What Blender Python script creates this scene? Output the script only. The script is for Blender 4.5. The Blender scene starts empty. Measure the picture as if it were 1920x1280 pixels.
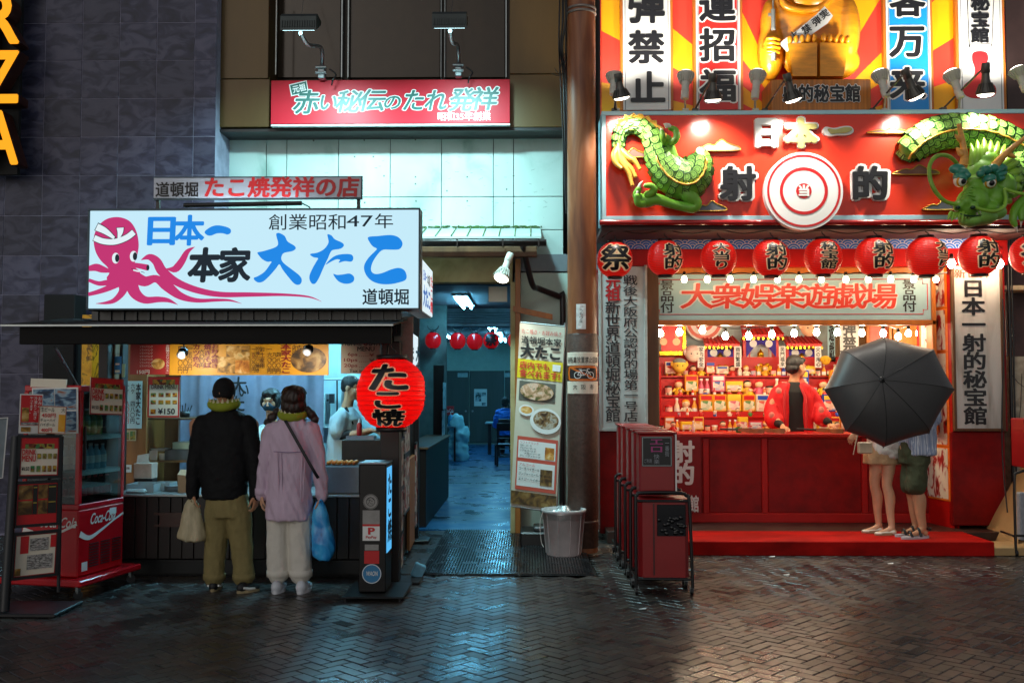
import bpy, math, random
import numpy as np
from mathutils import Vector, Matrix, noise
random.seed(7)
S = bpy.context.scene
COL = S.collection
R = math.radians
# ------------------------------------------------------------------ camera, sky, exposure
CH, F = 1.65, 1867.0                                   # camera height (m), focal length in photo pixels
cam = bpy.data.objects.new('camera', bpy.data.cameras.new('camera'))
COL.objects.link(cam); S.camera = cam
cam.data.sensor_width = 36.0; cam.data.lens = F / 1920 * 36
cam.data.clip_start = .1; cam.data.clip_end = 400
PITCH, YAW = math.atan(88 / F), math.atan(35 / F)
cam.location = (0, 0, CH); cam.rotation_euler = (R(90) + PITCH, 0, YAW)
CR = cam.rotation_euler.to_matrix()
w = bpy.data.worlds.new('World'); S.world = w; w.use_nodes = True
nt = w.node_tree; bg = nt.nodes['Background']
sky = nt.nodes.new('ShaderNodeTexSky'); sky.sky_type = 'NISHITA'; sky.sun_disc = False
sky.sun_elevation = R(24); sky.sun_rotation = R(200)
hsv = nt.nodes.new('ShaderNodeHueSaturation'); hsv.inputs['Saturation'].default_value = .3       # city haze greys the night sky
nt.links.new(sky.outputs[0], hsv.inputs['Color']); nt.links.new(hsv.outputs[0], bg.inputs[0]); bg.inputs[1].default_value = .06       # night: what is left of the sky
S.view_settings.view_transform = 'Standard'; S.view_settings.look = 'None'
S.view_settings.exposure = 0; S.view_settings.gamma = 1; S.view_settings.use_curve_mapping = False
S.cycles.use_denoising = True
S.cycles.max_bounces = 7; S.cycles.diffuse_bounces = 4; S.cycles.glossy_bounces = 4
S.cycles.transmission_bounces = 5; S.cycles.transparent_max_bounces = 8
S.cycles.sample_clamp_indirect = 6
S.cycles.caustics_reflective = False; S.cycles.caustics_refractive = False
def P(px, py, Y):
 """the point at distance Y along the street's depth that the photo shows at pixel (px, py)"""
 d = CR @ Vector(((px - 960) / F, -(py - 640) / F, -1))
 return Vector((0, 0, CH)) + d * (Y / d.y)
def XZ(px, py, Y):
 p = P(px, py, Y); return (p.x, p.z)
def RC(a, b, c, d, Y):
 p = P(a, (b + d) / 2, Y); q = P(c, (b + d) / 2, Y)
 return p.x, P((a + c) / 2, d, Y).z, q.x, P((a + c) / 2, b, Y).z     # x0, z0, x1, z1
def GX(px, py, z=0.0):
 """ground point (height z) seen at a pixel"""
 d = CR @ Vector(((px - 960) / F, -(py - 640) / F, -1))
 return Vector((0, 0, CH)) + d * ((z - CH) / d.z)
# ------------------------------------------------------------------ materials
def C(h, a=1):
 if not isinstance(h, str): return (*h, 1) if len(h) == 3 else h
 h = h.lstrip('#'); r = [int(h[i:i+2], 16) / 255 for i in (0, 2, 4)]
 return (*[c / 12.92 if c <= .04045 else ((c + .055) / 1.055) ** 2.4 for c in r], a)
MT = {}
def pm(name, col, rough=.5, metal=0., var=.25, scale=6., bump=.0, spec=.5, rand=0., em=0., emcol=None, stretch=None, col2=None, trans=0., alpha=1., coat=0., sss=0., detail=6, rvar=0., bd=.01):
 if name in MT: return MT[name]
 m = bpy.data.materials.new(name); m.use_nodes = True; MT[name] = m
 n = m.node_tree.nodes; l = m.node_tree.links; b = n['Principled BSDF']
 c = C(col)
 b.inputs['Roughness'].default_value = rough; b.inputs['Metallic'].default_value = metal
 b.inputs['Specular IOR Level'].default_value = spec
 b.inputs['Transmission Weight'].default_value = trans; b.inputs['Alpha'].default_value = alpha
 b.inputs['Coat Weight'].default_value = coat
 if sss: b.inputs['Subsurface Weight'].default_value = sss; b.inputs['Subsurface Radius'].default_value = (.02, .008, .004)
 if em:
  b.inputs['Emission Color'].default_value = C(emcol or col); b.inputs['Emission Strength'].default_value = em
 if var or col2 or bump or rand or rvar:
  tc = n.new('ShaderNodeTexCoord'); src = tc.outputs['Object']
  if stretch:
   mp = n.new('ShaderNodeMapping'); mp.inputs['Scale'].default_value = stretch
   l.new(src, mp.inputs[0]); src = mp.outputs[0]
  nz = n.new('ShaderNodeTexNoise'); nz.inputs['Scale'].default_value = scale; nz.inputs['Detail'].default_value = detail
  nz.inputs['Roughness'].default_value = .62
  if rand:
   oi = n.new('ShaderNodeObjectInfo'); va = n.new('ShaderNodeVectorMath'); va.operation = 'ADD'
   sc = n.new('ShaderNodeVectorMath'); sc.operation = 'SCALE'; sc.inputs['Scale'].default_value = 37
   cb = n.new('ShaderNodeCombineXYZ')
   for k in range(3): l.new(oi.outputs['Random'], cb.inputs[k])
   l.new(cb.outputs[0], sc.inputs[0]); l.new(src, va.inputs[0]); l.new(sc.outputs[0], va.inputs[1]); src = va.outputs[0]
  l.new(src, nz.inputs['Vector'])
  rp = n.new('ShaderNodeValToRGB'); rp.color_ramp.elements[0].position = .32; rp.color_ramp.elements[1].position = .68
  c2 = C(col2) if col2 else tuple(min(1, v * (1 + var)) for v in c[:3]) + (1,)
  c1 = c if col2 else tuple(v * (1 - var) for v in c[:3]) + (1,)
  rp.color_ramp.elements[0].color = c1; rp.color_ramp.elements[1].color = c2
  l.new(nz.outputs['Fac'], rp.inputs[0]); out = rp.outputs[0]
  if rand:
   mr = n.new('ShaderNodeMapRange'); mr.inputs['To Min'].default_value = 1 - rand; mr.inputs['To Max'].default_value = 1 + rand
   l.new(oi.outputs['Random'], mr.inputs[0])
   hs = n.new('ShaderNodeHueSaturation'); l.new(mr.outputs[0], hs.inputs['Value']); l.new(out, hs.inputs['Color']); out = hs.outputs[0]
  l.new(out, b.inputs['Base Color'])
  if rvar:
   mq = n.new('ShaderNodeMapRange'); mq.inputs['To Min'].default_value = max(.03, rough - rvar); mq.inputs['To Max'].default_value = rough + rvar
   mq.inputs['From Min'].default_value = .3; mq.inputs['From Max'].default_value = .7
   l.new(nz.outputs['Fac'], mq.inputs[0]); l.new(mq.outputs[0], b.inputs['Roughness'])
  if bump:
   bp = n.new('ShaderNodeBump'); bp.inputs['Strength'].default_value = bump; bp.inputs['Distance'].default_value = bd
   l.new(nz.outputs['Fac'], bp.inputs['Height']); l.new(bp.outputs[0], b.inputs['Normal'])
 else: b.inputs['Base Color'].default_value = c
 return m
def em(name, col, s=1., base=.0):
 """something that gives off light: base colour col, emission strength s"""
 if name in MT: return MT[name]
 m = bpy.data.materials.new(name); m.use_nodes = True; MT[name] = m
 b = m.node_tree.nodes['Principled BSDF']
 b.inputs['Base Color'].default_value = tuple(v * base for v in C(col)[:3]) + (1,)
 b.inputs['Emission Color'].default_value = C(col); b.inputs['Emission Strength'].default_value = s
 b.inputs['Roughness'].default_value = .35; b.inputs['Specular IOR Level'].default_value = .2
 return m
def glass(name='clear_glass', tint='#dfeff2', a=.12, rough=.03):
 if name in MT: return MT[name]
 m = bpy.data.materials.new(name); m.use_nodes = True; MT[name] = m
 n = m.node_tree.nodes; l = m.node_tree.links; n.remove(n['Principled BSDF'])
 t = n.new('ShaderNodeBsdfTransparent'); t.inputs[0].default_value = C(tint)
 g = n.new('ShaderNodeBsdfGlossy'); g.inputs['Roughness'].default_value = rough
 x = n.new('ShaderNodeMixShader'); x.inputs[0].default_value = a
 l.new(t.outputs[0], x.inputs[1]); l.new(g.outputs[0], x.inputs[2]); l.new(x.outputs[0], n['Material Output'].inputs[0])
 return m
def ramp_mat(name, stops, scale=5., kind='noise', rough=.5, stretch=(1, 1, 1), spec=.4, bump=0., detail=8, em_=0.):
 """a print or a mottled surface: noise or voronoi through a colour ramp"""
 if name in MT: return MT[name]
 m = bpy.data.materials.new(name); m.use_nodes = True; MT[name] = m
 n = m.node_tree.nodes; l = m.node_tree.links; b = n['Principled BSDF']
 tc = n.new('ShaderNodeTexCoord'); mp = n.new('ShaderNodeMapping'); mp.inputs['Scale'].default_value = stretch
 l.new(tc.outputs['Object'], mp.inputs[0])
 if kind == 'noise':
  t = n.new('ShaderNodeTexNoise'); t.inputs['Detail'].default_value = detail; o = t.outputs['Fac']; t.inputs['Distortion'].default_value = .6
 elif kind == 'vor':
  t = n.new('ShaderNodeTexVoronoi'); o = t.outputs['Color']
 t.inputs['Scale'].default_value = scale; l.new(mp.outputs[0], t.inputs['Vector'])
 r = n.new('ShaderNodeValToRGB'); e = r.color_ramp.elements
 while len(e) < len(stops): e.new(.5)
 for k, (p, c) in enumerate(stops): e[k].position = p; e[k].color = C(c)
 l.new(o, r.inputs[0]); l.new(r.outputs[0], b.inputs['Base Color'])
 if em_: l.new(r.outputs[0], b.inputs['Emission Color']); b.inputs['Emission Strength'].default_value = em_
 b.inputs['Roughness'].default_value = rough; b.inputs['Specular IOR Level'].default_value = spec
 if bump:
  bp = n.new('ShaderNodeBump'); bp.inputs['Strength'].default_value = bump; bp.inputs['Distance'].default_value = .01
  l.new(o, bp.inputs['Height']); l.new(bp.outputs[0], b.inputs['Normal'])
 return m
# ------------------------------------------------------------------ mesh builder
class MB:
 def __init__(s): s.v = []; s.f = []; s.mi = []; s.sm = []
 def add(s, vs, fs, mi=0, sm=False):
  o = len(s.v); s.v.extend([tuple(v) for v in vs])
  for f in fs: s.f.append(tuple(i + o for i in f)); s.mi.append(mi); s.sm.append(sm)
  return s
 def box(s, x0, y0, z0, x1, y1, z1, mi=0, c=0.):
  x0, x1 = min(x0, x1), max(x0, x1); y0, y1 = min(y0, y1), max(y0, y1); z0, z1 = min(z0, z1), max(z0, z1)
  c = min(c, (x1 - x0) * .45, (y1 - y0) * .45, (z1 - z0) * .45)
  if c <= 0:
   v = [(x0, y0, z0), (x1, y0, z0), (x1, y1, z0), (x0, y1, z0), (x0, y0, z1), (x1, y0, z1), (x1, y1, z1), (x0, y1, z1)]
   return s.add(v, [(3, 2, 1, 0), (4, 5, 6, 7), (0, 1, 5, 4), (1, 2, 6, 5), (2, 3, 7, 6), (3, 0, 4, 7)], mi)
  X, Y, Z = (x0, x1), (y0, y1), (z0, z1); v = []; idx = {}
  for a in (0, 1):
   for b in (0, 1):
    for d in (0, 1):
     sx, sy, sz = (1 - 2 * a) * c, (1 - 2 * b) * c, (1 - 2 * d) * c
     for k in range(3):
      idx[a, b, d, k] = len(v)
      v.append((X[a] + (sx if k != 0 else 0), Y[b] + (sy if k != 1 else 0), Z[d] + (sz if k != 2 else 0)))
  q = lambda *t: tuple(idx[i] for i in t)
  fs = []
  for a in (0, 1):
   fs.append(q((a, 0, 0, 0), (a, 1, 0, 0), (a, 1, 1, 0), (a, 0, 1, 0)))
   fs.append(q((0, a, 0, 1), (1, a, 0, 1), (1, a, 1, 1), (0, a, 1, 1)))
   fs.append(q((0, 0, a, 2), (1, 0, a, 2), (1, 1, a, 2), (0, 1, a, 2)))
   for b in (0, 1):
    fs.append(q((a, b, 0, 0), (a, b, 1, 0), (a, b, 1, 1), (a, b, 0, 1)))
    fs.append(q((a, 0, b, 0), (a, 1, b, 0), (a, 1, b, 2), (a, 0, b, 2)))
    fs.append(q((0, a, b, 1), (1, a, b, 1), (1, a, b, 2), (0, a, b, 2)))
    for d in (0, 1): fs.append(q((a, b, d, 0), (a, b, d, 1), (a, b, d, 2)))
  return s.add(v, fs, mi)
 def prism(s, pts, y0, y1, mi=0, sm=False, mi2=None):
  """outline pts [(x, z)] given depth from y0 (front) to y1"""
  n = len(pts); v = [(x, y0, z) for x, z in pts] + [(x, y1, z) for x, z in pts]
  s.add(v, [tuple(range(n)), tuple(reversed(range(n, 2 * n)))], mi)
  return s.add(v, [(i, i + n, (i + 1) % n + n, (i + 1) % n) for i in range(n)], mi if mi2 is None else mi2, sm)
 def cyl(s, a, b, r0, r1=None, n=12, mi=0, caps=True, sm=True):
  a, b = Vector(a), Vector(b); r1 = r0 if r1 is None else r1
  d = (b - a).normalized(); u = d.orthogonal().normalized(); w_ = d.cross(u)
  v = []
  for p, r in ((a, r0), (b, r1)):
   for i in range(n):
    t = 2 * math.pi * i / n; v.append(p + (u * math.cos(t) + w_ * math.sin(t)) * r)
  s.add(v, [(i, (i + 1) % n, (i + 1) % n + n, i + n) for i in range(n)], mi, sm)
  if caps: s.add(v, [tuple(reversed(range(n))), tuple(range(n, 2 * n))], mi)
  return s
 def tube(s, pts, r, n=8, mi=0, closed=False, sm=True, flat=None):
  pts = [Vector(p) for p in pts]; m = len(pts); rr = r if isinstance(r, (list, tuple)) else [r] * m
  v = []; u = None
  for k in range(m):
   d = (pts[(k + 1) % m] - pts[k - 1]) if closed or 0 < k < m - 1 else (pts[1] - pts[0] if k == 0 else pts[-1] - pts[-2])
   d = d.normalized() if d.length else Vector((0, 0, 1))
   u = (d.orthogonal() if u is None else u - d * u.dot(d)); u = u.normalized() if u.length > 1e-6 else d.orthogonal().normalized()
   w_ = d.cross(u)
   for i in range(n):
    t = 2 * math.pi * i / n; v.append(pts[k] + (u * math.cos(t) + w_ * math.sin(t)) * rr[k])
  fs = []
  for k in range(m if closed else m - 1):
   a, b = k * n, ((k + 1) % m) * n
   fs += [(a + i, a + (i + 1) % n, b + (i + 1) % n, b + i) for i in range(n)]
  s.add(v, fs, mi, sm)
  if not closed: s.add(v, [tuple(reversed(range(n))), tuple(range((m - 1) * n, m * n))], mi)
  return s
 def lathe(s, prof, c, n=16, mi=0, sm=True, axis='z'):
  c = Vector(c); v = []
  for r, z in prof:
   for i in range(n):
    t = 2 * math.pi * i / n; p = (r * math.cos(t), r * math.sin(t), z)
    v.append(c + Vector(p if axis == 'z' else (p[0], -p[2], p[1])))
  m = len(prof)
  s.add(v, [(k * n + i, k * n + (i + 1) % n, (k + 1) * n + (i + 1) % n, (k + 1) * n + i) for k in range(m - 1) for i in range(n)], mi, sm)
  e = []
  if prof[0][0] > 1e-5: e.append(tuple(reversed(range(n))))
  if prof[-1][0] > 1e-5: e.append(tuple(range((m - 1) * n, m * n)))
  return s.add(v, e, mi) if e else s
 def sph(s, c, r, n=12, m=8, mi=0, sm=True, M=None):
  r = (r, r, r) if not isinstance(r, (tuple, list)) else r; c = Vector(c); v = []; fs = []
  for k in range(m + 1):
   a = math.pi * k / m
   for i in range(n):
    t = 2 * math.pi * i / n
    p = Vector((r[0] * math.sin(a) * math.cos(t), r[1] * math.sin(a) * math.sin(t), r[2] * math.cos(a)))
    v.append(c + (M @ p if M else p))
  for k in range(m):
   for i in range(n):
    a, b, d, e = k * n + i, k * n + (i + 1) % n, (k + 1) * n + (i + 1) % n, (k + 1) * n + i
    fs.append((a, d, e) if k == 0 else ((a, b, d) if k == m - 1 else (a, b, d, e)))
  return s.add(v, [tuple(reversed(f)) for f in fs], mi, sm)
 def loft(s, rings, mi=0, sm=True, caps=True):
  n = len(rings[0]); v = [p for r in rings for p in r]
  s.add(v, [(k * n + i, k * n + (i + 1) % n, (k + 1) * n + (i + 1) % n, (k + 1) * n + i) for k in range(len(rings) - 1) for i in range(n)], mi, sm)
  if caps: s.add(v, [tuple(reversed(range(n))), tuple(range(len(v) - n, len(v)))], mi, sm)
  return s
 def quad(s, a, b, c, d, mi=0): return s.add([a, b, c, d], [(0, 1, 2, 3)], mi)
 def merge(s, o, M=None, mi=None):
  vs = [M @ Vector(v) for v in o.v] if M is not None else o.v
  k = len(s.v); s.v.extend([tuple(v) for v in vs])
  s.f += [tuple(i + k for i in f) for f in o.f]; s.mi += o.mi if mi is None else [mi] * len(o.f); s.sm += o.sm
  return s
 def xf(s, M): s.v = [tuple(M @ Vector(v)) for v in s.v]; return s
 def mesh(s, name, mats):
  me = bpy.data.meshes.new(name); me.from_pydata(s.v, [], s.f);
  for m in (mats if isinstance(mats, (list, tuple)) else [mats]): me.materials.append(m)
  me.polygons.foreach_set('material_index', s.mi); me.polygons.foreach_set('use_smooth', s.sm); me.update()
  return me
ORG = {}
def link(name, me, parent=None):
 o = bpy.data.objects.new(name, me); COL.objects.link(o)
 if parent is not None: o.parent = parent
 return o
def thing(name, label, cat, loc=(0, 0, 0), group=None):
 o = bpy.data.objects.new(name, None); COL.objects.link(o); o.location = loc; o.empty_display_size = .1
 ORG[o.name] = Vector(loc); return tag(o, label, cat, group)
def tag(o, label=None, cat=None, group=None, kind=None):
 for k, v in (('label', label), ('category', cat), ('group', group), ('kind', kind)):
  if v: o[k] = v
 return o
def part(name, mb, mats, parent, label=None, kind=None):
 """mb holds world coordinates; they are made relative to the thing's base"""
 org = ORG.get(parent.name, Vector((0, 0, 0)))
 if org.length: mb.v = [(x - org.x, y - org.y, z - org.z) for x, y, z in mb.v]
 o = link(name, mb.mesh(name, mats), parent); ORG[o.name] = org
 return tag(o, label, kind=kind)
def solo(name, mb, mats, label, cat, group=None, kind=None):
 """a thing that is one mesh, its origin at its base"""
 xs = np.array(mb.v); lo, hi = xs.min(0), xs.max(0); b = Vector(((lo[0] + hi[0]) / 2, (lo[1] + hi[1]) / 2, lo[2]))
 mb.v = [(x - b.x, y - b.y, z - b.z) for x, y, z in mb.v]
 o = link(name, mb.mesh(name, mats)); o.location = b; ORG[o.name] = b
 return tag(o, label, cat, group, kind)
def dup(o, parent=None):
 c = o.copy(); COL.objects.link(c); c.parent = parent
 for k in [x for x in bpy.data.objects if x.parent == o]: dup(k, c)
 return c
def struct(name, mb, mats): return tag(link(name, mb.mesh(name, mats)), kind='structure')
# ------------------------------------------------------------------ lettering
GC = {}
def glyphs(s, off=0., ext=0.):
 k = (s, off, ext)
 if k not in GC:
  c = bpy.data.curves.new('t', 'FONT'); c.body = s; c.offset = off; c.resolution_u = 3; c.extrude = ext
  o = bpy.data.objects.new('t', c); m = bpy.data.meshes.new_from_object(o)
  v = np.zeros(len(m.vertices) * 3); m.vertices.foreach_get('co', v)
  GC[k] = (v.reshape(-1, 3), [tuple(p.vertices) for p in m.polygons])
  bpy.data.objects.remove(o); bpy.data.curves.remove(c); bpy.data.meshes.remove(m)
 return GC[k]
def is_cjk(s): return any(ord(c) > 0x2e80 for c in s)
EM = glyphs('国')[0]; EX0, EX1, EZ0, EZ1 = EM[:, 0].min(), EM[:, 0].max(), EM[:, 1].min(), EM[:, 1].max()
def put(mb, s, x0, z0, x1, z1, y, mi=0, off=0., ext=0., shear=0., M=None, cell=False):
 """the string s filling the box x0..x1, z0..z1 on the plane y, facing the street; M maps it elsewhere"""
 b = glyphs(s)[0]
 if not len(b): return
 v, f = glyphs(s, 0, ext)
 if cell: a0, a1, b0, b1 = EX0, EX1, EZ0, EZ1
 else:
  a0, a1 = b[:, 0].min(), b[:, 0].max()
  b0, b1 = (EZ0, EZ1) if is_cjk(s) else (b[:, 1].min(), b[:, 1].max())
 sx, sz = (x1 - x0) / (a1 - a0), (z1 - z0) / (b1 - b0)
 q = off; n = 0 if q < .004 else (6 if q < .03 else 10)
 for k in range(n + 1):           # a heavier brush: the strokes spread by moved copies
  t = 2 * math.pi * k / n + .3 if n else 0; qq = q if k < n else 0
  X = x0 + (v[:, 0] - a0 + qq * math.cos(t)) * sx; Z = z0 + (v[:, 1] - b0 + qq * .85 * math.sin(t)) * sz; X = X + (Z - z0) * shear
  Yv = y - v[:, 2] * sz - k * .00012
  p = [Vector(t) for t in zip(X, Yv, Z)]
  if M is not None: p = [M @ r_ for r_ in p]
  mb.add(p, f, mi)
def vput(mb, s, x0, z0, x1, z1, y, mi=0, off=0., fill=.9, **k):
 """the string top to bottom, one character per cell"""
 n = len(s); h = (z1 - z0) / n
 for i, ch in enumerate(s):
  if ch in ' 　': continue
  zc = z1 - h * (i + .5); put(mb, ch, x0, zc - h * fill / 2, x1, zc + h * fill / 2, y, mi, off, cell=True, **k)
def spline(pts, n=6, closed=True):
 """Catmull-Rom through 2-D points"""
 out = []; m = len(pts)
 for i in range(m if closed else m - 1):
  g = (lambda j: pts[j % m]) if closed else (lambda j: pts[max(0, min(m - 1, j))])
  a, b, c, d = g(i - 1), g(i), g(i + 1), g(i + 2)
  for t in [k / n for k in range(n)]:
   out.append(tuple(.5 * (2 * b[q] + (c[q] - a[q]) * t + (2 * a[q] - 5 * b[q] + 4 * c[q] - d[q]) * t * t + (3 * b[q] - a[q] - 3 * c[q] + d[q]) * t ** 3) for q in range(len(b))))
 if not closed: out.append(tuple(pts[-1]))
 return out
def patch(mb, pts, y, mi=0, up=True):
 """flat print: an outline (x, z) filled on the plane y, any shape"""
 from mathutils.geometry import tessellate_polygon
 v = [Vector((x, y, z)) for x, z in pts]
 mb.add(v, [tuple(t) for t in tessellate_polygon([v])], mi)
def rectp(mb, x0, z0, x1, z1, y, mi=0): mb.add([(x0, y, z0), (x1, y, z0), (x1, y, z1), (x0, y, z1)], [(0, 1, 2, 3)], mi)
def disc(mb, x, z, r, y, mi=0, n=28, r2=None, rz=None):
 rz = rz or r
 if r2:
  v = [(x + q * math.cos(t), y, z + q * math.sin(t) * rz / r) for q in (r, r2) for t in [2 * math.pi * k / n for k in range(n)]]
  mb.add(v, [(k, (k + 1) % n, (k + 1) % n + n, k + n) for k in range(n)], mi)
 else: mb.add([(x + r * math.cos(2 * math.pi * k / n), y, z + rz * math.sin(2 * math.pi * k / n)) for k in range(n)], [tuple(range(n))], mi)
def subdiv(mb, L):
 """split long edges so that print can bend round a curved face"""
 out = MB()
 for f, mi in zip(mb.f, mb.mi):
  st = [[Vector(mb.v[f[0]]), Vector(mb.v[f[k]]), Vector(mb.v[f[k + 1]])] for k in range(1, len(f) - 1)]
  while st:
   t = st.pop(); e = [(t[(k + 1) % 3] - t[k]).length for k in range(3)]; k = e.index(max(e))
   if e[k] > L:
    m = (t[k] + t[(k + 1) % 3]) / 2; st.append([t[k], m, t[(k + 2) % 3]]); st.append([m, t[(k + 1) % 3], t[(k + 2) % 3]])
   else: out.add(t, [(0, 1, 2)], mi, True)
 return out
def remesh(mb, vox, it=4, fac=.5):
 """one continuous skin round everything in mb"""
 o = bpy.data.objects.new('t', mb.mesh('t', [])); COL.objects.link(o)
 m = o.modifiers.new('r', 'REMESH'); m.mode = 'VOXEL'; m.voxel_size = vox
 if it: q = o.modifiers.new('s', 'SMOOTH'); q.factor = fac; q.iterations = it
 dg = bpy.context.evaluated_depsgraph_get(); me = bpy.data.meshes.new_from_object(o.evaluated_get(dg)); old = o.data
 bpy.data.objects.remove(o); bpy.data.meshes.remove(old)
 out = MB(); v = np.zeros(len(me.vertices) * 3); me.vertices.foreach_get('co', v); out.v = [tuple(r_) for r_ in v.reshape(-1, 3)]
 out.f = [tuple(p.vertices) for p in me.polygons]; out.mi = [0] * len(out.f); out.sm = [True] * len(out.f); bpy.data.meshes.remove(me)
 return out
def normals(mb):
 v = np.array(mb.v); n = np.zeros_like(v)
 for k in (3, 4):
  f = np.array([q for q in mb.f if len(q) == k])
  if len(f):
   fn = np.cross(v[f[:, 1]] - v[f[:, 0]], v[f[:, 2]] - v[f[:, 0]])
   for i in range(k): np.add.at(n, f[:, i], fn)
 return n / (np.linalg.norm(n, axis=1)[:, None] + 1e-9)
def wrinkle(mb, amp, sx=(9, 9, 4), amp2=.0, sx2=(20, 20, 20), drag=0.):
 n = normals(mb); out = []
 for p, q in zip(mb.v, n):
  a = noise.noise((p[0] * sx[0] + drag * p[2], p[1] * sx[1], p[2] * sx[2] + drag * p[0] * 2)); d = amp * (1 - 2.2 * abs(a)) + (amp2 * noise.noise((p[0] * sx2[0], p[1] * sx2[1], p[2] * sx2[2])) if amp2 else 0)
  out.append((p[0] + q[0] * d, p[1] + q[1] * d, p[2] + q[2] * d))
 mb.v = out; return mb
# ================================================================== the setting
M_slate = ramp_mat('slate_tile', [(.2, '#34344a'), (.42, '#44445e'), (.5, '#50506a'), (.6, '#47475f'), (.8, '#5c5a74')], 2.6, rough=.42, stretch=(1.4, 1, 2.6), bump=.5)
def slate():
 m = bpy.data.materials.new('slate_tile_face'); m.use_nodes = True
 n = m.node_tree.nodes; l = m.node_tree.links; b = n['Principled BSDF']
 tc = n.new('ShaderNodeTexCoord'); oi = n.new('ShaderNodeObjectInfo')
 cb = n.new('ShaderNodeCombineXYZ'); sc = n.new('ShaderNodeVectorMath'); sc.operation = 'SCALE'; sc.inputs['Scale'].default_value = 61
 for k in range(3): l.new(oi.outputs['Random'], cb.inputs[k])
 l.new(cb.outputs[0], sc.inputs[0])
 ad = n.new('ShaderNodeVectorMath'); ad.operation = 'ADD'; l.new(tc.outputs['Object'], ad.inputs[0]); l.new(sc.outputs[0], ad.inputs[1])
 mp = n.new('ShaderNodeMapping'); mp.inputs['Rotation'].default_value = (0, R(35), 0); mp.inputs['Scale'].default_value = (1.5, 1, 2.8); l.new(ad.outputs[0], mp.inputs[0])
 nz = n.new('ShaderNodeTexNoise'); nz.inputs['Scale'].default_value = 2.6; nz.inputs['Detail'].default_value = 9; nz.inputs['Distortion'].default_value = 1.1; l.new(mp.outputs[0], nz.inputs['Vector'])
 r = n.new('ShaderNodeValToRGB'); e = r.color_ramp.elements
 for p_, c in ((.46, '#33334a'), (.56, '#4a495e')): x = e.new(p_); x.color = C(c)
 e[0].position = .30; e[0].color = C('#232434'); e[-1].position = .82; e[-1].color = C('#565469')
 l.new(nz.outputs['Fac'], r.inputs[0])
 mr = n.new('ShaderNodeMapRange'); mr.inputs['To Min'].default_value = .68; mr.inputs['To Max'].default_value = 1.2; l.new(oi.outputs['Random'], mr.inputs[0])
 hs = n.new('ShaderNodeHueSaturation'); l.new(mr.outputs[0], hs.inputs['Value']); l.new(r.outputs[0], hs.inputs['Color']); l.new(hs.outputs[0], b.inputs['Base Color'])
 bp = n.new('ShaderNodeBump'); bp.inputs['Strength'].default_value = .25; bp.inputs['Distance'].default_value = .012; l.new(nz.outputs['Fac'], bp.inputs['Height']); l.new(bp.outputs[0], b.inputs['Normal'])
 b.inputs['Roughness'].default_value = .45; b.inputs['Specular IOR Level'].default_value = .35
 return m
M_slate = slate()
M_joint = pm('dark_joint', '#23232c', .8)
M_grout = pm('pale_grout', '#9391a6', .8)
M_tan = pm('bronze_panel', '#56411d', .38, metal=.25, var=.12, scale=3, stretch=(1, 1, .3), bump=.04)
M_tandark = pm('bronze_dark', '#2f2516', .35, metal=.2, var=.15, scale=2)
M_alu = pm('aluminium', '#9aa0a0', .35, metal=.9, var=.1)
M_white_tile = ramp_mat('stained_white_panel', [(.3, '#86a097'), (.42, '#aabdb6'), (.7, '#bccac4')], 1.7, rough=.35, stretch=(1, 1, .6), bump=.12)
M_black = pm('black_metal', '#121214', .4, var=.2)
M_blackmatt = pm('black_matt', '#0c0c0d', .75, var=.2)
M_beige = ramp_mat('beige_plaster', [(.3, '#8d7f52'), (.5, '#a6976a'), (.7, '#b3a577')], 4, rough=.8, bump=.15)
M_wood = pm('brown_wood', '#5a3a1e', .55, var=.35, scale=9, stretch=(1, 1, .12), bump=.15)
M_darkwood = pm('dark_wood', '#150c07', .5, var=.35, scale=9, stretch=(1, 1, .1), bump=.15)
M_orangewood = pm('varnished_wood', '#9a5a22', .4, var=.3, scale=9, stretch=(1, 1, .1), bump=.1)
M_moss = ramp_mat('mossy_edge', [(.35, '#7d8a72'), (.5, '#5c7048'), (.7, '#3d5230')], 9, rough=.9, bump=.3)
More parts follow.
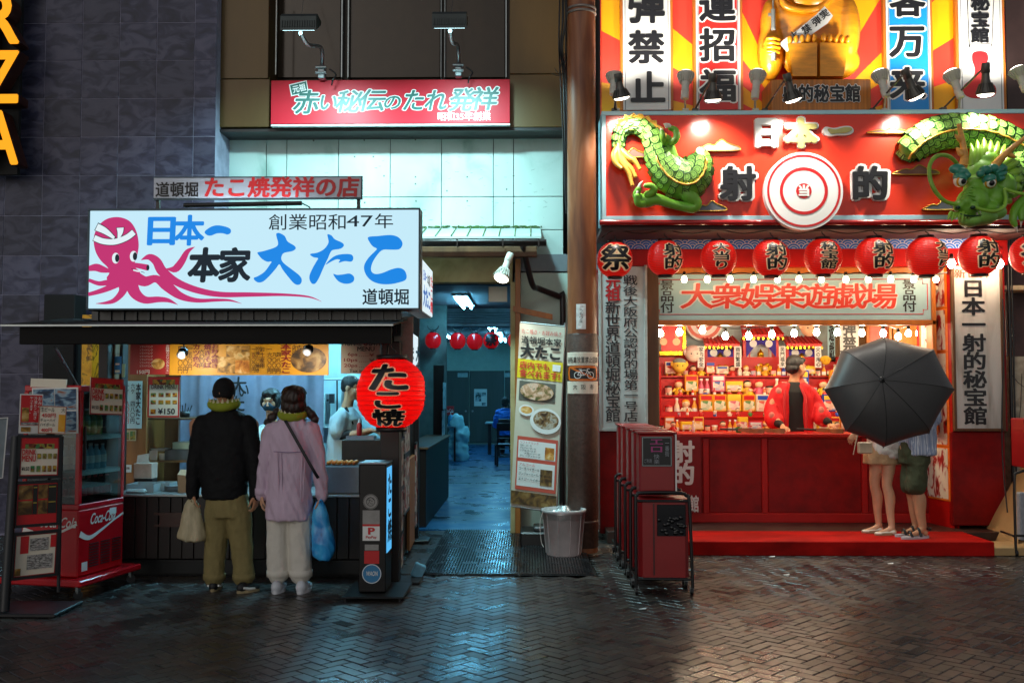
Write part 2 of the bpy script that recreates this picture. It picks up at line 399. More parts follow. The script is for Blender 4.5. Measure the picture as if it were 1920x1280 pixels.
# ---- street
def paver_mat():
 m = bpy.data.materials.new('wet_paver'); m.use_nodes = True
 n = m.node_tree.nodes; l = m.node_tree.links; b = n['Principled BSDF']
 oi = n.new('ShaderNodeObjectInfo'); at_ = n.new('ShaderNodeAttribute'); at_.attribute_name = 'tone'
 ad = n.new('ShaderNodeMath'); ad.operation = 'ADD'; l.new(oi.outputs['Random'], ad.inputs[0]); l.new(at_.outputs['Fac'], ad.inputs[1])
 fr = n.new('ShaderNodeMath'); fr.operation = 'FRACT'; l.new(ad.outputs[0], fr.inputs[0])
 r = n.new('ShaderNodeValToRGB'); e = r.color_ramp.elements
 for p_, c in ((.25, '#393837'), (.5, '#44423f'), (.8, '#463a33')): x = e.new(p_); x.color = C(c)
 e[0].position = 0; e[0].color = C('#302f2d'); e[-1].position = 1; e[-1].color = C('#504c44'); l.new(fr.outputs[0], r.inputs[0])
 geo = n.new('ShaderNodeNewGeometry'); nz = n.new('ShaderNodeTexNoise'); nz.inputs['Scale'].default_value = 55; nz.inputs['Detail'].default_value = 6; l.new(geo.outputs['Position'], nz.inputs['Vector'])
 mx = n.new('ShaderNodeMixRGB'); mx.blend_type = 'MULTIPLY'; mx.inputs[0].default_value = .55; l.new(r.outputs[0], mx.inputs[1]); l.new(nz.outputs['Fac'], mx.inputs[2]); l.new(mx.outputs[0], b.inputs['Base Color'])
 n2 = n.new('ShaderNodeTexNoise'); n2.inputs['Scale'].default_value = 1.3; n2.inputs['Detail'].default_value = 5; l.new(geo.outputs['Position'], n2.inputs['Vector'])
 a2 = n.new('ShaderNodeMath'); a2.operation = 'MULTIPLY_ADD'; a2.inputs[1].default_value = .22; l.new(fr.outputs[0], a2.inputs[0]); l.new(n2.outputs['Fac'], a2.inputs[2])
 mr = n.new('ShaderNodeMapRange'); mr.inputs['From Min'].default_value = .42; mr.inputs['From Max'].default_value = .78; mr.inputs['To Min'].default_value = .20; mr.inputs['To Max'].default_value = .44
 l.new(a2.outputs[0], mr.inputs[0]); l.new(mr.outputs[0], b.inputs['Roughness'])
 bp = n.new('ShaderNodeBump'); bp.inputs['Strength'].default_value = .32; bp.inputs['Distance'].default_value = .004; l.new(nz.outputs['Fac'], bp.inputs['Height']); l.new(bp.outputs[0], b.inputs['Normal'])
 b.inputs['Specular IOR Level'].default_value = .6
 return m
M_paver = paver_mat()
M_wetground = pm('wet_concrete', '#2a2724', .3, var=.35, scale=2.5, bump=.2, rvar=.12)
pave = MB(); pave.box(-14, -6, -.5, 14, 40, -.022)
pave = struct('pavement', pave, M_wetground)
bm_ = MB().box(-.0825, -.0400, -.05, .0825, .0400, 0, 0, .004)
brick_me = bm_.mesh('brick', M_paver)
cells = []; a45 = R(46.5); ca, sa = math.cos(a45), math.sin(a45)
for i in range(-160, 160):
 for j in range(-160, 160):
  k = (i - j) % 4
  if k == 0: u, v, t = i + 1, j + .5, 0
  elif k == 3: u, v, t = i + .5, j + 1, 1
  else: continue
  x, y = (u * ca - v * sa) * .085, (u * sa + v * ca) * .085 + 6
  if 1.5 < y < 11.6 and abs(x) < 8.5 and not (y > 8.85 and -1.45 < x < .62): cells.append((x, y, t))
def inframe(x, y): return y > 5.5 and abs((x / y) * F + 35) < 985
cells.sort(key=lambda c: (not inframe(c[0], c[1]), c[1]))
bv = []; bf = []; tone = []
rp = random.Random(3)
for q, (x, y, t) in enumerate(cells):
 M = Matrix.Translation((x, y, rp.uniform(-.0022, .0012))) @ Matrix.Rotation(a45 + t * math.pi / 2 + rp.gauss(0, .012), 4, 'Z') @ Matrix.Rotation(rp.gauss(0, .007), 4, 'X') @ Matrix.Rotation(rp.gauss(0, .005), 4, 'Y')
 if q < 300:
  o = link('brick', brick_me, pave); o.matrix_local = M
 else:
  k = len(bv); bv += [tuple(M @ Vector(p)) for p in bm_.v]; bf += [tuple(i + k for i in f) for f in bm_.f]; tone += [rp.random()] * len(bm_.v)
me = bpy.data.meshes.new('brick_field'); me.from_pydata(bv, [], bf); me.materials.append(M_paver)
me.attributes.new('tone', 'FLOAT', 'POINT').data.foreach_set('value', tone); me.update()
tag(link('brick_field', me, pave), kind='stuff')
# rough concrete strip in front of the passage
mb = MB()
for k in range(2): mb.box(-1.42 + k * .9, 8.86 + k * .002, -.04, -1.42 + k * .9 + .88, 11.7, -.006 - k * .003, 0, .004)
tag(struct('passage_path', mb, M_wetground))
# ---- slate-tiled building at the side
YW = 11.2
b = thing('tiled_building', 'tall building faced with dark slate tiles in a square grid', 'building', (-6, YW, 0))
x1 = P(405, 200, YW).x
part('wall', MB().box(-14, YW - .001, 0, x1 - .002, YW + 3, 9.5), M_grout, b)
vx = [P(82 + 70 * k, 240, YW).x for k in range(-6, 6)] + [x1]
vx[-2] = P(363, 240, YW).x; vx = [v for i, v in enumerate(vx) if i != len(vx) - 3 or v < P(350, 240, YW).x]
vz = [P(240, y, YW).z for y in (-100, -28, 43.5, 114, 185, 257, 329, 404, 479, 552, 625, 701, 776, 851, 926, 1000)]
rt = random.Random(5)
for i in range(len(vx) - 1):
 for j in range(len(vz) - 1):
  z1, z0 = vz[j], vz[j + 1]
  t = MB().box(vx[i] + .003, YW + rt.uniform(-.002, .002) - .006, max(0, z0 + .003), vx[i + 1] - .003, YW + .03, z1 - .003, 0, .002)
  cx, cz = (vx[i] + vx[i + 1]) / 2, (z0 + z1) / 2
  t.xf(Matrix.Translation((-cx, -YW, -cz)))
  o = link('tile', t.mesh('tile', M_slate), b); o.location = (cx + 6, 0, cz)
# black recess column beside the stall
mb = MB().box(P(98, 600, 11.1).x, 10.9, 0, P(155, 600, 11.1).x, 11.185, P(125, 552, 10.9).z, 0, .006)
solo('duct_column', mb, M_blackmatt, 'black boxed duct standing against the slate tiles beside the stall', 'duct')
mb = MB().box(P(154, 600, 10.7).x, 10.7, 0, P(174, 600, 10.7).x, 10.88, P(160, 590, 10.7).z, 0, .004)
solo('patterned_post', mb, ramp_mat('gold_print', [(.35, '#c07a10'), (.5, '#e09a1c'), (.56, '#4a2c08'), (.62, '#d99018')], 6, rough=.5), 'narrow gold and brown printed post between the black duct and the stall', 'post')
# ---- building over the passage
b = thing('passage_building', 'building with bronze upper panels and a white panelled wall over the passage', 'building', (-1, 11.75, 0))
YP = 11.35; YB = 11.75
def pan(nm, a, t, c, d, Y, Y1, m, ch=.006, g=.003):
 x0, z0, x1, z1 = RC(a, t, c, d, Y); return part(nm, MB().box(x0 + g, Y, z0 + g, x1 - g, Y1, z1 - g, 0, ch), m, b)
for a, c, j in ((405, 506, 148), (955, 1062, 139)):
 pan('panel', a, -320, c, j, YP, YP + .5, M_tan); pan('panel', a, j, c, 239, YP, YP + .5, M_tan)
x0, z0, x1, z1 = RC(506, -320, 955, 240, YB)
part('wall', MB().box(x0 - .4, YB + .02, z0, x1 + .4, YB + .4, z1), M_tandark, b)
for a, c in ((522, 640), (657, 826), (836, 947)): pan('window', a, -300, c, 146, YB - .03, YB + .02, pm('bronze_glass', '#33281a', .12, metal=.3, var=.1), .004)
for a, c in ((512, 516), (640, 644), (652, 656), (826, 829), (833, 836), (947, 951)): pan('mullion', a, -300, c, 146, YB - .10, YB + .02, M_alu, .004)
# soffit and white wall below
x0, z0, x1, z1 = RC(404, 236, 1063, 241, YP)
part('soffit', MB().box(x0, YP + .004, z0 - .03, x1, YB + .3, z0 + .002, 0), M_black, b)
vx = [415, 500, 538, 635, 732, 828, 925, 963, 1056]
vx = [P(v, 300, YB).x for v in vx]; zr = [P(700, y, YB).z for y in (243, 370, 432, 540, 700, 860)]; zr.append(0)
part('wall', MB().box(vx[0], YB + .01, 2.9, vx[-1], YB + .28, zr[0]), M_joint, b)
for i in range(8):
 for j in range(6):
  if j >= 2 and 3 <= i < 7: continue
  if j >= 3 and i < 7: continue
  part('panel', MB().box(vx[i] + .004, YB - .012, zr[j + 1] + .004, vx[i + 1] - .004, YB + .02, zr[j] - .004, 0, .003), M_white_tile, b)
part('wall', MB().box(vx[7], YB + .01, 0, vx[8] + .5, YB + .3, 2.9), M_joint, b)
# anchor holes and scuffs of the wall
mb = MB(); rh = random.Random(2)
for px, py in ((588, 264), (683, 263), (779, 262), (875, 258), (963, 258), (700, 294), (779, 332), (779, 345), (838, 358), (876, 332), (876, 377), (950, 355), (684, 380), (963, 330), (963, 381), (780, 377), (720, 330), (665, 294)):
 p = P(px, py, YB - .012); mb.cyl((p.x, YB - .0155, p.z), (p.x, YB - .01, p.z), .011, n=8)
part('anchor_hole', mb, pm('dark_rust', '#5b5f58', .7), b)
mb = MB()
for k in range(70):
 p = P(rh.uniform(560, 1040), rh.uniform(285, 415), YB - .0145); L = rh.uniform(.005, .05); t = rh.gauss(0, .25)
 mb.quad((p.x, p.y, p.z), (p.x + L, p.y, p.z + t * L), (p.x + L, p.y, p.z + t * L + .002 + rh.random() * .002), (p.x, p.y, p.z + .003))
part('scuff_marking', mb, pm('scuff', '#4d5a55', .8), b)
mb = MB()
for k in range(60):
 p = P(rh.uniform(470, 960), rh.gauss(240, 1.5), YB - .02); mb.sph(p, (rh.uniform(.005, .03), .01, rh.uniform(.004, .010)), 6, 4)
for k in range(120):
 p = P(rh.uniform(790, 1015), 424 + abs(rh.gauss(0, 2)), YB - .02); mb.sph(p, (rh.uniform(.008, .04), .012, rh.uniform(.004, .014)), 6, 4)
tag(part('moss', mb, pm('moss_green', '#3e5c2c', .95, var=.4), b), kind='stuff')
# eave over the passage: sheet, gutter, beam, plaster lintel
ye = 11.0
x0, z0, x1, z1 = RC(740, 425, 1008, 447, ye)
part('roof', MB().loft([[Vector((x, ye, z0)), Vector((x, ye, z0 + .025)), Vector((x, YB - .015, z1 + .10)), Vector((x, YB - .015, z1 + .06))] for x in (x0, x1 + .04)], sm=False), M_white_tile, b)
for i in range(9): part('roof_seam', MB().tube([(x0 + .1 + i * (x1 - x0) / 9, ye - .004, z0 + .03), (x0 + .1 + i * (x1 - x0) / 9, YB - .02, z1 + .108)], .008, 6), M_moss, b)
x0, z0, x1, z1 = RC(740, 447, 1024, 462, ye - .08)
mb = MB();
mb.loft([[Vector((x, ye - .12 + .06 * math.cos(t) , z0 + .06 + .065 * math.sin(t))) for t in [math.pi * (1 + k / 8) for k in range(9)]] + [Vector((x, ye - .12 + .052 * math.cos(t), z0 + .06 + .055 * math.sin(t))) for t in [math.pi * (2 - k / 8) for k in range(9)]] for x in (x0, x1)], sm=True)
for px in (858, 943, 1010): q = P(px, 455, ye - .12).x; mb.box(q - .008, ye - .185, z0 - .01, q + .008, ye - .05, z0 + .07)
part('gutter', mb, pm('gutter_brown', '#1d1512', .35), b)
x0, z0, x1, z1 = RC(740, 462, 1012, 486, ye)
part('beam', MB().box(x0, ye, z0 + .03, x1 - .03, ye + .12, z1, 0, .006), M_wood, b)
x0, z0, x1, z1 = RC(740, 468, 961, 529, 11.4)
part('lintel', MB().box(x0, 11.4, z0, x1, 11.62, z1 + .12, 0, .004), M_beige, b)
x0, z0, x1, z1 = RC(957, 529, 966, 988, 11.4)
part('door_frame', MB().box(x0, 11.38, 0, x1, 11.6, z1, 0, .004), M_beige, b)
x0, z0, x1, z1 = RC(966, 486, 976, 988, 11.4)
part('door_post', MB().box(x0 + .001, 11.36, 0, x1, 11.6, z1, 0, .004), M_orangewood, b)
# ---- interior of the passage
M_floor_in = pm('wet_vinyl_floor', '#0e4c78', .34, var=.3, scale=2.2, bump=.06, rvar=.16)
XL, XR, YE, ZC = P(790, 990, 11.6).x, 1.1, 29.6, 3.02
struct('passage_floor', MB().box(XL - 3.2, 11.705, -.3, XR, YE, .002), M_floor_in)
M_lime = pm('pale_green_wall', '#a9bdb0', .6, var=.08)
part('interior_wall', MB().box(XL - 4, YE, 0, XR + .2, YE + .2, ZC), M_lime, b)
part('interior_wall', MB().box(XR, 12.05, 0, XR + .2, YE, ZC), M_lime, b)
part('interior_wall', MB().box(P(967, 700, 11.6).x, 11.63, 0, XR, 11.74, 3), M_lime, b)
part('interior_wall', MB().box(XL - 3.2, 16.5, 0, XL - 3.0, YE, ZC), M_lime, b)
part('ceiling', MB().box(XL - 4, 11.62, ZC, XR + .2, YE, ZC + .2), pm('grey_ceiling', '#6d7478', .7, var=.1), b)
# dark wood partition doors on the far wall
zt = P(880, 695, YE).z
xs = [P(q, 760, YE).x for q in (800, 836, 880, 946, 990)]
for i in range(4):
 d = part('door', MB().box(xs[i] + .012, YE - .05, .05, xs[i + 1] - .012, YE - .004, zt, 0, .008), pm('grey_wood_door', '#3f4340', .5, var=.2, scale=7, stretch=(1, 1, .1)), b)
 if i in (1, 2): part('handle', MB().cyl((xs[i + 1] - .1 if i == 1 else xs[i] + .1, YE - .1, .98), (xs[i + 1] - .1 if i == 1 else xs[i] + .1, YE - .05, .98), .03, n=10), M_alu, d)
for a, c in ((858, 877), (945, 962)):
 x0, z0, x1, z1 = RC(a, 699, c, 707, YE - .06); part('notice', MB().box(x0, YE - .062, z0, x1, YE - .052, z1), pm('pale_notice', '#9fb5b4', .5, var=.3, scale=30), b)
# dropped bulkhead with louvres
x0, z0, x1, z1 = RC(780, 580, 990, 611, 17)
part('bulkhead', MB().box(XL - .2, 17.02, z0, XR, 17.5, ZC), pm('bulkhead_grey', '#7c8588', .6), b)
for k in range(5):
 zz = P(880, 586.5 + 4.4 * k, 17).z; part('louvre', MB().box(P(818, 590, 17).x, 16.95, zz - .011, P(964, 590, 17).x, 17.02, zz + .009, 0, .004), pm('louvre_grey', '#5b666b', .5), b)
# gutter outlet pipe
mb = MB(); pts = [P(980, 458, 11.0), P(984, 476, 11.05), P(998, 532, 11.3), P(1010, 541, 11.45), P(1048, 556, 11.6), P(1055, 566, 11.62), P(1054, 760, 11.62), P(1054, 980, 11.62)]
mb.tube(spline([tuple(p) for p in pts], 5, False), .035, 10)
solo('drainpipe', mb, pm('pipe_brown', '#1c1715', .35), 'dark drainpipe bending from the gutter end down the white wall', 'drainpipe')
x0, z0, x1, z1 = RC(722, 614, 1000, 630, 11.3)
p, q = P(962, 578, 11.33), P(1036, 594, 11.33)
mb = MB().add([(p.x, 11.33, p.z - .035), (q.x, 11.33, q.z - .035), (q.x, 11.33, q.z + .03), (p.x, 11.33, p.z + .03), (p.x, 11.36, p.z - .035), (q.x, 11.36, q.z - .035), (q.x, 11.36, q.z + .03), (p.x, 11.36, p.z + .03)], [(0, 1, 2, 3), (7, 6, 5, 4), (0, 4, 5, 1), (1, 5, 6, 2), (2, 6, 7, 3), (3, 7, 4, 0)])
solo('wood_batten', mb, M_orangewood, 'short slanting wooden batten tied to the door post above the menu banner', 'batten')
part('interior_wall', MB().box(XL - 3.2, 16.4, 0, XL - .12, 16.5, ZC), pm('grey_green_wall', '#56655f', .6), b)
# black wall added to keep the slit behind the pole dark
ga = MB().box(P(1050, 500, 12.3).x, 12.3, -.1, P(1150, 500, 12.3).x, 12.5, 9); solo('added_dark_wall', ga, pm('added_wall_black', '#141416', .7), 'dark wall added to keep the slit behind the utility pole dark', 'wall')
# ================================================================== the octopus-ball stall: signs
def Zm(ox, oy, sc, Y):
 """a point read off an enlarged detail of the photo"""
 def f(zx, zy): p = P(ox + zx / sc, oy + zy / sc, Y); return (p.x, p.z)
 return f
def txt(s, a, t, c, d, Y, mb, mi=0, **k):
 x0, z0, x1, z1 = RC(a, t, c, d, Y); put(mb, s, x0, z0, x1, z1, Y, mi, **k)
def vtxt(s, a, t, c, d, Y, mb, mi=0, **k):
 x0, z0, x1, z1 = RC(a, t, c, d, Y); vput(mb, s, x0, z0, x1, z1, Y, mi, **k)
def ribbon(mb, pts, wd, y, mi=0, n=5):
 c = spline([(a, b, q) for (a, b), q in zip(pts, wd)], n, False); L = []; Rr = []
 for k in range(len(c)):
  a, b = c[max(0, k - 1)], c[min(len(c) - 1, k + 1)]; dx, dz = b[0] - a[0], b[1] - a[1]; q = math.hypot(dx, dz) or 1
  h = max(c[k][2], 0) / 2; L.append((c[k][0] - dz / q * h, y, c[k][1] + dx / q * h)); Rr.append((c[k][0] + dz / q * h, y, c[k][1] - dx / q * h))
 m = len(L); mb.add(L + Rr, [(k, k + 1, m + k + 1, m + k) for k in range(m - 1)], mi)
M_lightbox = em('lightbox_face', '#c4eaf9', 1.0)
M_lb_blue = em('backlit_blue', '#0a8cf0', .9); M_lb_pink = em('backlit_pink', '#cf2f78', .85); M_lb_ink = em('backlit_ink', '#0a2536', .6)
M_lb_white = em('backlit_white', '#e4f6fc', .95)
M_ink = pm('black_ink', '#0b0b0d', .5, var=0); M_redink = pm('red_ink', '#c4161c', .45, var=0); M_whiteink = pm('white_ink', '#e8e6e0', .5, var=0)
M_steel = pm('steel', '#8d9496', .3, metal=.85, var=.12, scale=12)
M_frame = pm('sign_frame', '#39464e', .35, metal=.6)
YS = 8.2
x0, z0, x1, z1 = RC(164, 391, 788, 581, YS)
sg = thing('lightbox_sign', 'big white lightbox sign with pink octopus and blue brush lettering over the stall', 'sign', ((x0 + x1) / 2, YS, z0))
part('body', MB().box(x0, YS + .02, z0, x1, YS + .17, z1, 0, .006), pm('sign_body', '#5d5148', .5, metal=.3), sg)
part('panel', MB().box(x0 + .016, YS, z0 + .016, x1 - .016, YS + .018, z1 - .016), M_lightbox, sg)
mb = MB()
for a in ((x0, z0, x1, z0 + .014), (x0, z1 - .014, x1, z1), (x0, z0 + .0145, x0 + .014, z1 - .0145), (x1 - .014, z0 + .0145, x1, z1 - .0145)): mb.box(a[0], YS - .014, a[1], a[2], YS + .019, a[3], 0, .003)
part('frame', mb, M_frame, sg)
yt = YS - .004
f6 = Zm(440, 320, 3.2, yt)
def sp(*L):
 mb = MB()
 for pts in L: patch(mb, spline([f6(*p) for p in pts], 4), yt)
 part('character', mb, M_lb_blue, sg)
sp([(250, 378), (268, 374), (300, 392), (318, 425), (358, 450), (366, 468), (345, 483), (300, 492), (285, 505), (280, 530), (295, 555), (340, 590), (385, 625), (402, 650), (398, 675), (380, 685), (355, 675), (320, 635), (287, 592), (268, 562), (245, 590), (205, 635), (170, 665), (140, 670), (118, 655), (116, 642), (140, 632), (180, 605), (213, 560), (220, 545), (195, 546), (165, 530), (142, 504), (138, 490), (170, 483), (230, 465), (256, 450), (260, 430), (252, 400)])
sp([(557, 382), (580, 388), (602, 412), (645, 432), (655, 450), (635, 468), (590, 476), (575, 490), (560, 525), (543, 560), (525, 600), (505, 645), (485, 675), (465, 678), (450, 655), (450, 625), (470, 580), (490, 545), (500, 525), (475, 520), (454, 506), (458, 498), (495, 492), (530, 475), (550, 455), (563, 430), (560, 405)],
 [(545, 564), (575, 530), (610, 508), (655, 500), (700, 503), (712, 525), (700, 545), (660, 543), (624, 552), (632, 535), (610, 532), (580, 545)],
 [(592, 619), (615, 625), (650, 622), (690, 617), (715, 635), (715, 660), (695, 675), (660, 678), (625, 665), (602, 640)])
sp([(801, 399), (860, 392), (935, 386), (980, 398), (1004, 425), (1005, 450), (985, 472), (935, 474), (890, 475), (860, 500), (830, 545), (818, 585), (825, 610), (850, 620), (890, 612), (940, 592), (985, 583), (1018, 597), (1032, 630), (1025, 655), (995, 668), (940, 680), (880, 680), (830, 665), (795, 635), (777, 595), (780, 560), (805, 520), (845, 480), (852, 467), (830, 455), (810, 430)])
f5 = Zm(0, 320, 3.2, yt)
for s_, q in (('日', (278, 407, 326, 459)), ('本', (328, 407, 381, 459))): mb = MB(); txt(s_, *q, yt, mb, off=.035, shear=.03); part('character', mb, M_lb_blue, sg)
mb = MB(); patch(mb, spline([f5(*p) for p in [(1228, 366), (1260, 340), (1300, 328), (1350, 335), (1382, 350), (1384, 372), (1365, 383), (1335, 376), (1300, 377), (1265, 390), (1240, 385)]], 4), yt)
part('lettering', mb, M_lb_blue, sg)
for s_, a, t, c, d, of, sh_ in (('本', 353, 469, 408, 527, .05, .08), ('家', 411, 469, 467, 527, .042, .05), ('創業昭和', 504, 403, 648, 431, .004, 0), ('47', 650, 404, 699, 425, .004, 0), ('年', 703, 402, 737, 428, .004, 0), ('道頓堀', 680, 543, 766, 571, .02, 0)): mb = MB(); txt(s_, a, t, c, d, yt, mb, off=of, shear=sh_); part('lettering', mb, M_lb_ink, sg)
# the octopus
g = lambda L: [f5(*p) for p in L]; sw = (f5(10, 0)[0] - f5(0, 0)[0]) / 10
mb = MB(); yo = yt + .0012
patch(mb, spline(g([(697, 278), (640, 290), (595, 325), (568, 375), (562, 430), (575, 490), (605, 540), (645, 580), (655, 615), (640, 650), (690, 700), (745, 672), (770, 700), (800, 690), (835, 640), (838, 605), (806, 570), (825, 500), (832, 440), (820, 370), (790, 315), (750, 288)]), 4), yo)
for pts, wd in (([(668, 605), (615, 592), (575, 580), (532, 588)], [14, 40, 44, 30]), ([(690, 668), (640, 672), (590, 676), (532, 656)], [40, 34, 26, 20]), ([(715, 672), (650, 704), (590, 726), (530, 742)], [46, 36, 28, 22]),
    ([(742, 670), (735, 725), (690, 775), (640, 792), (575, 797)], [70, 46, 30, 18, 2]), ([(785, 670), (812, 735), (870, 775), (950, 772), (1010, 778), (1068, 804)], [80, 66, 44, 34, 24, 1]),
    ([(815, 640), (870, 664), (935, 648), (1000, 690), (1080, 750), (1180, 778), (1300, 776), (1380, 778), (1450, 797)], [70, 60, 44, 62, 44, 26, 18, 12, 1]),
    ([(846, 536), (895, 518), (940, 545), (975, 605), (1060, 668), (1180, 716), (1320, 742), (1500, 743), (1700, 744), (1850, 756), (1930, 785)], [2, 36, 52, 58, 44, 38, 32, 26, 16, 10, 1]),
    ([(996, 588), (1050, 590), (1090, 545), (1125, 485), (1170, 457)], [2, 42, 42, 28, 1]), ([(795, 565), (840, 572), (888, 582)], [28, 32, 36])):
 yo -= .0003; ribbon(mb, g(pts), [q * sw for q in wd], yo)
part('octopus_print', mb, M_lb_pink, sg)
mb = MB(); yo -= .0004
ribbon(mb, g([(564, 402), (620, 424), (690, 427), (760, 402), (806, 368)]), [42 * sw] * 5, yo, 1); ribbon(mb, g([(578, 335), (630, 362), (690, 408)]), [52 * sw, 44 * sw, 24 * sw], yo - .0002, 1); ribbon(mb, g([(722, 340), (722, 370), (712, 410)]), [50 * sw, 40 * sw, 20 * sw], yo - .0004, 1)
yo -= .0008
ribbon(mb, g([(566, 403), (620, 424), (690, 427), (760, 402), (804, 369)]), [34 * sw] * 5, yo); ribbon(mb, g([(581, 338), (630, 362), (686, 405)]), [43 * sw, 36 * sw, 16 * sw], yo - .0002); ribbon(mb, g([(722, 343), (722, 370), (712, 407)]), [42 * sw, 32 * sw, 12 * sw], yo - .0004)
for ex, ey in ((695, 525), (802, 514)):
 p = f5(ex, ey); disc(mb, p[0], p[1], 22 * sw, yo, 0, 20, rz=32 * sw); p = f5(ex + 9, ey); disc(mb, p[0], p[1], 13 * sw, yo - .0006, 1, 18, rz=24 * sw)
p = f5(888, 582); disc(mb, p[0], p[1], 9 * sw, yo, 1, 14, rz=17 * sw); ribbon(mb, g([(788, 588), (830, 600), (868, 612)]), [3 * sw] * 3, yo, 1); ribbon(mb, g([(800, 596), (830, 603), (850, 603)]), [7 * sw, 9 * sw, 2 * sw], yo - .0003, 0)
part('octopus_face_print', mb, [M_lb_white, M_lb_ink], sg)
# narrow plate above
Y2 = 8.55
x0, z0, x1, z1 = RC(288, 333, 677, 371, Y2)
s2 = thing('name_plate_sign', 'narrow silver sign plate with red and black lettering standing above the lightbox', 'sign', ((x0 + x1) / 2, Y2, z0 - .16))
part('panel', MB().box(x0, Y2, z0, x1, Y2 + .03, z1, 0, .003), pm('silver_plate', '#a9adb8', .42, metal=.25, var=.06), s2)
part('frame', MB().box(x0 - .008, Y2 + .01, z0 - .012, x1 + .008, Y2 + .04, z0 - .001).box(x0 - .008, Y2 + .01, z1 + .001, x1 + .008, Y2 + .04, z1 + .012).box(x1 + .001, Y2 + .01, z0, x1 + .009, Y2 + .04, z1), M_frame, s2)
mb = MB(); txt('道頓堀', 292, 343, 371, 369, Y2 - .004, mb, off=.022); part('lettering', mb, M_ink, s2)
mb = MB(); txt('たこ焼発祥の店', 384, 334, 671, 369, Y2 - .004, mb, off=.035, shear=.05); part('lettering', mb, M_redink, s2)
for q in (x0 + .02, x1 - .03): part('post', MB().box(q - .014, Y2 + .045, z0 - .2, q + .014, Y2 + .075, z1), M_black, s2)
a, b_ = P(345, 385, Y2 - .18), P(566, 381, Y2 - .18)
lm = thing('sign_lamp', 'slim dark tube lamp lying between the two stall signs, shining on the upper one', 'lamp', (a + b_) / 2)
part('housing', MB().tube([a, b_], .02, 8), M_black, lm)
part('tube', MB().tube([a + Vector((.03, .024, .012)), b_ + Vector((-.03, .024, .012))], .009, 6), em('cool_tube', '#d9f4ff', 50), lm)
mb = MB().tube([P(566, 381, Y2 - .18), P(580, 388, Y2 - .1), P(584, 396, Y2)], .006, 5); part('cable', mb, M_black, lm)
# side sign facing the passage
xr = P(790, 480, 8.36).x
x_, za, _, zb = RC(790, 482, 800, 582, 8.38)
s3 = thing('side_lightbox_sign', 'lit white sign on the stall side facing the passage, brush lettering in blue and red', 'sign', (xr, 8.9, za))
part('body', MB().box(xr - .14, 8.385, za, xr - .012, 9.34, zb, 0, .004), pm('sign_body_grey', '#8b8d8c', .5), s3)
part('panel', MB().box(xr - .011, 8.40, za + .012, xr, 9.325, zb - .012), M_lb_white, s3)
def MX(x, ya, yb): return Matrix(((0, 1, 0, x), (1, 0, 0, 0), (0, 0, 1, 0), (0, 0, 0, 1)))   # plane y=const -> plane x=const (reads along +Y)
Ms = Matrix(((0, -1, 0, xr + .0), (1, 0, 0, 0), (0, 0, 1, 0), (0, 0, 0, 1)))
mb = MB(); h = zb - za
put(mb, '大たこ', 8.5, za + .12 * h, 9.05, za + .5 * h, -.004, 0, .05, M=Ms); put(mb, '日本一', 8.5, za + .6 * h, 8.8, za + .8 * h, -.004, 0, .03, M=Ms)
part('lettering', mb, em('backlit_blue2', '#0a62c0', .8), s3)
mb = MB(); vput(mb, 'たこ焼', 9.1, za + .08 * h, 9.28, za + .85 * h, -.004, 0, .04, M=Ms); part('lettering', mb, em('backlit_red', '#d8202a', .8), s3)
mb = MB(); put(mb, '本家', 8.82, za + .58 * h, 9.06, za + .8 * h, -.004, 0, .03, M=Ms); part('lettering', mb, M_lb_ink, s3)
# ================================================================== the stall itself
st = thing('takoyaki_stall', 'dark wooden street food stall with open counter under the octopus sign', 'food stall', (-2.6, 9.2, 0))
YC = 8.75
# canopy: top sheet and deep front board
xa, zc0, xb, zc1 = RC(36, 617, 734, 646, 7.75)
part('awning', MB().box(xa, 7.75, zc0 + .004, xb, 7.79, zc1 + .02, 0, .004).add([(xa - .12, 7.70, zc1 + .022), (xb + .02, 7.70, zc1 + .022), (xb + .02, 8.75, zc1 + .14), (xa - .12, 8.75, zc1 + .14), (xa - .12, 7.70, zc1 + .037), (xb + .02, 7.70, zc1 + .037), (xb + .02, 8.75, zc1 + .155), (xa - .12, 8.75, zc1 + .155)], [(3, 2, 1, 0), (4, 5, 6, 7), (0, 1, 5, 4), (1, 2, 6, 5), (2, 3, 7, 6), (3, 0, 4, 7)]), pm('awning_board', '#0b0908', .65, spec=.2, var=.4, scale=5, stretch=(.3, 1, 3), bump=.1), st)
part('awning_edge', MB().box(xa - .12, 7.688, zc1 + .021, xb + .02, 7.699, zc1 + .034), M_alu, st)
part('bracket', MB().tube([P(104, 652, 8.0), P(147, 726, 8.9)], .012, 6), M_steel, st)
x0, z0, x1, z1 = RC(172, 583, 752, 616, 8.42)
part('transom', MB().box(x0, 8.42, z0 - .06, x1, 8.5, z1 + .02), pm('transom_dark', '#090b0e', .35, var=.3), st)
for k in range(24):
 q = x0 + .05 + k * (x1 - x0 - .1) / 23; part('slat', MB().box(q - .012, 8.400, z0 - .05, q + .012, 8.419, z1 + .01), pm('transom_slat', '#1b2228', .35), st)
# posts
def post(a, b, Y, ztop, m=M_darkwood, nm='post', t=.13):
 u = P(a, 900, Y).x; v = P(b, 900, Y).x; return part(nm, MB().box(u, Y, 0, v, Y + t, ztop, 0, .006), m, st)
ztop = P(500, 583, 8.4).z
post(712, 748, 8.42, P(730, 640, 8.42).z, t=.17); post(180, 198, 8.9, ztop); post(200, 212, 9.0, ztop, M_wood); post(214, 226, 9.1, ztop, M_darkwood)
x0, z0, x1, z1 = RC(724, 614, 772, 662, 8.52)
part('end_board', MB().box(x0, 8.60, z0 - .25, x1, 8.63, z1 + .1, 0, .004), pm('grey_board', '#8d8378', .6), st)
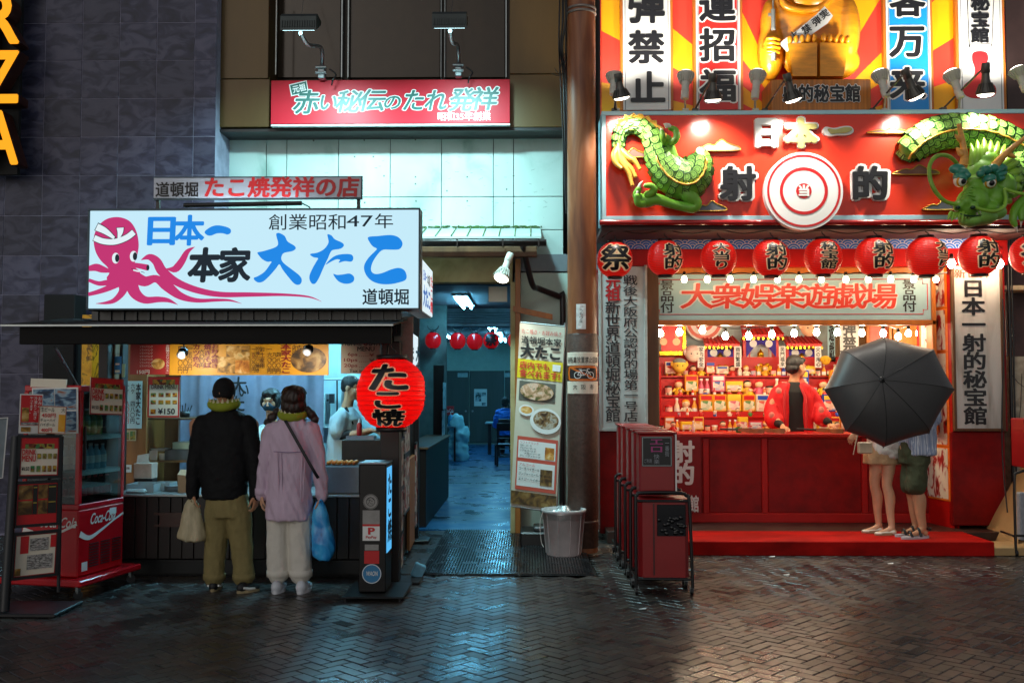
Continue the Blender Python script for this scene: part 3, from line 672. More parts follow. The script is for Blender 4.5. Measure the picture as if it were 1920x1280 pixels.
# counter front of upright boards, top and kick space
zk = P(400, 926, YC).z; xa, xb = P(205, 925, YC).x, P(712, 925, YC).x
part('counter_top', MB().box(xa, YC - .03, zk - .022, xb, 9.42, zk, 0, .005), pm('counter_steel', '#9fa8a8', .28, metal=.5, var=.1), st)
part('counter_base', MB().box(xa + .03, YC + .06, 0, xb, 9.40, zk - .024), M_blackmatt, st)
k = 0; q = xa + .02
while q < xb - .05:
 wq = .105; part('plank', MB().box(q, YC + .004 + (k % 3) * .002, .16, min(q + wq - .005, xb), YC + .056, zk - .026, 0, .004), M_darkwood, st); q += wq; k += 1
u, v = P(300, 965, YC - .01), P(350, 983, YC - .01)
part('slot', MB().box(u.x, YC - .014, v.z, v.x, YC + .02, u.z).box(u.x - .05, YC - .02, u.z, v.x + .05, YC + .02, u.z + .02).box(u.x - .05, YC - .02, v.z - .02, v.x + .05, YC + .02, v.z), pm('slot_brown', '#38180c', .4), st)
part('kick_rail', MB().box(xa, YC + .01, .03, xb, YC + .05, .15), pm('kick_steel', '#101315', .3, metal=.5), st)
# inner walls
M_inwood = pm('inner_wood', '#8a5a2c', .5, var=.25, scale=8, stretch=(1, 1, .12), bump=.1)
M_cyan = pm('kitchen_wall', '#a8c4c8', .45, var=.1)
x0, _, x1, _ = RC(216, 700, 274, 900, 9.5)
part('inner_wall', MB().box(x0, 9.5, 0, x1, 9.54, ztop), M_inwood, st)
x0, _, x1, _ = RC(262, 700, 420, 900, 10.3)
part('inner_wall', MB().box(x0 - .2, 10.3, 0, x1, 10.34, ztop), pm('inner_brown', '#573119', .5, var=.3, scale=8, stretch=(1, 1, .12)), st)
x0, _, x1, _ = RC(200, 700, 900, 900, 11.5)
part('inner_wall', MB().box(-3.9, 11.5, 0, -1.3, 11.54, 2.9), M_cyan, st)
part('inner_wall', MB().box(-3.86, 9.56, 0, -3.80, 11.5, 2.6), M_inwood, st)
part('inner_floor', MB().box(-3.8, 9.42, .0, -1.3, 11.5, .02), pm('kitchen_floor', '#3a4448', .4), st)
part('ceiling', MB().box(-3.62, 8.56, 2.62, -1.28, 11.6, 2.66), pm('kitchen_ceiling', '#8c9090', .6), st)
mb = MB().box(-3.9, 9.6, 2.56, -2.7, 9.75, 2.60)
for k, (xx, yy) in enumerate(((-3.5, 9.5), (-2.5, 9.32), (-2.0, 10.7))):
 l_ = thing('ceiling_lamp', ('fluorescent lamp on the stall ceiling above the tray shelves', 'fluorescent lamp on the stall ceiling above the cook', 'fluorescent lamp on the stall ceiling in front of the kitchen wall')[k], 'lamp', (xx, yy, 2.6), 'fluorescent lamps inside the stall')
 part('housing', MB().box(xx - .5, yy - .06, 2.585, xx + .5, yy + .06, 2.619, 0, .004), M_whiteink, l_)
 for s_ in (-.025, .025): part('tube', MB().tube([(xx - .48, yy + s_, 2.565), (xx + .48, yy + s_, 2.565)], .013, 8), em('kitchen_tube', '#9fe6ff', 60) if k == 0 else em('kitchen_tube%d' % k, '#8fe0ff', (7, 210, 190)[k]), l_)
# cloth backdrop behind the vendor
x0, z0, x1, z1 = RC(338, 690, 606, 905, 10.2); rg = random.Random(4)
mb = MB(); n_ = 40
rings = []
for i in range(n_ + 1):
 x = x0 + (x1 - x0) * i / n_; d = .03 * math.sin(i * .7) + .015 * math.sin(i * 1.9); rings.append((x, 10.2 + d))
for z_ in (z0, z1): mb.v += [(x, y, z_) for x, y in rings]
for i in range(n_): mb.f.append((i, i + 1, n_ + 2 + i, n_ + 1 + i)); mb.mi.append(0); mb.sm.append(True)
solo('cloth_backdrop', mb, pm('grey_violet_cloth', '#7d7f92', .8, var=.1), 'hanging grey cloth with brush writing behind the masked vendor', 'curtain')
mb = MB()
for s_, a, t, c, d in (('大', 432, 708, 462, 738), ('た', 434, 742, 458, 772), ('い', 448, 718, 466, 745)): txt(s_, a, t, c, d, 10.13, mb, off=.02)
solo('brush_writing', mb, M_ink, 'black brush writing on the grey cloth behind the man in the black jacket', 'lettering')
# the side toward the passage: boards, frames and posts
xs0, xs1, ys0, ys1 = -1.155, -1.25, 8.6, 10.9
def sx(y): return xs0 + (xs1 - xs0) * (y - ys0) / (ys1 - ys0)
def sideboard(nm, y0, y1, z0, z1, m, th=.02, off=.0, parent=None, ch=.003, label=None):
 mb = MB(); A, B = sx(y0) + off, sx(y1) + off
 mb.add([(A, y0, z0), (B, y1, z0), (B - th, y1, z0), (A - th, y0, z0), (A, y0, z1), (B, y1, z1), (B - th, y1, z1), (A - th, y0, z1)], [(3, 2, 1, 0), (4, 5, 6, 7), (0, 1, 5, 4), (1, 2, 6, 5), (2, 3, 7, 6), (3, 0, 4, 7)])
 return part(nm, mb, m, parent or st, label)
sideboard('side_wall', 8.6, 11.62, 0.05, 2.62, M_darkwood, .04, -.03)
sideboard('side_wall', 9.9, 10.55, .05, .95, M_inwood, .03, .012)
M_poster = ramp_mat('pale_poster_print', [(.3, '#6b5f58'), (.45, '#a7a29a'), (.6, '#c7c3ba'), (.75, '#8a3030')], 14, 'vor', stretch=(1, 1, 1.4))
for k, (y0, y1, z0, z1) in enumerate(((8.75, 9.1, .78, 1.18), (8.75, 9.1, .38, .74), (8.75, 9.1, .06, .34), (9.2, 9.8, .5, 1.0), (9.2, 9.8, 1.05, 1.3), (10.6, 10.85, .2, 1.05))):
 sideboard('side_poster', y0, y1, z0, z1, M_poster, .012, .016); sideboard('poster_frame', y0 - .02, y1 + .02, z0 - .025, z0 - .002, M_black, .02, .02); sideboard('poster_frame', y0 - .02, y1 + .02, z1 + .002, z1 + .025, M_black, .02, .02)
part('post', MB().box(sx(10.9) - .06, 10.86, 0, sx(10.9) + .03, 10.94, 2.6, 0, .005), M_black, st)
part('foot_plate', MB().box(sx(10.9) - .1, 10.7, 0.001, sx(10.9) + .16, 11.0, .03, 0, .004), M_black, st)
sp_ = thing('small_side_sign', 'small lit white sign with black brush letters on the stall side behind the big lantern', 'sign', (sx(9.6) + .04, 9.6, 1.9))
sideboard('panel', 9.25, 10.4, P(778, 745, 9.4).z, P(774, 622, 9.4).z, M_lb_white, .03, .05, sp_)
Mz = Matrix(((0, -1, 0, sx(9.8) + .062), (1, 0, 0, 0), (0, 0, 1, 0), (0, 0, 0, 1)))
mb = MB(); za = P(778, 745, 9.4).z; vput(mb, 'まつり', 9.42, za + .05, 9.72, za + .5, 0, 0, .05, M=Mz); vput(mb, '大たこ', 9.9, za + .05, 10.2, za + .5, 0, 0, .05, M=Mz); part('lettering', mb, M_lb_ink, sp_)
# ---- banner of dishes along the top of the opening
M_yel = pm('yellow_print', '#c98f14', .45, var=.08)
M_food = ramp_mat('food_print', [(.25, '#2c2412'), (.4, '#7a5a24'), (.52, '#b98a3c'), (.62, '#d8b878'), (.78, '#6a7430')], 13, 'noise', stretch=(1, 1, 1.2))
M_food2 = ramp_mat('dark_food_print', [(.25, '#1d160e'), (.42, '#4a3418'), (.55, '#7d5c2c'), (.7, '#a58a54'), (.8, '#39402a')], 11, 'noise')
M_food3 = ramp_mat('fried_food_print', [(.3, '#8a4a12'), (.48, '#c8822a'), (.62, '#e3b46a'), (.8, '#f0dcb0')], 16, 'noise')
YM = 8.62
bn = thing('menu_banner', 'long yellow and red food menu banner hung across the top of the stall opening', 'banner', tuple(P(430, 703, YM)))
x0, z0, x1, z1 = RC(318, 645, 616, 703, YM); part('panel', MB().box(x0, YM, z0, x1, YM + .012, z1 + .1), M_yel, bn)
x0, z0, x1, z1 = RC(244, 645, 317.6, 702, YM); part('panel', MB().box(x0, YM, z0, x1, YM + .012, z1 + .1), pm('red_print', '#9c1512', .45, var=.08), bn)
yq = YM - .004
for a, t, c, d, m in ((424, 648, 468, 700, M_food), (441, 675, 468, 699, M_food3), (545, 650, 612, 698, M_food2), (408, 669, 440, 698, M_food), (284, 672, 309, 692, M_food)):
 x0, z0, x1, z1 = RC(a, t, c, d, yq); mb = MB(); yq -= .0006
 if m is M_food2 or a == 284: disc(mb, (x0 + x1) / 2, (z0 + z1) / 2, (x1 - x0) / 2, yq, 0, 26, rz=(z1 - z0) / 2)
 else: rectp(mb, x0, z0, x1, z1, yq)
 part('dish_print', mb, m, bn)
yq -= .003
for s_, a, t, c, d in (('カツ色々', 362, 645, 374, 690), ('焼きそば', 383, 645, 395, 690), ('お好み焼き', 397, 645, 408, 690), ('本家大たこ', 528, 645, 545, 700)): mb = MB(); vtxt(s_, a, t, c, d, yq, mb, off=.03); part('lettering', mb, pm('maroon_ink', '#7a1410', .5, var=0), bn)
for s_, a, t, c, d in (('四五〇円', 334, 648, 342, 700), ('四〇〇円', 344, 648, 352, 700), ('一五〇円', 353, 648, 360, 694), ('六〇〇円', 374, 655, 382, 690), ('お土産用', 488, 650, 496, 690), ('冷凍たこ焼き', 480, 650, 487, 698), ('一五〇〇円', 472, 650, 479, 698), ('一六〇〇円', 502, 650, 509, 700), ('八〇〇円', 511, 660, 518, 700), ('四八〇円', 519, 660, 526, 700), ('店内で', 548, 647, 574, 656), ('どうぞ', 548, 656, 574, 664)):
 mb = MB(); (txt if s_ in ('店内で', 'どうぞ') else vtxt)(s_, a, t, c, d, yq, mb, off=.012); part('lettering', mb, pm('brown_ink', '#3c1c08', .5, var=0), bn)
mb = MB(); txt('150円', 257, 693, 280, 701, yq, mb, off=.01); part('lettering', mb, M_whiteink, bn); mb = MB(); vtxt('お持帰りドリンクメニュー', 311, 646, 317, 701, yq, mb, off=.01); part('lettering', mb, M_whiteink, bn)
for k in range(7): mb = MB(); txt('ソフトドリンク', 262, 648 + k * 6, 286, 652 + k * 6, yq, mb); part('lettering', mb, M_whiteink, bn)
for px, py in ((344, 660), (579, 654)):
 p = P(px, py, 8.35)
 l = bpy.data.lights.new('lamp_light', 'SPOT'); l.energy = 24; l.spot_size = R(140); l.spot_blend = .8; l.shadow_soft_size = .04; l.color = (1, .9, .75)
 cl = solo('spot_lamp', MB().sph(p, (.042, .05, .04), 12, 8).tube([p, p + Vector((0, .02, .09)), p + Vector((0, .1, .16))], .008, 6).cyl(p + Vector((0, -.03, -.012)), p + Vector((0, -.062, -.028)), .03, .038, 12), M_black, 'small black spot lamp hanging under the canopy %s' % ('before the red part of the banner' if px < 400 else 'before the round dish picture'), 'lamp', 'black spot lamps under the canopy')
 q = bpy.data.objects.new('lamp_light', l); COL.objects.link(q); q.parent = cl; q.location = p + Vector((0, -.075, -.04)) - cl.location; q.rotation_euler = (P(px + (40 if px < 400 else -20), 690, 8.7) - p - Vector((0, -.075, -.04))).to_track_quat('-Z', 'Y').to_euler()
# cream price board
YH = 8.7
x0, z0, x1, z1 = RC(639, 630, 720, 700, YH)
pb = thing('price_board', 'cream board with MENU prices by pieces behind the lantern', 'sign', ((x0 + x1) / 2, YH, z0))
part('panel', MB().box(x0, YH, z0, x1, YH + .012, z1), pm('cream_board', '#a39783', .5, var=.05), pb)
yq = YH - .003
for s_, q in (('HONKE OOTAKO', (642, 638, 728, 648)), ('MENU', (670, 650, 702, 658)), ('Tax included', (655, 692, 708, 698))): mb = MB(); txt(s_, *q, yq, mb, off=.02); part('lettering', mb, M_ink, pb)
for k, s_ in enumerate(('6ps', '10ps', '20ps')): mb = MB(); txt(s_, (652, 645, 645)[k], 661 + 10.4 * k, 670, 669 + 10.4 * k, yq, mb, off=.02); txt('.....¥', 673, 662 + 10.4 * k, 702, 668 + 10.4 * k, yq, mb, off=.01); part('lettering', mb, pm('brick_ink', '#7a1812', .5, var=0), pb)
# sheets on the inner wall
def sheet(name, label, a, t, c, d, Y, col='#cfe6ea', cat='poster', tilt=0., lines=(), prints=(), border=None, group=None, mat=None):
 x0, z0, x1, z1 = RC(a, t, c, d, Y); o = thing(name, label, cat, ((x0 + x1) / 2, Y, z0), group)
 part('sheet', MB().box(x0, Y, z0, x1, Y + .004, z1), mat or pm('paper_' + col.strip('#'), col, .6, var=.04), o)
 y = Y - .0025
 if border:
  mb = MB(); b2 = (x1 - x0) * .05
  for q in ((x0, z0, x1, z0 + b2), (x0, z1 - b2, x1, z1), (x0, z0 + b2, x0 + b2, z1 - b2), (x1 - b2, z0 + b2, x1, z1 - b2)): rectp(mb, *q, y)
  part('border', mb, pm('ink_' + border.strip('#'), border, .5, var=0), o)
 for m, boxes in prints:
  y -= .0008
  for (u0, v0, u1, v1) in boxes: mb = MB(); rectp(mb, x0 + (x1 - x0) * u0, z1 - (z1 - z0) * v1, x0 + (x1 - x0) * u1, z1 - (z1 - z0) * v0, y); part('print', mb, m, o)
 for s_, u0, v0, u1, v1, m, vert, off in lines:
  mb = MB()
  (vput if vert else put)(mb, s_, x0 + (x1 - x0) * u0, z1 - (z1 - z0) * v1, x0 + (x1 - x0) * u1, z1 - (z1 - z0) * v0, y - .002, 0, off); part('lettering', mb, m, o)
 return o
sheet('price_sheet', 'pale blue sheet with brush-written prices on the inner stall wall', 233, 714, 266, 803, 9.48, '#bfe6ea', lines=(('本家大たこ', .68, .05, .92, .93, M_ink, 1, .03), ('六ケ', .38, .05, .58, .28, M_ink, 1, .01), ('四八〇円', .38, .42, .6, .9, M_ink, 1, .01), ('十ケ', .06, .05, .26, .28, M_ink, 1, .01), ('八〇〇円', .06, .42, .28, .9, M_redink, 1, .01)))
M_drink = ramp_mat('drink_print', [(.2, '#5a1a12'), (.4, '#9a8a3a'), (.55, '#2a7a4a'), (.7, '#c8a030'), (.85, '#6a2a1a')], 40, 'vor')
M_tiny = ramp_mat('tiny_print', [(.35, '#4a4644'), (.5, '#8d8a86'), (.62, '#c2bfba')], 45, 'noise', stretch=(1, 1, 3))
def drinkmenu(a, t, c, d, Y, label, big=True, col='#c3dfe2'):
 if big: ln = (('DRINK MENU', .12, .20, .9, .30, pm('navy_ink', '#1a2c3c', .5, var=0), 0, .02), ('¥150', .34, .78, .86, .92, pm('navy_ink', '', .5), 0, .03)); pr = ((M_redink, ((.04, .03, .96, .2),)), (M_drink, ((.15, .07, .85, .2), (.1, .4, .26, .5), (.34, .4, .5, .5), (.56, .4, .72, .5), (.78, .4, .92, .5), (.1, .58, .26, .68), (.34, .58, .5, .68), (.56, .58, .72, .68), (.78, .58, .92, .68), (.1, .8, .26, .92))))
 else: ln = (('DRINK', .06, .31, .4, .45, M_redink, 0, .03), ('MENU', .06, .47, .4, .62, M_redink, 0, .03), ('¥150', .05, .76, .24, .86, M_ink, 0, .02)); pr = ((M_redink, ((.03, .03, .97, .29),)), (M_drink, ((.12, .16, .88, .29), (.44, .42, .54, .56), (.58, .42, .68, .56), (.72, .42, .82, .56), (.86, .42, .95, .56), (.28, .74, .38, .9), (.43, .74, .53, .9), (.58, .74, .68, .9), (.72, .74, .82, .9), (.86, .74, .95, .9))))
 return sheet('drink_menu', label, a, t, c, d, Y, col, lines=ln, prints=pr, border='#a01a1a')
drinkmenu(277, 706, 337, 782, 9.0, 'DRINK MENU sheet with a red border hanging inside the stall opening')
sheet('sticker', 'small card with two cartoon cooks stuck under the price sheet', 233, 806, 255, 826, 9.48, '#b8b090', prints=((M_drink, ((.1, .2, .4, .9), (.5, .1, .95, .9))),))
sheet('note', 'small white note stuck low on the inner stall wall', 232, 871, 246, 885, 9.48, '#cfe0e4', prints=((M_tiny, ((.1, .3, .8, .6),)),), cat='note')
sheet('wall_notice', 'blue notice sheet beside the red end of the menu banner', 214, 668, 227, 700, 9.0, '#2a86c8', cat='notice', prints=((M_whiteink, ((.2, .4, .8, .5), (.15, .8, .85, .95))),))
sheet('wall_notice', 'narrow pale green slip next to the blue notice sheet', 228.5, 682, 234.5, 707, 9.0, '#9fb894', cat='notice')
# ================================================================== the shooting gallery
M_red = pm('red_paint', '#b0100c', .42, spec=.3, var=.12, scale=4, bump=.03)
M_redsign = pm('red_sign_vinyl', '#e03820', .22, var=.04, spec=.5)
M_deepred = pm('deep_red_paint', '#860808', .45, spec=.25, var=.28, scale=5, bump=.1)
M_sky = pm('pale_blue_paint', '#a9d3df', .4, var=.05)
M_yellow = pm('sunburst_yellow', '#f0a800', .4, var=.03); M_rayred = pm('sunburst_red', '#e03c2a', .4, var=.03)
M_white = pm('white_board', '#d9d9d6', .45, var=.04)
M_gold = pm('gold_paint', '#c8922a', .3, metal=.6, var=.15); M_goldwood = pm('carved_gold_wood', '#d88a12', .32, var=.22, scale=5, stretch=(1, 1, 4), bump=.06, coat=.3)
M_letter = pm('letter_black', '#16161a', .35, var=0); M_halo = pm('letter_white', '#e6e6e2', .4, var=0)
M_oak = pm('striped_oak', '#b06a24', .4, var=.35, scale=14, stretch=(3, 1, .06), bump=.05)
M_frameorange = pm('orange_frame', '#b4661a', .45, var=.25, scale=8, stretch=(1, 1, .1))
gl = thing('shooting_gallery', 'bright red shooting gallery front with sunburst board, counter and prize room', 'amusement stall', (2.6, 11.5, 0))
def gp(nm, a, t, c, d, Y, Y1, m, ch=.006, par=None, **k):
 x0, z0, x1, z1 = RC(a, t, c, d, Y); return part(nm, MB().box(x0, Y, z0, x1, Y1, z1, 0, ch), m, par or gl, **k)
# sunburst board: rays as flush panels
YB2 = 10.78; cx, cz = [P(1500, 250, YB2)[k] for k in (0, 2)]
x0, z0, x1, z1 = RC(1126, -60, 1886, 207, YB2)
part('backing_board', MB().box(x0, YB2 + .02, z0 - .1, x1, YB2 + .1, z1), M_rayred, gl)
def clip(poly, x0, z0, x1, z1):
 for ax, lim, sg_ in ((0, x0, 1), (0, x1, -1), (1, z0, 1), (1, z1, -1)):
  out = []
  for k in range(len(poly)):
   a, b = poly[k], poly[(k + 1) % len(poly)]; ia, ib = (a[ax] - lim) * sg_ >= 0, (b[ax] - lim) * sg_ >= 0
   if ia: out.append(a)
   if ia != ib:
    t = (lim - a[ax]) / (b[ax] - a[ax]); out.append((a[0] + (b[0] - a[0]) * t, a[1] + (b[1] - a[1]) * t))
  poly = out
  if not poly: break
 return poly
AN = (-8, 6, 19, 31.8, 44.6, 58.9, 71.4, 84, 97, 114.5, 127, 139.6, 152, 165, 178, 188)
for i in range(len(AN) - 1):
 pts = clip([(cx, cz)] + [(cx + 9 * math.cos(R(a)), cz + 9 * math.sin(R(a))) for a in (AN[i], AN[i + 1])], x0 + .01, z0, x1 - .01, z1)
 if len(pts) > 2: part('ray_panel', MB().prism(pts, YB2 + (i % 2) * .001, YB2 + .019), M_yellow if i % 2 == 1 else M_rayred, gl)
# upright boards
def upright(a, c, bg, label, cat='sign', inner=None):
 Y = 10.70; x0, z0, x1, z1 = RC(a, -60, c, 206, Y); o = thing('upright_sign', label, cat, ((x0 + x1) / 2, Y, z0), 'upright signs on the sunburst board')
 part('frame', MB().box(x0, Y + .012, z0, x1, Y + .075, z1, 0, .004), M_frameorange, o)
 part('panel', MB().box(x0 + .03, Y, z0, x1 - .03, Y + .012, z1), M_white, o)
 if inner: part('colour_panel', MB().box(x0 + .062, Y - .004, z0, x1 - .062, Y - .001, z1), inner, o)
 mb = MB()
 for q in (x0 + .05, x1 - .056): rectp(mb, q, z0, q + .006, z1, Y - .003)
 part('border', mb, pm('navy_line', '#20304a', .5, var=0), o); return o
u1 = upright(1163, 1262, M_white, 'tall white sign with black brush characters at the pole end of the sunburst')
def bigchars(o, items, Y=10.69, halo=True, m=None, off=.035, hoff=.085):
 for ch, a, t, c, d in items:
  if halo: mb = MB(); txt(ch, a, t, c, d, Y, mb, off=hoff, cell=True); part('halo', mb, M_halo, o)
  mb = MB(); txt(ch, a, t, c, d, Y - .004, mb, off=off, cell=True); part('character', mb, m or M_letter, o)
bigchars(u1, (('実', 1184, -85, 1242, -40), ('弾', 1183, -24, 1241, 42), ('禁', 1183, 62, 1241, 118), ('止', 1187, 138, 1243, 193)), halo=False)
u2 = upright(1300, 1393, M_white, 'tall red sign with white-edged black characters left of the golden statue'.replace('left of', 'beside'), inner=pm('sign_red', '#c8241c', .35, var=.05))
bigchars(u2, (('運', 1316, -22, 1374, 40), ('招', 1317, 58, 1375, 114), ('福', 1318, 134, 1376, 190)))
u3 = upright(1657, 1750, M_white, 'tall blue sign with white-edged black characters beyond the golden statue', inner=pm('sign_blue', '#1486d2', .35, var=.05))
bigchars(u3, (('客', 1673, -28, 1730, 30), ('万', 1672, 50, 1730, 106), ('来', 1673, 130, 1730, 186)))
u4 = upright(1793, 1885, M_white, 'tall white sign with a boxed name and a red gourd shape near the drain side')
u4['label'] = 'tall white sign with a boxed name above a red gourd shape'
bigchars(u4, (('射', 1823, -75, 1853, -45), ('的', 1823, -42, 1853, -12), ('秘', 1823, -8, 1853, 20), ('宝', 1823, 24, 1853, 51), ('館', 1823, 54, 1853, 80)), halo=False, off=.045)
mb = MB(); Y = 10.695; pts = spline([XZ(*q, Y) for q in ((1817, -80), (1860, -80), (1860, 78), (1856, 82), (1822, 82), (1817, 78))], 4)
mb.tube([(x, Y, z) for x, z in pts], .004, 4, closed=True); part('box_outline', mb, M_letter, u4)
mb = MB(); patch(mb, spline([XZ(*q, Y) for q in ((1824, 100), (1836, 96), (1850, 99), (1853, 112), (1846, 126), (1848, 145), (1866, 162), (1866, 178), (1850, 184), (1822, 184), (1807, 175), (1808, 160), (1825, 145), (1828, 128), (1823, 114))], 4), Y); part('gourd_print', mb, M_redink, u4)
# golden statue on its plinth
x0, z0, x1, z1 = RC(1446, 149, 1633, 207, 10.35)
sa = thing('seated_statue', 'carved golden wooden seated figure with big foot soles on an oak plinth', 'statue', ((x0 + x1) / 2, 10.6, z0))
part('plinth', MB().box(x0, 10.35, z0, x1, 10.77, z1, 0, .006), M_oak, sa)
mb = MB(); txt('射的秘宝館', 1468, 161, 1612, 191, 10.342, mb, off=.075); part('halo', mb, M_halo, sa)
mb = MB(); txt('射的秘宝館', 1468, 161, 1612, 191, 10.338, mb, off=.04); part('lettering', mb, M_letter, sa)
u = .00556
def SP(px, py, y=10.55): return P(px, py, y)
mb = MB()
mb.sph(SP(1515, 20, 10.6), (.40, .14, .62), 20, 14); mb.sph(SP(1540, 115, 10.62), (.42, .12, .24), 18, 12); mb.sph(SP(1445, 95, 10.58), (.14, .13, .33), 14, 10)
mb.sph(SP(1443, 50, 10.58), (.10, .11, .30), 14, 10); mb.sph(SP(1590, 55, 10.6), (.13, .12, .36), 14, 10); mb.sph(SP(1448, 83, 10.46), (.10, .09, .10), 14, 10)
mb.sph(SP(1515, -20, 10.5), (.30, .18, .26), 16, 12)
part('body', remesh(mb, .016, 3), M_goldwood, sa)
mb = MB(); mb.tube(spline([tuple(SP(*q, 10.42)) for q in ((1462, -5), (1475, 12), (1508, 20), (1540, 14), (1556, -6))], 5, False), .035, 10); part('belly_fold', mb, M_goldwood, sa)
for sgn, xs_ in ((0, (1475, 1532)), (1, (1538, 1594))):
 a, c = xs_; mb = MB(); pts = [XZ(*q, 10.38) for q in (((a + 2, 82), (c, 80), (c, 143), (a + 12, 143)) if sgn == 0 else ((a, 80), (c - 2, 82), (c - 12, 143), (a, 143)))]
 mb.prism(spline(pts, 1), 10.38, 10.5); f_ = part('foot_sole', mb, M_goldwood, sa)
 for k in range(5):
  q = a + (c - a) * (k + .5) / 5; part('toe', MB().sph(SP(q, 71.5 + abs(k - (4 if sgn == 0 else 0)) * .9, 10.40), (.031, .05, .047), 10, 8), M_goldwood, f_)
for k in range(4): part('finger', MB().tube([SP(1438, 73 + 8 * k, 10.40), SP(1450, 72 + 8 * k, 10.355), SP(1461, 75 + 8 * k, 10.39)], .021, 8), M_goldwood, sa)
mb = MB(); mb.tube([SP(1449, -20, 10.36), SP(1449.5, 20, 10.36)], .008, 6).tube([SP(1449.5, 18, 10.36), SP(1450, 56, 10.36)], .024, 8).tube([SP(1451, 98, 10.37), SP(1450, 114, 10.37)], .026, 8).box(*SP(1441, 30, 10.35), *SP(1448, 26, 10.37)); part('toy_gun', mb, pm('grey_enamel', '#9a9c98', .35, metal=.5), sa)
mb = MB(); L = [P(*q, 10.39) for q in ((1460, 82), (1495, 57), (1530, 28), (1546, 12))]; Q = [P(*q, 10.385) for q in ((1476, 98), (1512, 72), (1552, 44), (1562, 30))]
mb.add(L + Q, [(k, k + 1, k + 5, k + 4) for k in range(3)]); part('sash', mb, M_white, sa)
mb = MB()
for ch, px, py in (('実', 1546, 27), ('弾', 1531, 40), ('禁', 1512, 55), ('止', 1488, 67)):
 p = P(px, py, 10.372); Mr = Matrix.Translation(p) @ Matrix.Rotation(R(-35), 4, 'Y'); put(mb, ch, -.042, -.042, .042, .042, 0, 0, .03, cell=True, M=Mr)
part('lettering', mb, M_letter, sa)
# ---- main red sign
YM2 = 10.2
x0, z0, x1, z1 = RC(1128, 207, 1960, 413, YM2)
ms = thing('red_name_sign', 'wide red sign board with pale blue frame, bullseye and raised characters', 'sign', ((x0 + x1) / 2, YM2, z0))
part('panel', MB().box(x0 + .045, YM2, z0 + .05, x1, YM2 + .02, z1 - .045), M_redsign, ms)
part('body', MB().box(x0 + .002, YM2 + .021, z0 + .002, x1, YM2 + .5, z1 - .002), M_sky, ms)
for q in ((x0, z0, x1, z0 + .049), (x0, z1 - .044, x1, z1), (x0, z0 + .05, x0 + .044, z1 - .045)): part('frame', MB().box(q[0], YM2 - .012, q[1], q[2], YM2 + .02, q[3], 0, .004), M_sky, ms)
part('lower_rail', MB().tube([P(1124, 417, YM2 - .01), P(1965, 417, YM2 - .01)], .028, 10), pm('glossy_red', '#9c1212', .2, var=.05, coat=.5), ms)
def cutout(ch, a, t, c, d, m, off=.02, hoff=.095, ph=.05):
 mb = MB(); txt(ch, a, t, c, d, YM2 - .012, mb, off=hoff, cell=True, ext=.035 / .4); part('backing', mb, M_halo, ms)
 mb = MB(); txt(ch, a, t, c, d, YM2 - .062, mb, off=off, cell=True, ext=.012 / .4); part('character', mb, m, ms)
cutout('日', 1414, 226, 1458, 275, M_halo, .06); cutout('本', 1476, 226, 1527, 275, pm('olive_gold', '#b9ae6a', .3, metal=.4, var=.1), .06)  # first character painted white for the lamp glare that washes it out
cutout('射', 1355, 316, 1412, 374, M_letter, .035); cutout('的', 1601, 316, 1661, 374, M_letter, .035)
f4 = Zm(1480, 0, 2.977, YM2);
pts = spline([f4(*q) for q in ((180, 735), (195, 715), (240, 722), (290, 712), (330, 712), (350, 730), (345, 750), (310, 762), (260, 762), (220, 768), (190, 758))], 4)
part('backing', MB().prism(pts, YM2 - .05, YM2 - .001), M_halo, ms)
pts = spline([f4(*q) for q in ((205, 728), (250, 732), (295, 720), (330, 722), (338, 736), (305, 750), (260, 752), (225, 755))], 4)
part('character', MB().prism(pts, YM2 - .066, YM2 - .051), MT['olive_gold'], ms)
tc_ = P(1507, 358, YM2 - .09); r_ = .398
bt = thing('bullseye_disc', 'round white bullseye board with red rings fixed on the red sign', 'target', (tc_.x, YM2 - .09, tc_.z - r_))
part('disc', MB().cyl((tc_.x, YM2 - .001, tc_.z), (tc_.x, YM2 - .09, tc_.z), r_, r_, 64), M_halo, bt)
mb = MB(); disc(mb, tc_.x, tc_.z, .372, YM2 - .094, 0, 60, r2=.350); part('ring', mb, M_redink, bt)
mb = MB(); disc(mb, tc_.x, tc_.z, .243, YM2 - .094, 0, 60, r2=.212); part('ring', mb, M_redink, bt)
mb = MB(); disc(mb, tc_.x, tc_.z, .078, YM2 - .094, 0, 40); part('bullseye', mb, M_redink, bt)
mb = MB(); put(mb, '当', tc_.x - .052, tc_.z - .052, tc_.x + .052, tc_.z + .052, YM2 - .098, 0, .05, cell=True); part('lettering', mb, M_halo, bt)
M_cloudg = pm('gilded_edge', '#c99a3c', .3, metal=.5); M_cloud = [pm('cloud_grey', '#8f8b88', .4), pm('cloud_taupe', '#7a5a50', .4), pm('cloud_slate', '#4b5058', .4), pm('cloud_brown', '#6a4038', .4)]
def cloud(pts, k, label):
 n_ = len(pts); q = spline([XZ(*p_, YM2) for p_ in pts], 4); q = q[:-4] if False else q
 o = thing('cloud_cutout', label, 'cloud', (q[0][0], YM2, q[0][1]), 'flat cloud cut-outs on the red sign')
 part('face', MB().prism(q, YM2 - .045, YM2 - .003), M_cloud[k], o); part('edge', MB().tube([(a, YM2 - .046, b) for a, b in q], .006, 5, closed=True), M_cloudg, o)
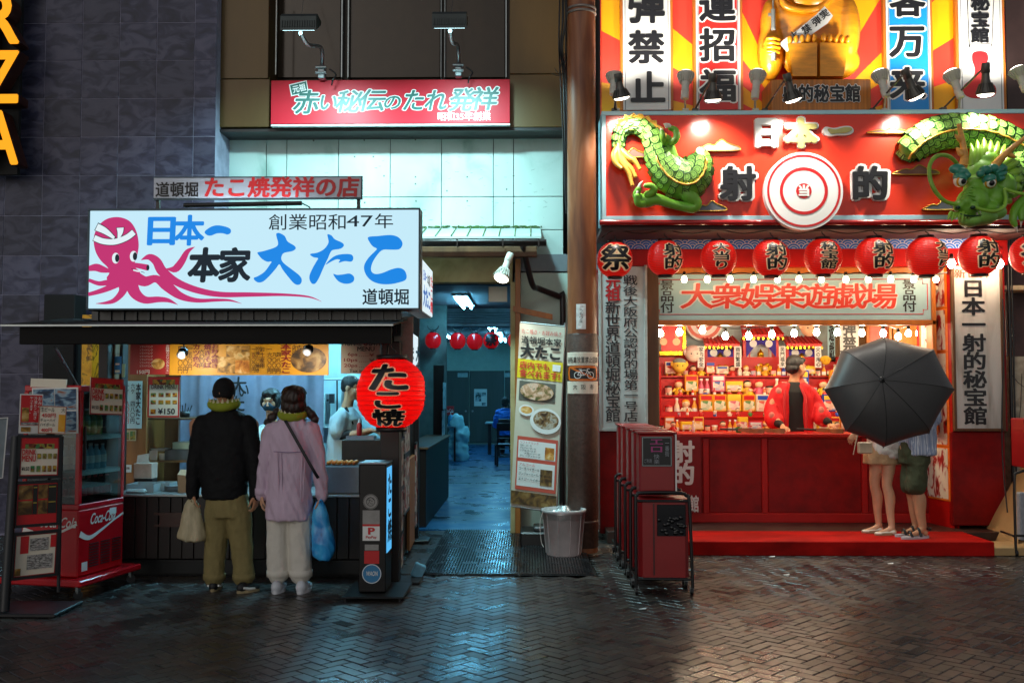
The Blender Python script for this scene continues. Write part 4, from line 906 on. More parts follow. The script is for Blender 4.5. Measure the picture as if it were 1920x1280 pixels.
cl_ = lambda x0, x1, yb, h, s=1: [(x0, yb), (x0 + .12 * (x1 - x0), yb - .3 * h), (x0 + .28 * (x1 - x0), yb - .55 * h), (x0 + .42 * (x1 - x0), yb - .5 * h), (x0 + .58 * (x1 - x0), yb - h), (x0 + .72 * (x1 - x0), yb - .7 * h), (x0 + .9 * (x1 - x0), yb - .45 * h), (x1, yb - .3 * h), (x1, yb), (x0 + .5 * (x1 - x0), yb + 1)]
cloud(cl_(1306, 1384, 284, 20), 0, 'light grey cloud cut-out between the dragon claw and the pale character')
cloud(cl_(1298, 1359, 396, 18), 2, 'dark slate cloud cut-out under the dragon foot'); cloud(cl_(1150, 1212, 296, 16), 1, 'taupe cloud cut-out behind the dragon tail')
cloud(cl_(1624, 1702, 251, 9), 3, 'thin brown cloud cut-out beside the upper dragon body'); cloud(cl_(1671, 1755, 328, 17), 3, 'brown cloud cut-out inside the loop of the dragon whisker')
cloud(cl_(1728, 1790, 394, 17), 2, 'dark cloud cut-out behind the dragon chin')
# ---- under the sign: waves, beams, blue sign
gp('soffit', 1128, 421, 1960, 430, 10.25, 11.2, pm('soffit_maroon', '#3a1210', .6), 0)
YW2 = 10.95
x0, z0, x1, z1 = RC(1168, 434, 1840, 466, YW2)
wv = thing('wave_band', 'blue band printed with white wave arcs above the paper lanterns', 'banner', ((x0 + x1) / 2, YW2, z0))
part('panel', MB().box(x0, YW2, z0, x1, YW2 + .02, z1), pm('wave_blue', '#1f78e0', .45, var=.2, scale=1.5), wv)
rw = .085; i = 0; mb = MB(); rows = int((z1 - z0) / (rw * .5)) + 1
for j in range(rows, -1, -1):
 zz = z0 + (j - .55) * rw * .5
 for i in range(int((x1 - x0) / (2 * rw)) + 2):
  xx = x0 + i * 2 * rw + (j % 2) * rw; yy = YW2 - .002 - (rows - j) * .0018
  for k, rr in enumerate((rw, rw * .91, rw * .68, rw * .60, rw * .38, rw * .30)):
   pts = clip([(xx + rr * math.cos(R(t)), zz + rr * math.sin(R(t))) for t in range(0, 181, 15)], x0, z0, x1, z1)
   if len(pts) > 2: mb.add([(a, yy - k * .0002, b) for a, b in pts], [tuple(range(len(pts)))], k % 2)
part('wave_print', mb, [M_halo, MT['wave_blue']], wv)
gp('beam', 1128, 466, 1880, 500, 11.0, 11.2, M_red); gp('beam', 1215, 500, 1752, 513, 11.1, 11.25, M_frameorange)
YL = 11.15
x0, z0, x1, z1 = RC(1218, 513, 1749, 600, YL)
bs = thing('pale_blue_sign', 'pale blue sign with red brush characters over the gallery opening', 'sign', ((x0 + x1) / 2, YL, z0))
part('panel', MB().box(x0, YL, z0, x1, YL + .03, z1, 0, .003), pm('pale_blue_sign_face', '#9fc4cc', .4, var=.05), bs)
mb = MB(); q = .065; c_ = .05; X0, X1, Z0, Z1 = x0 + .06, x1 - .06, z0 + q, z1 - q
loop = [(X0 + c_, Z0), (X1 - c_, Z0), (X1 - c_, Z0 + c_), (X1, Z0 + c_), (X1, Z1 - c_), (X1 - c_, Z1 - c_), (X1 - c_, Z1), (X0 + c_, Z1), (X0 + c_, Z1 - c_), (X0, Z1 - c_), (X0, Z0 + c_), (X0 + c_, Z0 + c_)]
mb.tube([(a, YL - .002, b) for a, b in loop], .006, 4, closed=True); part('border', mb, M_redink, bs)
xs_ = (1279, 1335, 1392, 1449, 1506, 1564, 1622)
for k, ch in enumerate('大衆娯楽遊戯場'):
 a, t, c, d = xs_[k], 534, xs_[k] + 55, 578
 mb = MB(); txt(ch, a, t, c, d, YL - .006, mb, off=.06, cell=True); part('halo', mb, M_halo, bs)
 mb = MB(); txt(ch, a, t, c, d, YL - .010, mb, off=.022, cell=True, shear=.06); part('character', mb, pm('vermilion', '#d8341c', .4, var=0), bs)
mb = MB(); vtxt('景品付', 1240, 524, 1262, 587, YL - .005, mb, off=.02); vtxt('景品付', 1694, 522, 1716, 585, YL - .005, mb, off=.02); part('lettering', mb, M_letter, bs)
gp('lintel', 1212, 600, 1756, 609, 11.12, 11.28, M_frameorange)
# ---- uprights: left wood post, right red side with posters
gp('post', 1213, 500, 1236, 812, 11.05, 11.3, M_wood); gp('post', 1749, 500, 1757, 815, 11.12, 11.3, M_frameorange)
def nameboard(a, t, c, d, Y, label, fr):
 x0, z0, x1, z1 = RC(a, t, c, d, Y); o = thing('name_board', label, 'sign', ((x0 + x1) / 2, Y, z0))
 part('panel', MB().box(x0 + .03, Y, z0 + .03, x1 - .03, Y + .03, z1 - .01), ramp_mat('weathered_board', [(.28, '#6f655a'), (.38, '#a8a49c'), (.5, '#c4c2bc'), (.8, '#cfcdc7')], 1.6, rough=.6, stretch=(3, 1, .5), bump=.08), o)
 for q in ((x0, z0, x0 + .03, z1), (x1 - .03, z0, x1, z1), (x0 + .0301, z0, x1 - .0301, z0 + .03)): part('frame', MB().box(q[0], Y - .012, q[1], q[2], Y + .03, q[3], 0, .003), fr, o)
 return o
nb = nameboard(1123, 497, 1214, 808, 11.0, 'tall weathered white board of brush writing next to the utility pole', pm('pale_frame', '#b7b3ab', .5))
mb = MB(); vtxt('元祖', 1137, 517, 1161, 564, 10.994, mb, off=.03, fill=.96); part('lettering', mb, M_redink, nb)
mb = MB(); vtxt('新世界道頓堀秘宝館', 1137, 564, 1161, 791, 10.994, mb, off=.014, fill=.94); part('lettering', mb, M_letter, nb)
mb = MB(); vtxt('戦後大阪府公認射的場第一号店', 1171, 516, 1194, 791, 10.994, mb, off=.010, fill=.9); part('lettering', mb, M_letter, nb)
nb = nameboard(1786, 497, 1882, 808, 10.95, 'tall weathered white board in a brown frame above the red side wall', M_wood)
mb = MB(); txt('新世界', 1789, 505, 1857, 521, 10.944, mb, off=.02); part('lettering', mb, pm('faded_red', '#c2553c', .5, var=0), nb)
mb = MB(); vtxt('日本一射的秘宝館', 1808, 524, 1846, 797, 10.944, mb, off=.03, fill=.9); part('lettering', mb, M_letter, nb)
gp('side_panel', 1785, 809, 1886, 985, 11.0, 11.9, M_deepred, .008); gp('side_panel', 1784, 430, 1890, 497, 11.05, 11.9, M_red)
gp('side_panel', 1125, 809, 1216, 1000, 11.06, 11.9, M_deepred)
gp('side_backing', 1786, 497, 1886, 808, 11.0, 11.9, M_deepred, 0); gp('side_backing', 1125, 497, 1214, 808, 11.05, 11.9, M_deepred, 0)
part('kick_step', MB().box(P(1130, 1000, 11.4).x, 10.72, 0, P(1900, 1000, 11.4).x, 11.6, .13, 0, .006), pm('step_tile', '#3a2620', .4, var=.3, scale=6), gl)
# return wall with theatrical posters, running back to the counter
xr_ = P(1786, 800, 11.0).x; xc_ = xr_ - .10
rw_ = part('return_wall', MB().add([(xr_, 11.0, .13), (xc_ - .03, 11.62, .13), (xc_ - .03, 11.62, 2.9), (xr_, 11.0, 2.9), (xr_ + .05, 11.0, .13), (xc_ + .05, 11.62, .13), (xc_ + .05, 11.62, 2.9), (xr_ + .05, 11.0, 2.9)], [(0, 1, 2, 3), (7, 6, 5, 4), (3, 2, 6, 7), (0, 4, 5, 1)]), M_red, gl)
M_actor = ramp_mat('theatre_print', [(.3, '#161014'), (.42, '#b01c16'), (.5, '#d8cfc0'), (.68, '#e2d6c2'), (.76, '#c83020')], 5.5, 'noise', stretch=(2.4, 2.4, 1.1))
pq = thing('theatre_poster', 'narrow orange-framed column of theatre prints on the red return wall', 'poster', (xr_ - .05, 11.3, .4))
def rp_(y0, y1, z0, z1, off):
 f_ = lambda y: xr_ - .006 - off + (xc_ - .03 - xr_) * (y - 11.0) / .62
 return [(f_(y0), y0, z0), (f_(y1), y1, z0), (f_(y1), y1, z1), (f_(y0), y0, z1)]
zs_ = [P(1770, y, 11.3).z for y in (935, 835, 747, 660, 580, 505)]
for k in range(5):
 part('print', MB().quad(*rp_(11.08, 11.52, zs_[k] + .02, zs_[k + 1] - .02, .004)), M_actor, pq)
 part('frame', MB().quad(*rp_(11.04, 11.56, zs_[k], zs_[k + 1] - .004, .001)), pm('orange_trim', '#e0701a', .4), pq)
# counter
YCt = 11.45
x0, z0, x1, z1 = RC(1252, 812, 1760, 976, YCt)
part('counter_front', MB().box(x0 - .25, YCt + .012, .13, x1, YCt + .05, z1 - .05), M_red, gl)
for a, c in ((1252, 1318), (1330, 1428), (1440, 1615), (1627, 1752)):
 u0, _, u1, _ = RC(a, 812, c, 976, YCt); part('panel', MB().box(u0, YCt + .004, .24, u1, YCt + .03, z1 - .06, 0, .006), M_deepred, gl)
for a, c in ((1318.5, 1329.5), (1428.5, 1439.5), (1615.5, 1626.5)):
 u0, _, u1, _ = RC(a, 812, c, 976, YCt); part('stile', MB().box(u0, YCt - .004, .235, u1, YCt + .04, z1 - .056, 0, .004), M_red, gl)
part('base_rail', MB().box(x0 - .2, YCt - .006, .131, x1, YCt + .04, .232, 0, .004), M_red, gl)
part('counter_top', MB().box(x0 - .3, YCt - .05, z1 - .045, x1, YCt + .55, z1, 0, .008), M_red, gl)
# red platform in front
c0, c1 = GX(1200, 1014, .14), GX(1859, 1014, .14)
mb = MB(); mb.box(c0.x, c0.y, .001, c1.x, 10.71, .14, 0, .006)
solo('red_platform', mb, pm('red_platform_paint', '#9c100c', .6, spec=.08, var=.4, scale=3, bump=.1, stretch=(.6, 1.6, 1)), 'low red wooden platform in front of the gallery counter', 'platform')
# interior shell
part('interior_wall', MB().box(1.35, 14.6, 0, 6.2, 14.65, 3.4), pm('interior_cream', '#d8b98c', .6, var=.1), gl); part('interior_wall', MB().box(1.35, 11.3, 0, 1.44, 14.6, 3.4), M_red, gl)
part('interior_wall', MB().box(5.9, 11.63, 0, 6.0, 14.6, 3.4), pm('room_wood', '#c8843a', .5, var=.2, scale=6, stretch=(3, 3, .1)), gl); part('interior_floor', MB().box(1.35, 11.5, .02, 6.2, 14.6, .129), M_wood, gl)
part('ceiling', MB().box(1.35, 11.2, 2.75, 6.2, 14.6, 2.8), pm('ceiling_cream', '#c8b090', .7), gl)
gp('roof_box', 1128, -90, 1886, 204, 10.9, 11.9, M_tandark, 0)
# ================================================================== red banner and flood lamps over the passage
YR = 11.22
x0, z0, x1, z1 = RC(508, 150, 956, 232, YR)
rb = thing('red_banner_sign', 'long red sign with teal brush lettering under two flood lamps', 'sign', ((x0 + x1) / 2, YR, z0))
part('panel', MB().box(x0, YR, z0, x1, YR + .06, z1, 0, .003), pm('red_banner', '#c01e2e', .4, var=.04, spec=.2), rb)
part('edge', MB().box(x0, YR + .01, z0 - .02, x1, YR + .07, z0 - .001), M_white, rb)
M_teal = pm('teal_ink', '#045a50', .4, var=0)
for s_, a, t, c, d in (('赤', 550, 172, 592, 213), ('い', 596, 176, 628, 208), ('秘', 630, 172, 672, 210), ('伝', 674, 170, 716, 208), ('の', 718, 178, 748, 206), ('た', 754, 170, 790, 208), ('れ', 796, 170, 832, 208), ('発', 842, 168, 882, 208), ('祥', 884, 166, 926, 206)):
 mb = MB(); txt(s_, a, t, c, d, YR - .004, mb, off=.065, cell=True, shear=.22); part('halo', mb, M_halo, rb)
 mb = MB(); txt(s_, a, t, c, d, YR - .008, mb, off=.022, cell=True, shear=.22); part('character', mb, M_teal, rb)
mb = MB(); txt('昭和35年創業', 821, 211, 920, 226, YR - .004, mb, off=.02); part('lettering', mb, M_halo, rb)
q = [XZ(*t, YR)  for t in ((542, 159), (575, 151), (579, 174), (546, 181))]; q2 = [XZ(*t, YR) for t in ((544, 160.5), (574, 153), (577, 172.5), (548, 179))]
mb = MB(); mb.add([(a, YR - .003, b) for a, b in q], [(0, 1, 2, 3)]); part('tag_edge', mb, M_halo, rb)
mb = MB(); mb.add([(a, YR - .005, b) for a, b in q2], [(0, 1, 2, 3)]); part('tag_print', mb, M_teal, rb)
p = P(561, 166, YR - .009); mb = MB(); put(mb, '元祖', -.075, -.04, .075, .04, 0, 0, .03, M=Matrix.Translation(p) @ Matrix.Rotation(R(-13), 4, 'Y')); part('lettering', mb, M_halo, rb)
def spot(o, loc, aim, W, ang=100, r=.05, col=(1, .93, .82), blend=.7):
 l = bpy.data.lights.new('lamp_light', 'SPOT'); l.energy = W; l.spot_size = R(ang); l.spot_blend = blend; l.shadow_soft_size = r; l.color = col
 q = bpy.data.objects.new('lamp_light', l); COL.objects.link(q); q.parent = o; q.location = Vector(loc) - ORG[o.name]
 q.rotation_euler = (Vector(aim) - Vector(loc)).to_track_quat('-Z', 'Y').to_euler(); return q
CYAN = (.50, .93, 1.0)
for k, (bx, by, hx, hy, ex, ey) in enumerate(((530, 597, 30, 64, 604, 140), (812, 876, 26, 60, 860, 136))):
 Yf = 9.8; x0, z0, x1, z1 = RC(bx, hx, by, hy, Yf)
 fl = thing('flood_lamp', ('dark flood lamp on a bent arm above the start of the red banner', 'dark flood lamp on a straighter arm above the end of the red banner')[k], 'lamp', ((x0 + x1) / 2, Yf, z0), 'flood lamps over the red banner')
 mb = MB(); mb.loft([[Vector((a, Yf - .10, z0)), Vector((a, Yf + .12, z0 + .13)), Vector((a, Yf + .14, z1 - .01)), Vector((a, Yf - .05, z1)), Vector((a, Yf - .10, z1 - .04))] for a in (x0, x1)], sm=False)
 part('housing', mb, pm('flood_housing', '#2b3434', .4, metal=.3), fl)
 for i in range(14): a = x0 + .02 + (x1 - x0 - .04) * i / 13; part('fin', MB().box(a - .004, Yf - .115, z0 + .035, a + .004, Yf - .098, z0 + .10), MT['flood_housing'], fl)
 part('lens', MB().quad((x0 + .02, Yf - .08, z0 + .006), (x1 - .02, Yf - .08, z0 + .006), (x1 - .02, Yf + .11, z0 + .118), (x0 + .02, Yf + .11, z0 + .118)), em('flood_lens', '#c8f6ff', 8), fl)
 j = P(ex, ey, 11.15); e_ = P((bx + by) / 2 + (14 if k == 0 else 4), hy + 20, 10.3)
 part('arm', MB().tube(spline([tuple(P((bx + by) / 2, hy - 2, 9.95)), tuple(e_), tuple(P(ex - 2, ey - 50, 10.85)), tuple(P(ex, ey - 20, 11.1)), tuple(j)], 5, False), .022, 8), M_steel, fl)
 part('clamp', MB().box(j.x - .04, j.y - .06, j.z - .06, j.x + .04, j.y + .05, j.z + .09, 0, .01).cyl((j.x - .06, j.y - .07, j.z), (j.x + .06, j.y - .07, j.z), .018).cyl((j.x - .06, j.y - .07, j.z + .06), (j.x + .06, j.y - .07, j.z + .06), .018), M_steel, fl)
 part('cable', MB().tube(spline([tuple(P(ex + 14, ey - 10, 11.1)), tuple(P(ex + 26, ey + 0, 11.08)), tuple(P(ex + 20, ey + 10, 11.05)), tuple(P(ex + 18, ey + 20, 11.1))], 5, False), .009, 6), M_black, fl)
 part('stay_wire', MB().tube([P((bx + by) / 2 + 2, hx, 10.6), P((bx + by) / 2 + 10, -40, 11.3)], .003, 4), M_alu, fl)
 l = bpy.data.lights.new('lamp_light', 'AREA'); l.shape = 'RECTANGLE'; l.size = .32; l.size_y = .16; l.energy = 95; l.color = CYAN; l.spread = R(135)
 q = bpy.data.objects.new('lamp_light', l); COL.objects.link(q); q.parent = fl; loc = Vector(((x0 + x1) / 2, Yf + .02, z0 + .03)); q.location = loc - ORG[fl.name]
 q.rotation_euler = (Vector((loc.x, loc.y + 1, loc.z - 2.3)) - loc).to_track_quat('-Z', 'Y').to_euler()
part_cable = MB().tube([P(519, -30, 11.3), P(517, 140, 11.3)], .008, 5); solo('wall_cable', part_cable, pm('pale_cable', '#c8c8c0', .5), 'thin pale cable running straight down the bronze facade edge', 'cable')
# ---- reflector lamps: a builder, pointing along d
M_lampbody = pm('lamp_body_white', '#c9c5b8', .35, var=.05); M_lampgrey = pm('lamp_body_grey', '#57544e', .4, metal=.4); M_lens = em('lamp_lens', '#fff2dc', 9)
def par_lamp(label, head, tail, Y, foot, W, aim, grey=False, group='reflector lamps along the top of the red sign', Yh=None, ang=110):
 h = P(*head, Y if Yh is None else Yh); t = P(*tail, Y); o = thing('reflector_lamp', label, 'lamp', t, group)
 d = (h - t).normalized(); L = (h - t).length; u = Matrix.Translation(t) @ d.to_track_quat('Z', 'Y').to_matrix().to_4x4(); m = M_lampgrey if grey else M_lampbody
 def pr(nm, prof, mm):
  b = MB().lathe(prof, (0, 0, 0), 18); b.xf(u); return part(nm, b, mm, o)
 pr('socket', [(.0, 0), (.036, 0), (.04, .01), (.042, L * .3), (.034, L * .32)], m)
 pr('body', [(.036, L * .32), (.038, L * .5), (.055, L * .7), (.085, L * .9), (.088, L * .95), (.08, L * .952)], m)
 b = MB()
 for k in range(18):
  a = 2 * math.pi * k / 18; c, s_ = math.cos(a), math.sin(a); w_ = .004
  b.add([(c * r_ - s_ * w_ * q, s_ * r_ + c * w_ * q, z) for q in (-1, 1) for r_, z in ((.050, L * .62), (.088, L * .90), (.095, L * .90), (.062, L * .62))], [(0, 1, 2, 3), (7, 6, 5, 4), (0, 4, 5, 1), (2, 6, 7, 3), (3, 7, 4, 0)])
 b.xf(u); part('cooling_fin', b, m, o)
 pr('lens', [(.079, L * .953), (.07, L * .99), (.045, L * 1.03), (.001, L * 1.045)], M_lens)
 if foot:
  f = P(*foot, 10.24); part('arm', MB().tube([t + d * .03, f], .011, 6), m, o); part('foot', MB().box(f.x - .03, f.y - .03, f.z - .02, f.x + .03, f.y + .03, f.z + .01, 0, .004), m, o)
 spot(o, t + d * (L * 1.1), aim, W, ang, .07); return o
DN, UP = 9.75, 10.05
for k, (hd, tl, ft, ax, lab) in enumerate((((1166, 186), (1158, 138), (1152, 206), 1180, 'grey reflector lamp hanging forward before the first white sign'), ((1337, 190), (1336, 138), (1303, 206), 1330, 'grey reflector lamp hanging before the red upright sign'),
  ((1488, 190), (1474, 138), (1434, 206), 1480, 'grey reflector lamp hanging before the statue plinth'), ((1719, 184), (1695, 130), (1635, 206), 1690, 'grey reflector lamp hanging before the blue upright sign'), ((1848, 180), (1848, 118), (1768, 204), 1850, 'grey reflector lamp hanging before the red gourd print'))):
 par_lamp(lab, hd, tl, DN, ft, 105, P(ax, 330, 10.2), True, Yh=DN + .06)
for k, (hd, tl, ft, ax, lab) in enumerate((((1152, 138), (1150, 178), (1156, 206), 1150, 'small pale reflector lamp turned up beside the utility pole'), ((1286, 136), (1284, 186), (1285, 206), 1270, 'pale reflector lamp turned up between the white and red signs'), ((1421, 134), (1415, 186), (1416, 206), 1420, 'pale reflector lamp turned up beside the oak plinth'),
  ((1648, 134), (1662, 182), (1658, 206), 1620, 'pale reflector lamp turned up between statue and blue sign'), ((1782, 134), (1802, 184), (1798, 206), 1760, 'pale reflector lamp turned up beside the gourd sign'), ((1906, 128), (1924, 172), (1926, 206), 1860, 'pale reflector lamp turned up at the outer end of the sign'))):
 par_lamp(lab, hd, tl, UP, ft, 85, P(ax, 20, 10.78), False, Yh=UP + .05)
par_lamp('white reflector lamp under the gutter lighting the passage entrance', (939, 524), (957, 476), 10.75, None, 40, P(950, 990, 10.4), False, group=None, Yh=10.6)
# ---- fluorescent lamps of the passage
for k, (px, Y0, Y1, lab) in enumerate(((870, 14.3, 16.2, 'first long fluorescent lamp on the passage ceiling'), (922, 20.8, 22.4, 'second fluorescent lamp seen just under the louvred bulkhead'), (934, 23.6, 25.2, 'third fluorescent lamp deep on the passage ceiling'), (942, 26.2, 27.8, 'deepest fluorescent lamp on the passage ceiling'), (835, 24.4, 26.0, 'lone fluorescent lamp on the other side of the deep passage ceiling'))):
 xx = P(px, 570, (Y0 + Y1) / 2).x; o = thing('ceiling_lamp', lab, 'lamp', (xx, Y0, 3.0), 'fluorescent lamps of the passage')
 part('housing', MB().box(xx - .11, Y0, 2.985, xx + .11, Y1, 3.018), M_white, o)
 for s_ in (-.06, .06): part('tube', MB().tube([(xx + s_, Y0 + .05, 2.955), (xx + s_, Y1 - .05, 2.955)], .02, 8), em('passage_tube', '#74d4ff', 56), o)
# ---- bulbs of the gallery
M_bulb = em('bulb_glow', '#ffe0ac', 46); M_bulb2 = em('bulb_glow_strong', '#ffe8c4', 180); M_socket = pm('bulb_socket', '#1b1712', .5)
def bulb_proto():
 o = thing('light_bulb', 'bare glowing bulb', 'light bulb', (0, 0, 0)); part('bulb', MB().lathe([(.001, -.052), (.018, -.048), (.029, -.032), (.032, -.018), (.027, .002), (.014, .022)], (0, 0, 0), 10), M_bulb, o)
 part('socket', MB().lathe([(.015, .022), (.019, .03), (.018, .062), (.008, .07)], (0, 0, 0), 10), M_socket, o); return o
bp0 = None
def bulb(px, py, Y, label, group, s=1.):
 global bp0
 if bp0 is None: bp0 = bulb_proto(); o = bp0
 else: o = dup(bp0)
 o.location = P(px, py, Y); o.scale = (s, s, s); tag(o, label, None, group)
 if s > 1:
  for k in [x for x in bpy.data.objects if x.parent == o and x.name.startswith('bulb')]: k.material_slots[0].link = 'OBJECT'; k.material_slots[0].material = M_bulb2
 return o
ords = ('first', 'second', 'third', 'fourth', 'fifth', 'sixth', 'seventh', 'eighth', 'ninth', 'tenth', 'eleventh', 'twelfth', 'thirteenth', 'fourteenth')
up = (1283, 1326, 1369, 1413, 1458, 1498, 1540, 1586, 1628, 1670, 1713, 1755)
for k, px in enumerate(up): bulb(px, 521 + .25 * math.sin(k * 2), 10.75, '%s glowing bulb from the pole along the string before the pale blue sign' % ords[k], 'bulbs strung before the pale blue sign')
lo = ((1238, 622, 11.5), (1274, 620, 11.6), (1317, 616, 11.8), (1360, 627, 11.7), (1404, 627, 11.7), (1447, 624, 11.7), (1489, 622, 11.7), (1531, 620, 11.7), (1570, 620, 11.7), (1616, 621, 11.7), (1656, 622, 11.7), (1684, 628, 12.2), (1703, 622, 12.6), (1722, 622, 12.9))
for k, (px, py, Y) in enumerate(lo): bulb(px, py, Y, '%s glowing bulb from the wooden post along the string inside the gallery opening' % ords[k], 'bulbs strung inside the gallery opening', 1.15)
for k, (px, lab) in enumerate(((1784, 'bright bulb glowing just under the eaves between the last two full lanterns'), (1874, 'bright bulb glowing beyond the last full lantern by the outer wall'))): bulb(px, 491, 10.7, lab, 'bright bulbs beside the last lantern', 1.3)
def wire(nm, pts, lab, r=.004, n=8):
 solo(nm, MB().tube(spline([tuple(p) for p in pts], n, False), r, 5), M_black, lab, 'cable')
wire('bulb_cable', [P(1230, 512, 10.76)] + [P(px + dx, 514 - (3 if dx else 0), 10.76) for px in up for dx in (0, 21)], 'black cable carrying the bulbs before the pale blue sign', .006, 3)
wire('bulb_cable', [P(1230, 611, 11.5)] + [P(px, py - 12, Y) for px, py, Y in lo], 'black cable carrying the bulbs inside the gallery opening', .005, 4)
# ---- paper lanterns
def paper(name, col, t=.55, e=.0):
 if name in MT: return MT[name]
 m = bpy.data.materials.new(name); m.use_nodes = True; MT[name] = m; n = m.node_tree.nodes; l = m.node_tree.links; b = n['Principled BSDF']
 b.inputs['Base Color'].default_value = C(col); b.inputs['Roughness'].default_value = .38; b.inputs['Emission Color'].default_value = C(col); b.inputs['Emission Strength'].default_value = e
 tr = n.new('ShaderNodeBsdfTranslucent'); tr.inputs[0].default_value = C(col); x = n.new('ShaderNodeMixShader'); x.inputs[0].default_value = t
 l.new(b.outputs[0], x.inputs[1]); l.new(tr.outputs[0], x.inputs[2]); l.new(x.outputs[0], n['Material Output'].inputs[0]); return m
def lantern_mesh(rx, rz, ribs, wob=0., n=32):
 prof = []; m = ribs * 3
 for k in range(m + 1):
  t = -1 + 2 * k / m; z = t * rz; r = rx * (1 - abs(t * .965) ** 2.35) ** .5
  r += rx * .016 * (1 if k % 3 == 0 else -.2); prof.append((max(r, rx * .32), z))
 b = MB().lathe(prof, (0, 0, 0), n)
 if wob:
  rr = random.Random(8); b.v = [(x * (1 + wob * noise.noise((x * 5, y * 5, z * 14))), y * (1 + wob * noise.noise((x * 5, y * 5, z * 14))), z + rz * wob * .5 * noise.noise((x * 4, y * 4 + 7, z * 6))) for x, y, z in b.v]
 return b
def wrap(mb, rx, rz, rot=0., lift=.006):
 """bend flat print on y=0 round the lantern's face"""
 mb = subdiv(mb, rx * .12); v = []
 for x, y, z in mb.v:
  a = x / rx + rot; t = max(-.96, min(.96, z / rz)); r = rx * (1 - abs(t * .965) ** 2.35) ** .5 + lift - y
  v.append((r * math.sin(a), -r * math.cos(a), z))
 mb.v = v; return mb
M_lhalo = paper('lantern_white', '#f2e4c0', .55, .22)
def lantern(label, group, px, py, Y, rx, rz, chars, mat, rot=0., ribs=14, wob=0., bulb_=None, cap=.42, off=.03, hoff=.085, cells=None, capm=None, name='paper_lantern', wid=.62, gap=1.0):
 c = P(px, py, Y); o = thing(name, label, 'lantern', (0, 0, 0), group)
 part('shade', lantern_mesh(rx, rz, ribs, wob), mat, o)
 if ribs > 12:
  h = MB()
  for k in range(1, ribs):
   t = -1 + 2 * k / ribs; q = rx * (1 - abs(t * .965) ** 2.35) ** .5 + rx * .016
   if q > rx * .4: h.tube([(q * math.cos(a), q * math.sin(a), t * rz) for a in [2 * math.pi * i / 28 for i in range(28)]], rx * .007, 4, closed=True)
  tag(part('rib', h, pm('lantern_rib', '#7a0c0a', .5, var=0), o), kind='stuff')
 for s_ in (-1, 1): part('cap', MB().lathe([(rx * cap * .9, 0), (rx * cap, .0), (rx * cap, rz * .13), (rx * cap * .9, rz * .13)] , (0, 0, rz * (.955 if s_ > 0 else -1.085)), 20), capm or M_black, o)
 part('hook', MB().tube(spline([(0, 0, rz * 1.06), (rx * .12, 0, rz * 1.18), (0, 0, rz * 1.28), (-rx * .05, 0, rz * 1.42)], 4, False), .006, 5), M_black, o)
 if bulb_: part('bulb', MB().sph((0, 0, rz * .0), (rx * .2, rx * .2, rx * .28), 10, 8), bulb_, o)
 if chars:
  n_ = len(chars); H = rz * 1.5; cs = cells or [(-rx * wid, H / 2 - H * (i + 1) / n_ * gap, rx * wid, H / 2 - H * i / n_ * gap) for i in range(n_)]
  h = MB(); k = MB()
  for ch, (a, b, c_, d) in zip(chars, cs):
   g_ = (d - b) * .05
   put(h, ch, a, b + g_, c_, d - g_, 0, 0, hoff, cell=True); put(k, ch, a, b + g_, c_, d - g_, -.0035, 0, off, cell=True)
  if hoff: part('halo', wrap(h, rx, rz, rot, .0075), M_lhalo, o)
  part('lettering', wrap(k, rx, rz, rot, .0095), M_letter, o)
 o.location = c; return o
M_lred = paper('lantern_red', '#d81e14', .3, .5)
Yg = 10.3; k_ = Yg / F
GLN = ((1153, 487, 33, ('祭',), 0, 'red lantern marked 祭 hanging next to the utility pole'), (1247, 484, 33, ('射', '的'), .42, 'red 射的 lantern over the wooden post, second from the pole'), (1347, 484, 33, ('大', '当', 'り'), 0, 'red 大当り lantern squarely facing the street, third from the pole'), (1446, 484, 34, ('射', '的'), .12, 'red 射的 lantern between 大当り and 秘宝館 lanterns'),
  (1543, 482, 34, ('秘', '宝', '館'), .1, 'red lantern marked 秘宝館 under the bullseye board'), (1640, 481, 35, ('射', '的'), .22, 'red 射的 lantern over the umbrella, just past the 秘宝館 lantern'), (1737, 481, 36, ('大', '当', 'り'), .62, 'red 大当り lantern turned away toward the side wall'), (1836, 479, 36, ('射', '的'), .12, 'red 射的 lantern under the chin of the dragon'), (1931, 478, 35, ('祭',), .1, 'red lantern cut off by the picture edge below the dragon claw'))
for px, py, r, ch, rot, lab in GLN: lantern(lab, 'red lanterns in a row under the red sign', px, py, Yg, r * k_, r * k_ * 1.0, ch, M_lred, rot, ribs=22, wid=.82 if len(ch) == 1 else (.52 if len(ch) == 2 else .42), gap=1.0, off=.028, hoff=.085)
wire('lantern_cable', [P(1128, 446, Yg)] + [P(px + dx, 432 + (6 if dx else 0), Yg + .03) for px, *_ in GLN for dx in (0, 48)], 'black cable sagging between the hooks of the red lanterns', .006, 4)
for px, py, *_ in GLN: pass
M_bigl = paper('big_lantern_paper', '#c80c12', .72, .04)
rB = 64 * 8.0 / F
lantern('big tattered red lantern lettered たこ焼 on the post at the stall corner', None, 734, 737, 8.0, rB, 66 * 8.0 / F, ('た', 'こ', '焼'), M_bigl, .03, ribs=15, wob=.034, bulb_=em('lantern_bulb', '#ffd890', 34), cap=.46, off=.04, hoff=.085,
  cells=((-.15, .01, .15, .235), (-.115, -.13, .115, .03), (-.13, -.262, .13, -.125)), name='big_paper_lantern')
hk = P(734, 652, 8.0); wire('lantern_hanger', [hk + Vector((-.03, 0, .02)), hk + Vector((-.035, .02, -.05)), P(730, 668, 8.0)], 'bent black wire hanger above the big stall lantern', .01)
M_redpl = pm('red_plastic_glow', '#b00c14', .18, var=.05, coat=.4, em=.45); Yp = 16.15  # plastic shades without lamps, given a glow of their own to lighten them
